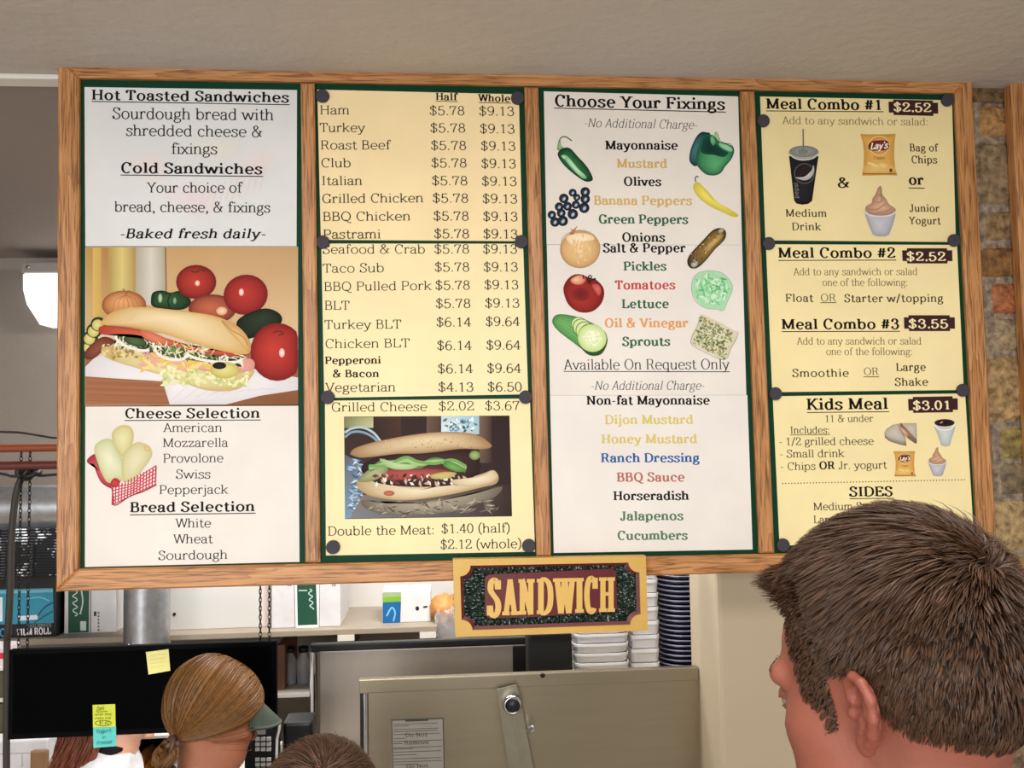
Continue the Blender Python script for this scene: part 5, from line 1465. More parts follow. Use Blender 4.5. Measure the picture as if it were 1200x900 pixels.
# rack at the far left
rk = empty('storage_rack', (P(-20, 860, 2.96).x, 3.02, zc), 'rack of olive bins at the left edge behind the screen', 'rack')
mb = MB()
bx(mb, -60, 783, 9.6, 787, 2.96, 0.16); bx(mb, -60, 820, 9.6, 824, 2.96, 0.16)
for x in (-60, 6.6): bx(mb, x, 783, x + 3, 868, 2.94, 0.018)
mb.build('frame', M_shelf, rk)
for (y0, y1) in ((788, 819), (826, 862)):
    mb = MB(); bx(mb, -56, y0, 6.4, y1, 2.97, 0.14, 0.006); mb.build('bin', plain('olive_bin', (74, 70, 44), 0.5), rk)
zr = P(0, 783, 2.96).z
mb = MB(); mb.k = lin((208, 196, 200)); a, b = P(-50, 770, 2.98).x, P(6.2, 770, 2.98).x; mb.box(a, 2.98, zr + 0.003, b, 3.08, P(0, 759.5, 2.98).z, 0.003)
rb = empty('red_white_box', ((a + b) / 2, 3.03, zr), 'white box with a red stripe on the top rack board, far left', 'box'); mb.build('carton', M_paint, rb)
k = Ink(2.9792); k.poly([(-50, 766), (6, 765), (6, 772), (-50, 773)], (196, 30, 50)); k.build('stripe', M_paint, rb)
# bread case right of the stooping woman
mb = MB(); bx(mb, 138, 863, 196, 866, 2.83, 0.3); r = empty('bread_case', (P(167, 900, 2.88).x, 2.98, zc), 'low dark case of golden bread under the middle of the screen', 'display case')
mb.build('top_strip', M_shelf, r)
mb = MB(); a, b = P(138, 880, 2.85).x, P(197, 880, 2.85).x; z1 = P(160, 866, 2.83).z
mb.box(a, 3.12, zc, b, 3.13, z1); mb.box(a, 2.85, zc, a + 0.01, 3.13, z1); mb.box(b - 0.01, 2.85, zc, b, 3.13, z1); mb.box(a, 2.83, zc, b, 3.13, zc + 0.006); mb.build('case_shell', plain('case_brown', (70, 48, 42), 0.5), r)
for i in range(5):
    mb = MB(); cx = a + 0.02 + (b - a - 0.04) * (i + 0.5) / 5; vs = []; fs = []
    for u_ in range(9):
        for v_ in range(12):
            th, ph = math.pi * u_ / 8, 2 * math.pi * v_ / 12
            d = Vector((math.sin(th) * math.cos(ph), math.cos(th), math.sin(th) * math.sin(ph)))
            q = d * (1 + 0.1 * noise.noise(d * 3 + Vector((i, 0, 0))))
            vs.append((cx + q.x * 0.018, 2.95 + q.y * 0.08, zc + 0.036 + (i % 2) * 0.02 + q.z * 0.024))
    fs = [(u_ * 12 + v_, u_ * 12 + (v_ + 1) % 12, (u_ + 1) * 12 + (v_ + 1) % 12, (u_ + 1) * 12 + v_) for u_ in range(8) for v_ in range(12)]
    mb.add(vs, fs, smooth=True); ob = mb.build('bread_loaf', plain('golden_crust', (206, 142, 60), 0.6, var=0.35, scale=30), None, (cx, 2.95, zc + 0.008))
    tag(ob, 'golden loaf lying in the low bread case under the screen', 'bread', 'loaves in the bread case')
mb, o, zt = standing('c', '', 113, 872, 136, 2.88, 0.1, (70, 18, 26), 'container', zc); ob = mb.build('red_container', M_paint, None, o); tag(ob, 'dark red container on the counter below the turquoise note', 'container')

# ------------------------------------------------------------------ front counter with the till
fc = empty('front_counter', (-0.46, 2.48, 0), 'service counter carrying the black till', 'counter')
mb = MB(); mb.box(-0.70, 2.37, 0.90, -0.27, 2.6, 0.94, 0.004); mb.build('worktop', M_shelf, fc)
mb = MB(); mb.box(-0.69, 2.39, 0, -0.28, 2.59, 0.90); mb.build('cabinet', M_beige, fc)
YR = 2.40
tl = empty('till', (P(305, 890, YR).x, YR + 0.03, 0.94), 'black till with rows of white keys between the two nearest dark heads', 'till')
mb = MB(); xa1, xb1 = P(286, 880, YR).x, P(325, 880, YR).x; mb.box(xa1, YR, 0.94, xb1, YR + 0.05, P(305, 848, YR).z, 0.006); mb.build('body', M_black, tl)
mb = MB(); bx(mb, 291.5, 854.5, 311, 861, YR - 0.003, 0.006); mb.build('display_strip', plain('grey_label', (170, 168, 164), 0.4), tl)
mk = plain('white_keys', (206, 206, 204), 0.5)
for j in range(7):
    for i in range(3):
        if j == 3: continue
        mb = MB(); bx(mb, 299 + i * 6.6, 864.2 + j * 6.0, 304.2 + i * 6.6, 868.4 + j * 6.0, YR - 0.004, 0.006, 0.0008); mb.build('key', mk, tl)
mb = MB(); q = [P(x, y, YR - 0.02) for x, y in ((328, 846), (327, 856), (324.6, 866), (324.2, 880), (324, 900))]
vs = []
for p in q: vs += [(p.x - 0.003, p.y, p.z), (p.x + 0.003, p.y + 0.004, p.z)]
mb.add(vs, [(i * 2, i * 2 + 1, i * 2 + 3, i * 2 + 2) for i in range(4)]); mb.build('paper_strip', M_board, tl)
mb = MB(); a, b = P(331, 860, 2.44).x, P(366, 860, 2.44).x; mb.box(a, 2.44, 0.941, b, 2.53, P(345, 846.5, 2.44).z, 0.01)
ob = mb.build('receipt_printer', M_black, None, ((a + b) / 2, 2.48, 0.941)); tag(ob, 'plain black machine behind the till, left of the steel cabinet', 'machine')

# ------------------------------------------------------------------ steel cabinets
YC = 2.74
rc = empty('steel_cabinet', (P(490, 800, YC).x, YC + 0.3, 0), 'rear stainless cabinet lid with a black top edge', 'cabinet')
xa, xb1 = P(366, 800, YC).x, P(640, 800, YC).x
zt = P(495, 759, YC).z; zk = P(495, 750.5, YC).z
mb = MB(); mb.box(xa + 0.012, YC, 0.9, xb1, YC + 0.018, zt - 0.001, 0.003); mb.build('raised_lid', plain('satin_steel', (178, 168, 158), 0.42, 0.85, 0.05, 5, stretch=(10, 1, 1)), rc)
mb = MB(); mb.box(xa, YC - 0.01, 0.0, xb1, YC + 0.5, 0.9, 0.004); mb.build('body', M_steel, rc)
mb = MB(); mb.box(xa - 0.004, YC - 0.006, zt, xb1 + 0.02, YC + 0.022, zk, 0.004); mb.build('top_edge', M_black, rc)
mb = MB(); mb.tube([(xa + 0.008, YC + 0.004, 0.9), (xa + 0.008, YC + 0.004, zt)], 0.017, 16); mb.build('edge_tube', M_chrome, rc)
mb = MB(); mb.box(P(601, 780, YC).x, YC - 0.004, 0.92, P(621, 780, YC).x, YC + 0.01, zt - 0.004, 0.003); mb.build('door_gap', M_black, rc)
bb = empty('black_box', (P(645, 760, 2.72).x, 2.8, 1.30), 'black box under the SANDWICH sign, left of the white foam trays', 'box')
mb = MB(); mb.box(P(619, 760, 2.6).x, 2.6, P(645, 800, 2.6).z, P(671, 760, 2.6).x, 2.71, P(645, 742, 2.6).z, 0.012); mb.build('body', M_blackm, bb)
mb = MB(); mb.box(P(622, 760, 2.6).x, 2.602, P(645, 745.5, 2.6).z, P(668, 760, 2.6).x, 2.6 - 0.003, P(645, 743.5, 2.6).z); mb.build('lid_seam', M_black, bb)

YF = 2.34
fo = empty('steel_oven', (P(635, 850, YF).x, YF + 0.1, 0), 'front stainless panelled oven with a lever arm across its face', 'oven')
xa, xb1 = P(421, 840, YF).x, P(845, 840, YF).x
xb1 = xr - 0.004
zt = P(632, 789, YF).z
mb = MB(); mb.box(xa + 0.012, YF, 0.9, xb1, YF + 0.014, zt, 0.002); mb.build('front_panel', M_steel, fo)
mb = MB(); mb.box(xa, YF - 0.01, 0.0, xb1, YF + 0.17, 0.9, 0.004); mb.build('body', M_steel, fo)
mb = MB(); mb.box(xa, YF - 0.006, zt - 0.034, xb1 + 0.002, YF + 0.017, zt + 0.002, 0.0025); mb.build('top_hem', M_steel, fo)
mb = MB(); mb.box(xa + 0.002, YF + 0.002, 0.9, xa + 0.012, YF + 0.014, zt - 0.036); mb.build('side_gap', M_black, fo)
mb = MB(); mb.tube([(xa + 0.017, YF - 0.004, 0.9), (xa + 0.017, YF - 0.004, zt - 0.034)], 0.0065, 12); mb.build('edge_tube', M_chrome, fo)
# label plate
k = Ink(YF - 0.002); q4 = [(458.5, 843.5), (519.5, 841.5), (521.5, 960), (460, 962)]
A = [P(x, y, k.Y) for x, y in q4]
k.add([(p.x, k.Y, p.z) for p in A] + [(p.x, YF + 0.001, p.z) for p in A], [(0, 1, 2, 3), (0, 4, 5, 1), (1, 5, 6, 2), (3, 7, 4, 0)], lin((150, 146, 136))); k.z = 0.0002
DK = (62, 58, 54)
k.line([(459, 844), (519.5, 842)], 1.2, DK); k.line([(459, 843), (460.5, 905)], 1.0, DK); k.line([(519.2, 842), (520.6, 905)], 1.0, DK); k.line([(475, 844.4), (502, 843.4)], 2.6, DK)
for (y, a, b) in ((849, 461, 513), (851, 461, 480), (855, 461, 514), (857.5, 461, 512), (861, 461, 516), (865.5, 461, 475), (869, 461, 518), (871.5, 461, 472), (876.5, 461, 518), (878, 461, 484), (881.5, 461, 517), (885, 461, 488), (889.5, 461, 517), (893, 461, 518), (896, 461, 490)):
    k.line([(a, y), (b, y - 0.035 * (b - a))], 0.8, (92, 88, 82))
k.text('Do Not', 475, 863.6, 501, 862.6, 4.6, 'semi', DK); k.text('Remove', 474, 872.6, 503, 871.6, 4.6, 'semi', DK); k.text('Do Not', 476, 900, 502, 899, 4.4, 'semi', DK)
k.build('rating_plate', M_paint, fo)
# lever arm
mb = MB(); yv = YF - 0.03
q = [(582.5, 808), (605.5, 802.5), (608.5, 812), (625, 900), (640, 985), (612, 990), (596, 900), (585, 826)]
pts = [(P(x, y, yv).x, P(x, y, yv).z) for x, y in q]
mb.prism(pts, yv, yv + 0.006); 
mb.prism([(P(x, y, yv).x, P(x, y, yv).z) for x, y in ((599.5, 832), (602.5, 832), (621, 930), (617.5, 930))], yv - 0.004, yv)
mb.build('lever_arm', plain('galvanised_bar', (150, 146, 126), 0.4, 0.8, 0.15, 30), fo)
mb = MB(); c = P(599.5, 822.5, yv)
mb.lathe([(0.0, 0.028), (0.017, 0.028), (0.022, 0.02), (0.0265, -0.002), (0.026, -0.026), (0.022, -0.032), (0.0185, -0.033), (0.018, -0.02), (0, -0.019)], c, 28, 'y'); mb.build('roller', M_chrome, fo)
mb = MB(); mb.lathe([(0.0, -0.0335), (0.0165, -0.0335), (0.0185, -0.030)], P(601, 823, yv), 24, 'y'); mb.build('roller_bore', M_black, fo)
mb = MB(); mb.tube(smooth3([P(617, 858, yv), P(622, 857, yv - 0.01), P(625.5, 855, yv - 0.012), P(624, 851.5, yv - 0.012), P(619, 852.5, yv - 0.008)]), 0.0032, 8); mb.build('hook', M_galv, fo)
mb = MB(); mb.lathe([(0, -0.004), (0.006, -0.003), (0.007, 0)], P(636, 791.5, YF - 0.006), 10, 'y'); mb.build('screw', M_dark, fo)

# ------------------------------------------------------------------ stacks behind the oven
YTb = 2.62
sc_ = empty('prep_table', (0.55, 2.8, 0), 'steel table behind the oven carrying the stacked trays and bowls', 'table')
zb0 = P(740, 796, 2.68).z
xt0, xt1 = P(612, 800, 2.68).x, P(846, 760, 2.6).x
mb = MB(); mb.box(P(655, 800, 2.6).x + 0.045, 2.56, zb0 - 0.04, xr - 0.02 + 0.16, 3.0, zb0, 0.003); mb.build('top', M_steel, sc_)
for (x, y) in ((0.35, 2.6), (0.35, 2.96), (0.78, 2.6), (0.78, 2.96)):
    mb = MB(); mb.box(x - 0.02, y - 0.02, 0, x + 0.02, y + 0.02, zb0 - 0.04); mb.build('leg', M_galv, sc_)


def tray(cx, cy, w_, d_, h_, seed):
    mb = MB(); n_ = 28; prof = [(0.90, 0.0), (0.93, 0.002), (0.985, h_ * 0.7), (1.0, h_ * .72), (1.0, h_ * .97), (0.97, h_ * .97), (0.88, 0.004)]
    vs = []
    for s_, hh in prof:
        for k_ in range(n_):
            t = 2 * math.pi * k_ / n_
            e = 0.28
            X = math.copysign(abs(math.cos(t)) ** e, math.cos(t)); Yv = math.copysign(abs(math.sin(t)) ** e, math.sin(t))
            vs.append((cx + X * w_ / 2 * s_, cy + Yv * d_ / 2 * s_, hh))
    fs = [(i * n_ + k_, i * n_ + (k_ + 1) % n_, (i + 1) * n_ + (k_ + 1) % n_, (i + 1) * n_ + k_) for i in range(len(prof) - 1) for k_ in range(n_)]
    fs += [tuple(range(n_ - 1, -1, -1)), tuple(range(6 * n_, 7 * n_))]
    return mb.add(vs, fs)


def stack(name, mbf, mat, cx, cy, z0, step, n_, lbf, cat, group, jit):
    first = None
    for i in range(n_):
        dx, dy = jit * random.uniform(-1, 1), jit * random.uniform(-1, 1)
        z = z0 + i * step
        if first is None:
            mb = mbf(); first = mb.build(name, mat, None, (cx, cy, 0)); o = first
        else:
            o = first.copy(); COL.objects.link(o)
        o.location = (cx + dx, cy + dy, z)
        tag(o, lbf(i, n_), cat, group)


ordn = ['bottom', 'second', 'third', 'fourth', 'fifth', 'sixth', 'seventh', 'eighth', 'ninth', 'tenth', 'eleventh', 'twelfth', 'thirteenth', 'fourteenth', 'fifteenth', 'sixteenth', 'seventeenth', 'eighteenth', 'nineteenth', 'twentieth', 'twenty-first', 'twenty-second']
cxa = (P(672, 770, 2.66).x + P(739, 770, 2.66).x) / 2
wa = P(739.5, 770, 2.66).x - P(673, 770, 2.66).x
hs = 0.0295
stack('foam_tray', lambda: tray(cxa, 2.66 + wa * .45, wa, wa * .9, hs, 0), M_traywhite, cxa, 2.66 + wa * .45, zb0, hs, 11, lambda i, n_: 'white foam tray, %s from the bottom of the wide left stack under the sign' % ordn[i] if i else 'white foam tray at the bottom of the wide left stack', 'tray', 'white foam trays in the left stack', 0.0015)
cxb = (P(739.5, 770, 2.7).x + P(775, 770, 2.7).x) / 2
wb = P(775, 770, 2.7).x - P(740.5, 770, 2.7).x
hs2 = 0.0435
stack('foam_cup_tray', lambda: tray(cxb, 2.7 + wb * .6, wb, wb * 1.2, hs2, 0), M_traywhite, cxb, 2.7 + wb * .6, zb0, hs2, 8, lambda i, n_: 'deep white foam tray, %s from the bottom of the narrow stack beside the bowls' % ordn[i] if i else 'deep white foam tray at the bottom of the narrow stack', 'tray', 'white foam trays in the narrow stack', 0.001)
cxc = (P(776, 730, 2.7).x + P(836, 730, 2.7).x) / 2
rb_ = (P(836, 730, 2.7).x - P(776.5, 730, 2.7).x) / 2
stp = 0.0156


def bowl():
    mb = MB()
    mb.lathe([(0, 0.0), (rb_ * .9, 0.0), (rb_ * .95, 0.0105)], (cxc, 2.7 + rb_, 0), 40)
    mb.mi = 1; mb.lathe([(rb_ * .95, 0.0105), (rb_ * 0.99, 0.0105), (rb_, 0.0115), (rb_, 0.0135), (rb_ * .985, 0.0142), (rb_ * .95, 0.0142)], (cxc, 2.7 + rb_, 0), 40)
    mb.mi = 0; mb.lathe([(rb_ * .95, 0.0142), (rb_ * .9, 0.003), (0, 0.003)], (cxc, 2.7 + rb_, 0), 40)
    return mb


stack('plastic_bowl', bowl, [M_traydark, plain('bowl_rim', (120, 120, 142), 0.2, var=0.05)], cxc, 2.7 + rb_, zb0, stp, 22, lambda i, n_: 'smoky plastic bowl, %s from the bottom of the tall stack by the beige wall' % ordn[i] if i else 'smoky plastic bowl at the bottom of the tall stack', 'bowl', 'smoky plastic bowls in the tall stack', 0.0008)
# ------------------------------------------------------------------ people: one continuous body surface each, from a distance field
def S_ell(x, y, z, c, r):
    a, b, d = (x - c[0]) / r[0], (y - c[1]) / r[1], (z - c[2]) / r[2]
    k0 = np.sqrt(a * a + b * b + d * d) + 1e-9
    k1 = np.sqrt((a / r[0]) ** 2 + (b / r[1]) ** 2 + (d / r[2]) ** 2) + 1e-9
    return k0 * (k0 - 1) / k1


def S_cap(x, y, z, a, b, ra, rb):
    bx_, by_, bz_ = b[0] - a[0], b[1] - a[1], b[2] - a[2]
    px, py, pz = x - a[0], y - a[1], z - a[2]
    h = np.clip((px * bx_ + py * by_ + pz * bz_) / (bx_ * bx_ + by_ * by_ + bz_ * bz_), 0, 1)
    return np.sqrt((px - bx_ * h) ** 2 + (py - by_ * h) ** 2 + (pz - bz_ * h) ** 2) - (ra + (rb - ra) * h)


def smin(a, b, k):
    h = np.clip(0.5 + 0.5 * (b - a) / k, 0, 1)
    return b * (1 - h) + a * h - k * h * (1 - h)


def smax(a, b, k):
    return -smin(-a, -b, k)


def core_sdf(x, y, z):
    """skull and face without ears, nose and lips"""
    d = S_ell(x, y, z, (0, -0.013, 0.020), (0.0765, 0.099, 0.081))
    d = smin(d, S_ell(x, y, z, (0, -0.046, 0.030), (0.068, 0.066, 0.074)), 0.02)
    d = smin(d, S_ell(x, y, z, (0, -0.055, 0.0), (0.066, 0.062, 0.07)), 0.03)
    d = smin(d, S_ell(x, y, z, (0, 0.033, -0.042), (0.0635, 0.058, 0.08)), 0.025)
    d = smin(d, S_ell(x, y, z, (0, 0.03, -0.085), (0.057, 0.057, 0.040)), 0.022)
    d = smin(d, S_ell(np.abs(x), y, z, (0.040, 0.045, -0.078), (0.030, 0.041, 0.050)), 0.02)
    return d


EAR_TILT = 10


def head_sdf(x, y, z, ears=True):
    ax = np.abs(x)
    d = core_sdf(x, y, z)
    d = smin(d, S_ell(ax, y, z, (0, 0.082, -0.104), (0.022, 0.016, 0.017)), 0.018)            # chin
    d = smin(d, S_ell(ax, y, z, (0.047, 0.052, -0.028), (0.020, 0.022, 0.018)), 0.025)       # cheekbone
    d = smin(d, S_cap(ax, y, z, (0.010, 0.087, 0.017), (0.049, 0.072, 0.017), 0.010, 0.009), 0.014)   # brow
    d = smax(d, -S_ell(ax, y, z, (0.033, 0.100, -0.005), (0.018, 0.019, 0.014)), 0.012)      # eye socket
    lid = S_ell(ax, y, z, (0.032, 0.0765, -0.005), (0.0142, 0.0142, 0.0142))
    lid = np.maximum(lid, -(np.abs(z + 0.0065) - 0.0045 + np.abs(ax - 0.032) * 0.2))
    d = smin(d, lid, 0.004)
    d = smin(d, S_cap(ax, y, z, (0, 0.085, 0.004), (0, 0.108, -0.034), 0.008, 0.0115), 0.010)  # nose
    d = smin(d, S_ell(ax, y, z, (0.012, 0.097, -0.038), (0.008, 0.011, 0.008)), 0.006)
    d = smin(d, S_cap(ax, y, z, (0, 0.0925, -0.067), (0.02, 0.084, -0.069), 0.0062, 0.004), 0.005)  # lips
    d = smin(d, S_cap(ax, y, z, (0, 0.0915, -0.079), (0.018, 0.083, -0.077), 0.007, 0.004), 0.005)
    if not ears: return d
    # ear
    sc = 0.93
    ca, sa = math.cos(math.radians(27)), math.sin(math.radians(27))
    ex, ey, ez = ax - 0.0745, y + 0.012, z + 0.016
    u0 = (sa * ex - ca * ey) / sc; w = (ca * ex + sa * ey) / sc; v0 = ez / sc
    t = math.radians(EAR_TILT)
    u = u0 * math.cos(t) - v0 * math.sin(t); v = u0 * math.sin(t) + v0 * math.cos(t)
    e = S_ell(u, v, w, (0.012, 0.001, -0.001), (0.0165, 0.031, 0.0042))
    hx = [(0.006, 0.001, 0.002), (-0.004, 0.010, 0.003), (-0.005, 0.023, 0.004), (0.004, 0.033, 0.005), (0.017, 0.033, 0.006), (0.027, 0.023, 0.006), (0.029, 0.007, 0.006), (0.025, -0.009, 0.005), (0.017, -0.021, 0.003), (0.010, -0.030, 0.002)]
    for a, b in zip(hx[:-1], hx[1:]):
        e = smin(e, S_cap(u, v, w, a, b, 0.0043, 0.0043), 0.0025)
    for a, b in (((0.017, 0.022, 0.003), (0.0195, 0.006, 0.004)), ((0.0195, 0.006, 0.004), (0.015, -0.010, 0.004)), ((0.015, -0.010, 0.004), (0.007, -0.015, 0.003))):
        e = smin(e, S_cap(u, v, w, a, b, 0.0036, 0.0036), 0.003)
    e = smin(e, S_ell(u, v, w, (0.0065, -0.028, 0.001), (0.0095, 0.0105, 0.006)), 0.005)
    e = smax(e, -S_ell(u, v, w, (0.0085, -0.003, 0.006), (0.0085, 0.0115, 0.0085)), 0.003)
    e = smin(e, S_ell(u, v, w, (-0.003, -0.004, 0.003), (0.0055, 0.0065, 0.005)), 0.003)
    return smin(d, e, 0.005)


def surface_net(F, xs, ys, zs):
    s = F < 0
    n0, n1, n2 = F.shape
    cnt = np.zeros((n0 - 1, n1 - 1, n2 - 1), np.int8)
    for i in (0, 1):
        for j in (0, 1):
            for k in (0, 1):
                cnt += s[i:n0 - 1 + i, j:n1 - 1 + j, k:n2 - 1 + k]
    act = (cnt > 0) & (cnt < 8)
    I, J, K_ = np.nonzero(act)
    idx = -np.ones(act.shape, np.int64); idx[I, J, K_] = np.arange(len(I))
    pos = np.zeros((len(I), 3)); num = np.zeros(len(I))
    cor = [(i, j, k) for i in (0, 1) for j in (0, 1) for k in (0, 1)]
    for a in cor:
        for b in cor:
            if sum(abs(a[m] - b[m]) for m in range(3)) != 1 or a > b: continue
            fa = F[I + a[0], J + a[1], K_ + a[2]]; fb = F[I + b[0], J + b[1], K_ + b[2]]
            m = (fa < 0) != (fb < 0)
            t = np.where(m, fa / np.where(m, fa - fb, 1), 0)
            pa = np.stack([xs[I + a[0]], ys[J + a[1]], zs[K_ + a[2]]], 1); pb = np.stack([xs[I + b[0]], ys[J + b[1]], zs[K_ + b[2]]], 1)
            pos += np.where(m[:, None], pa + (pb - pa) * t[:, None], 0); num += m
    pos /= num[:, None]
    quads = []
    for ax_ in range(3):
        sl = [slice(None)] * 3; sl[ax_] = slice(0, -1); sh_ = [slice(None)] * 3; sh_[ax_] = slice(1, None)
        s0, s1 = s[tuple(sl)], s[tuple(sh_)]
        E_ = np.argwhere(s0 != s1)
        o1, o2 = [m for m in range(3) if m != ax_]
        ok = (E_[:, o1] > 0) & (E_[:, o2] > 0) & (E_[:, o1] < F.shape[o1] - 1) & (E_[:, o2] < F.shape[o2] - 1)
        E_ = E_[ok]
        inside0 = s0[E_[:, 0], E_[:, 1], E_[:, 2]]
        q = []
        for (d1, d2) in ((-1, -1), (0, -1), (0, 0), (-1, 0)):
            c = E_.copy(); c[:, o1] += d1; c[:, o2] += d2
            q.append(idx[c[:, 0], c[:, 1], c[:, 2]])
        q = np.stack(q, 1)
        flip = inside0 if ax_ != 1 else ~inside0
        q[~flip] = q[~flip][:, ::-1]
        quads.append(q)
    return pos, np.concatenate(quads)


def np_mesh(name, V, Q, mat, col=None, parent=None, smooth=True, mi=None):
    me = bpy.data.meshes.new(name)
    nq = len(Q); k = Q.shape[1]
    me.vertices.add(len(V)); me.vertices.foreach_set('co', np.asarray(V, np.float32).ravel())
    me.loops.add(nq * k); me.loops.foreach_set('vertex_index', np.asarray(Q, np.int32).ravel())
    me.polygons.add(nq); me.polygons.foreach_set('loop_start', np.arange(0, nq * k, k, dtype=np.int32)); me.polygons.foreach_set('loop_total', np.full(nq, k, np.int32))
    me.polygons.foreach_set('use_smooth', np.full(nq, smooth))
    for m in (mat if isinstance(mat, (list, tuple)) else [mat]): me.materials.append(m)
    if mi is not None: me.polygons.foreach_set('material_index', np.asarray(mi, np.int32))
    at = me.color_attributes.new('print', 'FLOAT_COLOR', 'POINT')
    arr = np.ones((len(V), 4), np.float32)
    if col is not None: arr[:, :3] = col
    at.data.foreach_set('color', arr.ravel())
    me.update(calc_edges=True); me.validate()
    o = bpy.data.objects.new(name, me); COL.objects.link(o)
    if parent is not None: o.parent = parent
    return o


M_skin, nt_, N_, L_, b_ = newmat('skin')
_at = N_.new('ShaderNodeAttribute'); _at.attribute_name = 'print'
_nz = N_.new('ShaderNodeTexNoise'); _nz.inputs['Scale'].default_value = 60; _nz.inputs['Detail'].default_value = 4
_tc = N_.new('ShaderNodeTexCoord'); L_.new(_tc.outputs['Object'], _nz.inputs['Vector'])
_mr = N_.new('ShaderNodeMapRange'); _mr.inputs[3].default_value = 0.88; _mr.inputs[4].default_value = 1.1
L_.new(_nz.outputs['Fac'], _mr.inputs[0])
_vm = N_.new('ShaderNodeVectorMath'); _vm.operation = 'SCALE'; L_.new(_at.outputs['Color'], _vm.inputs[0]); L_.new(_mr.outputs[0], _vm.inputs['Scale'])
L_.new(_vm.outputs[0], b_.inputs['Base Color'])
b_.inputs['Roughness'].default_value = 0.48; b_.inputs['Subsurface Weight'].default_value = 0.12
b_.inputs['Subsurface Radius'].default_value = (0.012, 0.004, 0.002)
_bp = N_.new('ShaderNodeBump'); _bp.inputs['Strength'].default_value = 0.15; _bp.inputs['Distance'].default_value = 0.002
_n2 = N_.new('ShaderNodeTexNoise'); _n2.inputs['Scale'].default_value = 420; L_.new(_tc.outputs['Object'], _n2.inputs['Vector'])
L_.new(_n2.outputs['Fac'], _bp.inputs['Height']); L_.new(_bp.outputs['Normal'], b_.inputs['Normal'])
M_hair = printed('hair_strands', 0.46, 0.34, 0.12, 60)
M_cloth = printed('clothing_fabric', 0.85, 0.2, 0.08, 40, bump=0.2, bscale=300)
M_eye = printed('eye', 0.1, 0.5, 0.0)


def axis(lo, hi, flo, fhi, fine, coarse):
    a = list(np.arange(flo, fhi + 1e-9, fine))
    x = flo - coarse
    while x > lo - coarse: a.insert(0, x); x -= coarse
    x = a[-1] + coarse
    while x < hi + coarse: a.append(x); x += coarse
    return np.array(a)


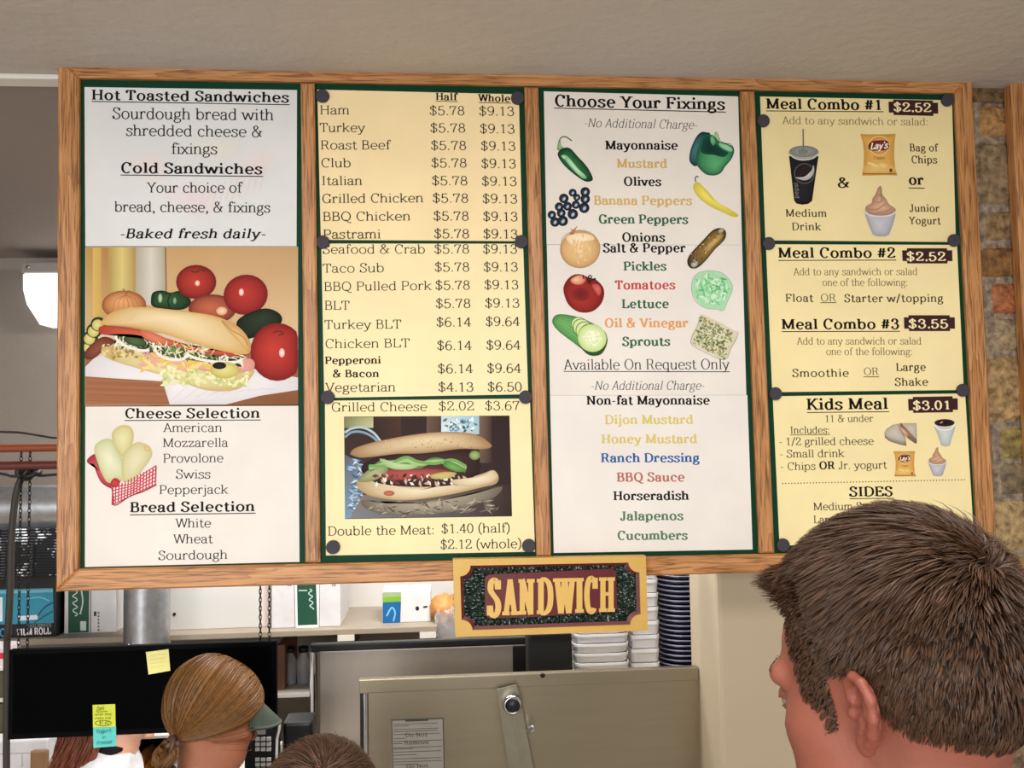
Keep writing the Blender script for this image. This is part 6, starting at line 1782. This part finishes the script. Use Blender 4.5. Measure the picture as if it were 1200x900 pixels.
class Person:
    def __init__(self, label, pos, yaw, H, pitch=0.0, roll=0.0, crouch=0.0, leanf=0.0, res=0.003, ears=True, head_off=(0, 0.02, 0), skin=(214, 158, 128)):
        self.root = empty('person', (pos[0], pos[1], 0.0), label, 'person')
        self.root.rotation_euler = (0, 0, yaw)
        self.H = H; self.s = (H - 0.118) / 1.632; self.hz = H - 0.118 - crouch
        self.ears = ears; self.crouch = crouch; self.leanf = leanf; self.res = res
        self.hp = np.array([head_off[0], head_off[1] + leanf * 0.55, self.hz + head_off[2]])
        self.R = np.array((Matrix.Rotation(-pitch, 3, 'X') @ Matrix.Rotation(roll, 3, 'Y')))
        self.skin = np.array(lin(skin))

    def to_head(self, x, y, z):
        a, b, c = x - self.hp[0], y - self.hp[1], z - self.hp[2]
        R = self.R
        return (R[0, 0] * a + R[1, 0] * b + R[2, 0] * c, R[0, 1] * a + R[1, 1] * b + R[2, 1] * c, R[0, 2] * a + R[1, 2] * b + R[2, 2] * c)

    def from_head(self, p):
        return np.asarray(p) @ self.R.T + self.hp

    def lean(self, z):
        return self.leanf * np.clip((z - 0.9 * self.s + self.crouch) / (0.55 * self.s), 0, 1.3)

    def body(self, x, y, z):
        s, c = self.s, self.crouch
        yl = y - self.lean(z)
        zu = z + c
        ax = np.abs(x)
        d = S_ell(x, yl, zu, (0, 0.005, 1.27 * s), (0.165 * s, 0.108 * s, 0.2 * s))
        d = smin(d, S_ell(x, yl, zu, (0, 0.0, 1.08 * s), (0.148 * s, 0.1 * s, 0.17 * s)), 0.05)
        d = smin(d, S_ell(x, yl, zu, (0, -0.005, 0.93 * s), (0.16 * s, 0.112 * s, 0.13 * s)), 0.05)
        d = smin(d, S_cap(ax, yl, zu, (0.03, -0.015, 1.41 * s), (0.165 * s, -0.005, 1.375 * s), 0.055 * s, 0.056 * s), 0.05)
        hp = self.hp
        d = smin(d, S_cap(ax, y, z, (0, self.lean(np.array(1.42 * s - c)) - 0.02, 1.42 * s - c), (0, hp[1] - 0.035, hp[2] - 0.05), 0.066 * s, 0.056), 0.04)
        arm = S_cap(ax, yl, zu, (0.185 * s, 0, 1.38 * s), (0.235 * s, -0.03, 1.10 * s), 0.05 * s, 0.04 * s)
        arm = smin(arm, S_cap(ax, yl, zu, (0.235 * s, -0.03, 1.10 * s), (0.165 * s, 0.055, 0.92 * s), 0.04 * s, 0.032 * s), 0.02)
        d = smin(d, arm, 0.025)
        ky = 0.9 * c
        leg = S_cap(ax, y, z, (0.085 * s, 0.0, 0.90 * s - c), (0.10 * s, 0.03 + ky, 0.50 * s - c * 0.45), 0.085 * s, 0.056 * s)
        leg = smin(leg, S_cap(ax, y, z, (0.10 * s, 0.03 + ky, 0.50 * s - c * 0.45), (0.105 * s, 0.0, 0.09 * s), 0.055 * s, 0.04 * s), 0.02)
        leg = smin(leg, S_cap(ax, y, z, (0.105 * s, -0.025, 0.045), (0.115 * s, 0.14, 0.034), 0.040, 0.030), 0.03)
        return smin(d, leg, 0.03)

    def build_body(self, colfn=None):
        r = self.res; hz = self.hp[2]
        xs = axis(-0.36, 0.36, -0.108, 0.108, r, 0.014)
        y0, y1 = self.hp[1] - 0.135, self.hp[1] + 0.13
        ys = axis(-0.25, 0.36 + max(0, self.crouch), y0, y1, r, 0.014)
        zs = axis(0.0, hz + 0.14, hz - 0.17, hz + 0.13, r, 0.014)
        X, Y, Z = np.meshgrid(xs, ys, zs, indexing='ij', sparse=True)
        F = self.body(X, Y, Z)
        k = np.nonzero(zs > hz - 0.24)[0][0]
        hx = self.to_head(X, Y, Z[:, :, k:])
        F[:, :, k:] = smin(F[:, :, k:], head_sdf(*hx, ears=self.ears), 0.022)
        V, Q = surface_net(F, xs, ys, zs)
        col = np.tile(self.skin, (len(V), 1))
        hl = np.stack(self.to_head(V[:, 0], V[:, 1], V[:, 2]), 1)
        # natural flush on ears, cheeks and lips
        ear = np.exp(-(((np.abs(hl[:, 0]) - 0.088) / 0.016) ** 2 + ((hl[:, 1] + 0.018) / 0.03) ** 2 + ((hl[:, 2] + 0.012) / 0.035) ** 2))
        chk = np.exp(-(((np.abs(hl[:, 0]) - 0.045) / 0.025) ** 2 + ((hl[:, 1] - 0.07) / 0.03) ** 2 + ((hl[:, 2] + 0.045) / 0.03) ** 2))
        lip = np.exp(-((hl[:, 0] / 0.022) ** 2 + ((hl[:, 1] - 0.096) / 0.01) ** 2 + ((hl[:, 2] + 0.073) / 0.009) ** 2))
        red = np.clip(0.5 * ear + 0.4 * chk + 0.8 * lip, 0, 1)[:, None]
        col = col * (1 - red * np.array([0.06, 0.42, 0.42]))
        o = np_mesh('body', V, Q, M_skin, col, self.root)
        # eyes
        for sx in (-1, 1):
            mb = MB(); vs = []; cs = []; fs = []
            for i in range(13):
                for j in range(16):
                    th, ph = math.pi * i / 12, 2 * math.pi * j / 16
                    q = np.array([math.sin(th) * math.cos(ph), math.cos(th), math.sin(th) * math.sin(ph)]) * 0.0128 + np.array([0.032 * sx, 0.0755, -0.0065])
                    vs.append(tuple(self.from_head(q))); cs.append(lin((30, 24, 22)) if i < 2 else lin((86, 100, 104)) if i < 4 else lin((150, 136, 126)))
            fs = [(i * 16 + j, i * 16 + (j + 1) % 16, (i + 1) * 16 + (j + 1) % 16, (i + 1) * 16 + j) for i in range(12) for j in range(16)]
            mb.add(vs, fs, cs, smooth=True); mb.build('eye', M_eye, self.root, None, True)
        return o

    def garment(self, name, col, zlo, zhi, off, extra=None):
        """cloth lying a few millimetres off the body between two heights"""
        s, c = self.s, self.crouch
        xs = np.arange(-0.36, 0.361, 0.011); ys = np.arange(-0.24, 0.36 + max(0, c), 0.011); zs = np.arange(zlo - 0.06, zhi + 0.06, 0.011)
        X, Y, Z = np.meshgrid(xs, ys, zs, indexing='ij')
        F = self.body(X, Y, Z) - off - 0.003 * np.sin(Z * 60 + X * 20) * np.sin(Y * 30 + 1)
        nk = (Y - self.lean(Z)) * -0.25
        F = np.maximum(F, np.maximum(zlo - Z, Z - zhi - nk))
        if extra is not None: F = np.maximum(F, extra(X, Y, Z))
        V, Q = surface_net(F, xs, ys, zs)
        return np_mesh(name, V, Q, M_cloth, np.tile(np.array(lin(col)), (len(V), 1)), self.root)

    def dress(self, top, bottom, shoes=(40, 36, 34)):
        s, c = self.s, self.crouch
        self.garment('shirt', top, 0.93 * s - c, 1.455 * s - c, 0.009, lambda X, Y, Z: (1.16 * s - c) - Z - np.where(np.abs(X) < 0.185 * s, 10, 0))
        self.garment('trousers', bottom, 0.10, 0.97 * s - c, 0.006, lambda X, Y, Z: np.where((np.abs(X) > 0.185 * s) & (Z > 0.86 * s - c), 1.0, -1.0))
        for sx in (-1, 1):
            xs = np.arange(0.03, 0.2, 0.008); ys = np.arange(-0.1, 0.22, 0.008); zs = np.arange(-0.012, 0.13, 0.008)
            X, Y, Z = np.meshgrid(xs, ys, zs, indexing='ij')
            F = smin(S_cap(X, Y, Z, (0.105 * s, -0.025, 0.045), (0.115 * s, 0.14, 0.036), 0.049, 0.040), S_cap(X, Y, Z, (0.105 * s, 0, 0.05), (0.105 * s, 0, 0.1), 0.05, 0.05), 0.02)
            F = np.maximum(F, 0.002 - Z)
            V, Q = surface_net(F, xs, ys, zs); V[:, 0] *= sx
            if sx < 0: Q = Q[:, ::-1]
            np_mesh('shoe', V, Q, M_cloth, np.tile(np.array(lin(shoes)), (len(V), 1)), self.root)


def grad(fn, p, e=0.0012):
    g = np.stack([fn(p[:, 0] + e, p[:, 1], p[:, 2]) - fn(p[:, 0] - e, p[:, 1], p[:, 2]), fn(p[:, 0], p[:, 1] + e, p[:, 2]) - fn(p[:, 0], p[:, 1] - e, p[:, 2]), fn(p[:, 0], p[:, 1], p[:, 2] + e) - fn(p[:, 0], p[:, 1], p[:, 2] - e)], 1)
    return g / (np.linalg.norm(g, axis=1, keepdims=True) + 1e-9)


def skull_points(n, rng, off=0.0):
    d = rng.normal(size=(n, 3)); d /= np.linalg.norm(d, axis=1, keepdims=True)
    o = np.array([0, -0.01, 0.02]); t = np.full(n, 0.16)
    for _ in range(40):
        p = o + d * t[:, None]
        t -= (core_sdf(p[:, 0], p[:, 1], p[:, 2]) - off) * 0.8
    return o + d * t[:, None]


def ribbons(paths, width, cols, flat=None):
    """paths N x K x 3 -> thin tapering ribbons lying on the head"""
    N, K, _ = paths.shape
    t = np.gradient(paths, axis=1); t /= np.linalg.norm(t, axis=2, keepdims=True) + 1e-9
    out = paths - np.array([0, -0.01, 0.0])
    out /= np.linalg.norm(out, axis=2, keepdims=True) + 1e-9
    sd = np.cross(t, out); sd /= np.linalg.norm(sd, axis=2, keepdims=True) + 1e-9
    a = RNG.uniform(-0.9, 0.9, (N, 1, 1)); up = np.cross(sd, t)
    sd = sd * np.cos(a) + up * np.sin(a)
    k = np.linspace(0, 1, K)
    wd = width * np.where(k < 0.6, 1.0, 1.0 - 0.8 * (k - 0.6) / 0.4)
    wd = wd[None, :, None] * RNG.uniform(0.7, 1.3, (N, 1, 1))
    V = np.stack([paths - sd * wd / 2, paths + sd * wd / 2], 2).reshape(-1, 3)
    b = (np.arange(N) * K * 2)[:, None] + (np.arange(K - 1) * 2)[None, :]
    b = b.reshape(-1)
    Q = np.stack([b, b + 1, b + 3, b + 2], 1)
    C = np.repeat(cols, K * 2, axis=0)
    return V, Q, C


def hair_cols(n, base, var, rng):
    c = np.array(lin(base))
    k = rng.uniform(1 - var, 1 + var, (n, 1)); w = rng.uniform(-0.06, 0.06, (n, 1))
    return np.clip(c * k * (1 + w * np.array([1.0, 0.3, -0.6])), 0.001, 1)


def hairline(y, table):
    return np.interp(y, [q[0] for q in table], [q[1] for q in table])


def cap_mesh(person, table, thick, res=0.004):
    """the solid mass of hair under the loose strands"""
    xs = np.arange(-0.11, 0.1101, res); ys = np.arange(-0.15, 0.13, res); zs = np.arange(-0.14, 0.15, res)
    X, Y, Z = np.meshgrid(xs, ys, zs, indexing='ij')
    F = core_sdf(X, Y, Z) - thick(X, Y, Z)
    F = smax(F, (hairline(Y, table) - Z) * 0.7, 0.006)
    V, Q = surface_net(F, xs, ys, zs)
    return person.from_head(V), Q


def short_hair(person, n, table, crown, base, length, thick, width, rng, clumps=700, lift=0.35, front_lift=0.0, var=0.35, wild=0.12, clump=0.5, K=6, forward=0.0):
    p = skull_points(n, rng)
    pc = skull_points(n, rng)
    p = np.concatenate([p, pc[((pc - np.array(crown)) ** 2).sum(1) < 0.028 ** 2]])
    keep = p[:, 2] > hairline(p[:, 1], table) + 0.002 + rng.normal(0, 0.002, len(p))
    p = p[keep]; n = len(p)
    nr = grad(core_sdf, p)
    f = p - np.array(crown)
    dist = np.linalg.norm(f, axis=1, keepdims=True)
    # whorl: strands leave the crown turning slightly
    f = f + np.cross(nr, f) * 0.35 + np.array([0, forward, 0])
    f -= nr * np.sum(f * nr, axis=1, keepdims=True); f /= np.linalg.norm(f, axis=1, keepdims=True) + 1e-9
    f += rng.normal(0, 1, f.shape) * (wild + 1.2 * np.exp(-(dist / 0.016) ** 2))
    ln = length(p) * rng.uniform(0.75, 1.2, n)
    wf = np.clip((p[:, 1] - 0.01) / 0.05, 0, 1) * (np.clip((p[:, 2] - 0.062) / 0.014, 0, 1) * np.clip((0.056 - np.abs(p[:, 0])) / 0.02, 0, 1) if front_lift > 0 else np.clip(p[:, 2] / 0.06, 0, 1))
    li = lift + front_lift * wf
    if front_lift > 0: li = li - 0.24 * np.clip((p[:, 1] + 0.012) / 0.035, 0, 1) * (1 - wf)
    if front_lift > 0:
        f = f * (1 - wf[:, None]) + (np.array([0, 0.85, 0.35]) + 0.25 * f) * wf[:, None]
    paths = np.zeros((n, K, 3)); q = p - nr * 0.002; paths[:, 0] = q
    th = thick(p[:, 0], p[:, 1], p[:, 2])
    for k in range(1, K):
        dirv = f + nr * (li * (1 - 0.8 * k / K))[:, None]
        dirv[:, 2] -= 0.10 * k / K * np.clip(1 - front_lift * wf, 0, 1)
        dirv[:, 2] += 0.55 * front_lift * wf
        dirv /= np.linalg.norm(dirv, axis=1, keepdims=True)
        q = q + dirv * (ln / (K - 1))[:, None]
        d = core_sdf(q[:, 0], q[:, 1], q[:, 2]); g = grad(core_sdf, q)
        want = th * min(1.0, 0.55 + 0.5 * k / K)
        q = q + g * np.clip(want - d, 0, None)[:, None] * 0.9
        f = f - g * np.sum(f * g, axis=1, keepdims=True) * 0.6 * (1 - min(1.0, front_lift) * wf)[:, None]
        paths[:, k] = q
    # locks
    ci = rng.choice(n, min(clumps, n), replace=False)
    own = np.empty(n, int)
    for a in range(0, n, 2000):
        dd = ((p[a:a + 2000, None, :] - p[ci][None]) ** 2).sum(2); own[a:a + 2000] = dd.argmin(1)
    cpath = paths[ci][own]
    tt = (np.linspace(0, 1, K) ** 1.5 * clump)[None, :, None]
    cw = rng.uniform(0.3, 1.0, (len(ci),))[own][:, None, None]
    paths = paths * (1 - tt * cw) + cpath * tt * cw
    tone = rng.uniform(0.8, 1.2, len(ci))[own][:, None]
    cols = hair_cols(n, base, var, rng) * tone
    V, Q, C = ribbons(paths, width, cols)
    return person.from_head(V), Q, C


def join_hair(person, parts, name='hair'):
    Vs, Qs, Cs = [], [], []; b = 0
    for V, Q, C in parts:
        Vs.append(V); Qs.append(Q + b); Cs.append(C); b += len(V)
    return np_mesh(name, np.concatenate(Vs), np.concatenate(Qs), M_hair, np.concatenate(Cs), person.root)


rng = np.random.default_rng(5)
# ---------------- the near man, seen from behind his left shoulder
MANY, MANTOP = 0.70, 588
c = P(1063, 700, MANY)
man = Person('man with short brown hair seen from behind at the lower right, facing left', (c.x, c.y), math.radians(33), PZ(1060, MANTOP, MANY) - 0.029, pitch=math.radians(19), res=0.0022, head_off=(0, 0.02, 0), skin=(146, 84, 66))
EAR_TILT = 26
man.build_body()
EAR_TILT = 10
man.dress((96, 104, 116), (58, 62, 74))
T_man = [(-0.14, -0.085), (-0.10, -0.082), (-0.07, -0.074), (-0.045, -0.05), (-0.03, -0.012), (-0.02, 0.012), (0.006, 0.012), (0.012, -0.020), (0.018, -0.034), (0.033, -0.034), (0.039, -0.006), (0.043, 0.040), (0.048, 0.060), (0.056, 0.073), (0.066, 0.079), (0.08, 0.082), (0.12, 0.082)]
def man_len(p):
    back = 0.011 + 0.030 * np.clip((p[:, 2] - 0.03) / 0.06, 0, 1)
    front = 0.006 + 0.036 * np.clip((p[:, 2] - 0.064) / 0.016, 0, 1) * np.clip((0.052 - np.abs(p[:, 0])) / 0.022, 0, 1)
    t = np.clip((p[:, 1] + 0.035) / 0.04, 0, 1)
    return back * (1 - t) + front * t


thk = lambda x, y, z: 0.003 + 0.033 * np.clip((z - 0.01) / 0.09, 0, 1) * (1 - 0.5 * np.clip((y + 0.03) / 0.09, 0, 1)) * (1 - np.clip((y + 0.012) / 0.035, 0, 1) * (1 - np.clip((z - 0.062) / 0.02, 0, 1)))
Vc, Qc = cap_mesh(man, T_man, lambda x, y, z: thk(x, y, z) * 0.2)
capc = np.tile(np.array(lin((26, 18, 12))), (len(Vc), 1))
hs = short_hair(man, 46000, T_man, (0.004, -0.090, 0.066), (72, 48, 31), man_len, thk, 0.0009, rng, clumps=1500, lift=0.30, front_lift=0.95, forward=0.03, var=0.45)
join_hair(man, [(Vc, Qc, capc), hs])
# eyebrows
pth = []
for sx in (-1, 1):
    for i in range(160):
        t = rng.random(); a = np.array([sx * (0.014 + 0.038 * t), 0.13, 0.019 + 0.005 * math.sin(t * 2.6) + rng.normal(0, 0.002)])
        for _ in range(30): a[1] -= 0.7 * float(head_sdf(np.array(a[0]), np.array(a[1]), np.array(a[2]), False))
        pth.append([a, a + np.array([sx * 0.004, 0.0006 - 0.003 * t, 0.001]), a + np.array([sx * 0.008, -0.0012 - 0.006 * t, -0.001])])
V, Q, C = ribbons(np.array(pth), 0.0007, hair_cols(len(pth), (110, 78, 56), 0.3, rng))
np_mesh('eyebrows', man.from_head(V), Q, M_hair, C, man.root)

# ---------------- short-haired person at the bottom centre, seen from behind
KY = 1.36
c = P(375, 880, KY)
kid = Person('person with short tousled brown hair seen from behind, at the bottom centre-left', (c.x, c.y), math.radians(6), PZ(375, 866, KY), res=0.0035, skin=(206, 150, 124))
kid.build_body(); kid.dress((120, 116, 112), (60, 60, 70))
T_kid = [(-0.14, -0.085), (-0.08, -0.078), (-0.045, -0.05), (-0.03, -0.01), (-0.02, 0.012), (0.006, 0.012), (0.014, -0.02), (0.03, -0.02), (0.05, 0.03), (0.075, 0.058), (0.12, 0.06)]
thk2 = lambda x, y, z: 0.005 + 0.010 * np.clip((z + 0.02) / 0.09, 0, 1)
Vc, Qc = cap_mesh(kid, T_kid, lambda x, y, z: thk2(x, y, z) * 0.45 * np.clip(np.sqrt(x * x + (y + 0.072) ** 2) / 0.035, 0.0, 1.0) - 0.001)
hs = short_hair(kid, 17000, T_kid, (0.002, -0.074, 0.076), (84, 58, 41), lambda p: 0.020 + 0.020 * np.clip((p[:, 2] + 0.02) / 0.08, 0, 1), thk2, 0.0011, rng, clumps=700, lift=0.42, wild=0.22, var=0.4)
join_hair(kid, [(Vc, Qc, np.tile(np.array(lin((70, 48, 34))), (len(Vc), 1))), hs])

# ---------------- woman with the braid and green visor
WY = 2.08
c = P(246, 830, WY)
wom = Person('woman with golden brown hair in a low braid and a green visor', (c.x, c.y), math.radians(-54), PZ(255, 775, WY), pitch=math.radians(25), res=0.0035, ears=False, skin=(160, 100, 72))
wom.build_body(); wom.dress((150, 156, 150), (70, 66, 70))
T_w = [(-0.14, -0.08), (-0.07, -0.082), (-0.03, -0.06), (0.0, -0.025), (0.02, -0.008), (0.04, 0.008), (0.06, 0.035), (0.08, 0.062), (0.12, 0.066)]
thw = lambda x, y, z: 0.009 + 0.005 * np.clip((z + 0.02) / 0.08, 0, 1)
Vc, Qc = cap_mesh(wom, T_w, lambda x, y, z: thw(x, y, z) * 0.86)
WB = (116, 78, 37)
tie = np.array([0.036, -0.092, -0.088])
p = skull_points(9000, rng)
p = p[(p[:, 2] > hairline(p[:, 1], T_w)) & ~((p[:, 1] > 0.02) & (p[:, 2] < 0.035))]
q = p.copy(); n = len(p); Kw = 13
paths = np.zeros((n, Kw, 3))
lay = rng.uniform(0.75, 1.12, n)
for k in range(Kw):
    d = core_sdf(q[:, 0], q[:, 1], q[:, 2]); g = grad(core_sdf, q)
    near = np.clip(np.linalg.norm(q - tie, axis=1) / 0.05, 0.3, 1)
    q = q + g * (thw(q[:, 0], q[:, 1], q[:, 2]) * lay - d)[:, None] * near[:, None]
    paths[:, k] = q
    v = tie - q; L2 = np.linalg.norm(v, axis=1, keepdims=True)
    v = v - g * np.sum(v * g, axis=1, keepdims=True) * near[:, None] * 0.9; v /= np.linalg.norm(v, axis=1, keepdims=True) + 1e-9
    q = q + v * np.minimum(0.022, L2 * 0.6)
# combed locks share a tone
tone = np.array([0.72 + 0.5 * (0.5 + 0.5 * noise.noise(Vector(tuple(a * 34)))) for a in p])[:, None]
hw = ribbons(paths, 0.0016, hair_cols(n, WB, 0.25, rng) * tone)
Vt = wom.from_head(hw[0])
# braid: three plaited strands hanging from the tie
parts_ = [(Vc, Qc, np.tile(np.array(lin((112, 78, 42))), (len(Vc), 1))), (Vt, hw[1], hw[2])]
tw = wom.from_head(tie[None])[0]
for ph in range(3):
    N0 = 46; pts = []
    for i in range(N0):
        t = i / (N0 - 1); a = t * 15 + ph * 2.094
        pts.append((tw[0] + 0.016 * math.sin(a) * (1 - 0.3 * t), tw[1] - 0.008 - 0.016 * min(1, t * 4) + 0.010 * math.sin(2 * a) + 0.02 * t, tw[2] + 0.004 - 0.30 * t))
    pts = np.array(pts)
    for j in range(90):
        ang = rng.uniform(0, 6.283); rr = 0.0155 * (1 - 0.45 * np.linspace(0, 1, N0)) * rng.uniform(0.8, 1.05)
        rr[0] *= 0.6
        off = np.stack([np.cos(ang + np.linspace(0, 1.2, N0)) * rr, np.sin(ang + np.linspace(0, 1.2, N0)) * rr, 0 * rr], 1)
        pth = (pts + off)[None]
        V, Q, C = ribbons(pth, 0.0034, hair_cols(1, WB, 0.3, rng))
        parts_.append((V, Q, C))
    mbt = MB(); mbt.tube([tuple(a) for a in pts], [0.013 * (1 - 0.45 * i / (N0 - 1)) for i in range(N0)], 10, cap=False)
    parts_.append((np.array([tuple(v) for v in mbt.v]), np.array(mbt.f), np.tile(np.array(lin((104, 72, 38))), (len(mbt.v), 1))))
join_hair(wom, parts_)
mb = MB(); mb.torus((0, 0, 0), 0.017, 0.006, None, 18, 8); tie_w = wom.from_head(np.array([[0.037, -0.098, -0.092]]))[0]
mb.v = [(v[0] + tie_w[0], v[2] * 0.5 + v[1] + tie_w[1], v[2] + tie_w[2]) for v in mb.v]
mb.build('hair_tie', plain('hair_tie_brown', (92, 66, 50), 0.6), wom.root, None, True)
# visor: band round the forehead and a curved brim
M_vis = plain('visor_green', (60, 70, 60), 0.8, var=0.08, bump=0.1)
mb = MB(); vs = []; nn = 30
for i in range(nn):
    a = math.radians(-70 + 140 * i / (nn - 1))
    for (k, zz) in ((1.0, 0.032), (1.03, 0.045)):
        for rr in (0.0, 0.003):
            vs.append(tuple(wom.from_head(np.array([[ (0.085 + rr) * math.sin(a) * (2 - k), -0.012 + (0.106 + rr) * math.cos(a) * (2 - k), zz]]))[0]))
fs = []
for i in range(nn - 1):
    a, b = i * 4, (i + 1) * 4
    fs += [(a, a + 2, b + 2, b), (a + 1, b + 1, b + 3, a + 3), (a, b, b + 1, a + 1), (a + 2, a + 3, b + 3, b + 2)]
mb.add(vs, fs, smooth=True); mb.build('visor_band', M_vis, wom.root, None, True)
mb = MB(); vs = []; nu, nv = 19, 9
for lay_ in (0, 1):
    for j in range(nv):
        t = j / (nv - 1)
        for i in range(nu):
            a = math.radians(-62 + 124 * i / (nu - 1)); e = math.cos(a * 1.35)
            x = 0.080 * math.sin(a) * (1 + 0.06 * t); y = -0.012 + 0.104 * math.cos(a) + t * 0.072 * max(0, e) ** 0.6
            z = 0.047 - 0.42 * t * 0.07 - 4.2 * x * x * (0.3 + 0.9 * t) - 0.0035 * lay_
            vs.append(tuple(wom.from_head(np.array([[x, y, z]]))[0]))
fs = []
for lay_ in (0, 1):
    o_ = lay_ * nu * nv
    for j in range(nv - 1):
        for i in range(nu - 1):
            f = (o_ + j * nu + i, o_ + j * nu + i + 1, o_ + (j + 1) * nu + i + 1, o_ + (j + 1) * nu + i)
            fs.append(f if lay_ else f[::-1])
o_ = nu * nv
ed = [j * nu for j in range(nv)] + [(nv - 1) * nu + i for i in range(1, nu)] + [j * nu + nu - 1 for j in range(nv - 2, -1, -1)]
for a, b in zip(ed[:-1], ed[1:]): fs.append((a, b, b + o_, a + o_))
mb.add(vs, fs, smooth=True); mb.build('visor_brim', M_vis, wom.root, None, True)

# ---------------- woman stooping behind the screen
SY = 2.52
c = P(100, 884, SY)
zsh = PZ(100, 882, SY)
Hs = 1.55; s_ = (Hs - 0.118) / 1.632
cr_ = 1.435 * s_ - zsh
sto = Person('person in a white top stooping behind the black screen, auburn hair', (c.x - 0.0, c.y), math.radians(-70), Hs, pitch=math.radians(32), crouch=cr_, leanf=0.06, res=0.0045, ears=False, head_off=(0, 0.06, -0.065), skin=(222, 170, 142))
sto.build_body(); sto.dress((236, 236, 240), (50, 50, 58))
s0 = sto.s
sto.garment('collar', (24, 20, 22), 1.448 * s0 - cr_, 1.475 * s0 - cr_, 0.006)
Vc, Qc = cap_mesh(sto, T_w, lambda x, y, z: thw(x, y, z) * 0.8)
p = skull_points(5500, rng); p = p[(p[:, 2] > hairline(p[:, 1], T_w)) & (p[:, 1] < 0.01)]
q = p.copy(); n = len(p); Kw = 26; paths = np.zeros((n, Kw, 3)); down = sto.R.T @ np.array([0, -0.25, -1.0])
wv = rng.uniform(0, 6.28, n); lnk = rng.uniform(0.7, 1.0, n)
for k in range(Kw):
    d = core_sdf(q[:, 0], q[:, 1], q[:, 2]); g = grad(core_sdf, q)
    q = q + g * np.clip(0.014 - d, 0, None)[:, None]
    paths[:, k] = q + (np.stack([np.sin(k * 0.55 + np.round(wv)), np.cos(k * 0.5 + np.round(wv)), 0 * wv], 1) * 0.010 * (k / Kw))
    v = down[None] + np.array([0, -0.9, 0.1]) * np.clip((q[:, 1:2] + 0.06) / 0.05, 0, 1) * np.clip((0.05 - d) / 0.05, 0, 1)[:, None]
    v = v - g * np.clip(np.sum(v * g, axis=1, keepdims=True), None, 0) * (d < 0.02)[:, None]
    v /= np.linalg.norm(v, axis=1, keepdims=True) + 1e-9
    q = q + v * (0.015 * lnk)[:, None]
hw = ribbons(paths, 0.0026, hair_cols(n, (122, 66, 42), 0.35, rng))
join_hair(sto, [(Vc, Qc, np.tile(np.array(lin((84, 46, 30))), (len(Vc), 1))), (sto.from_head(hw[0]), hw[1], hw[2])])
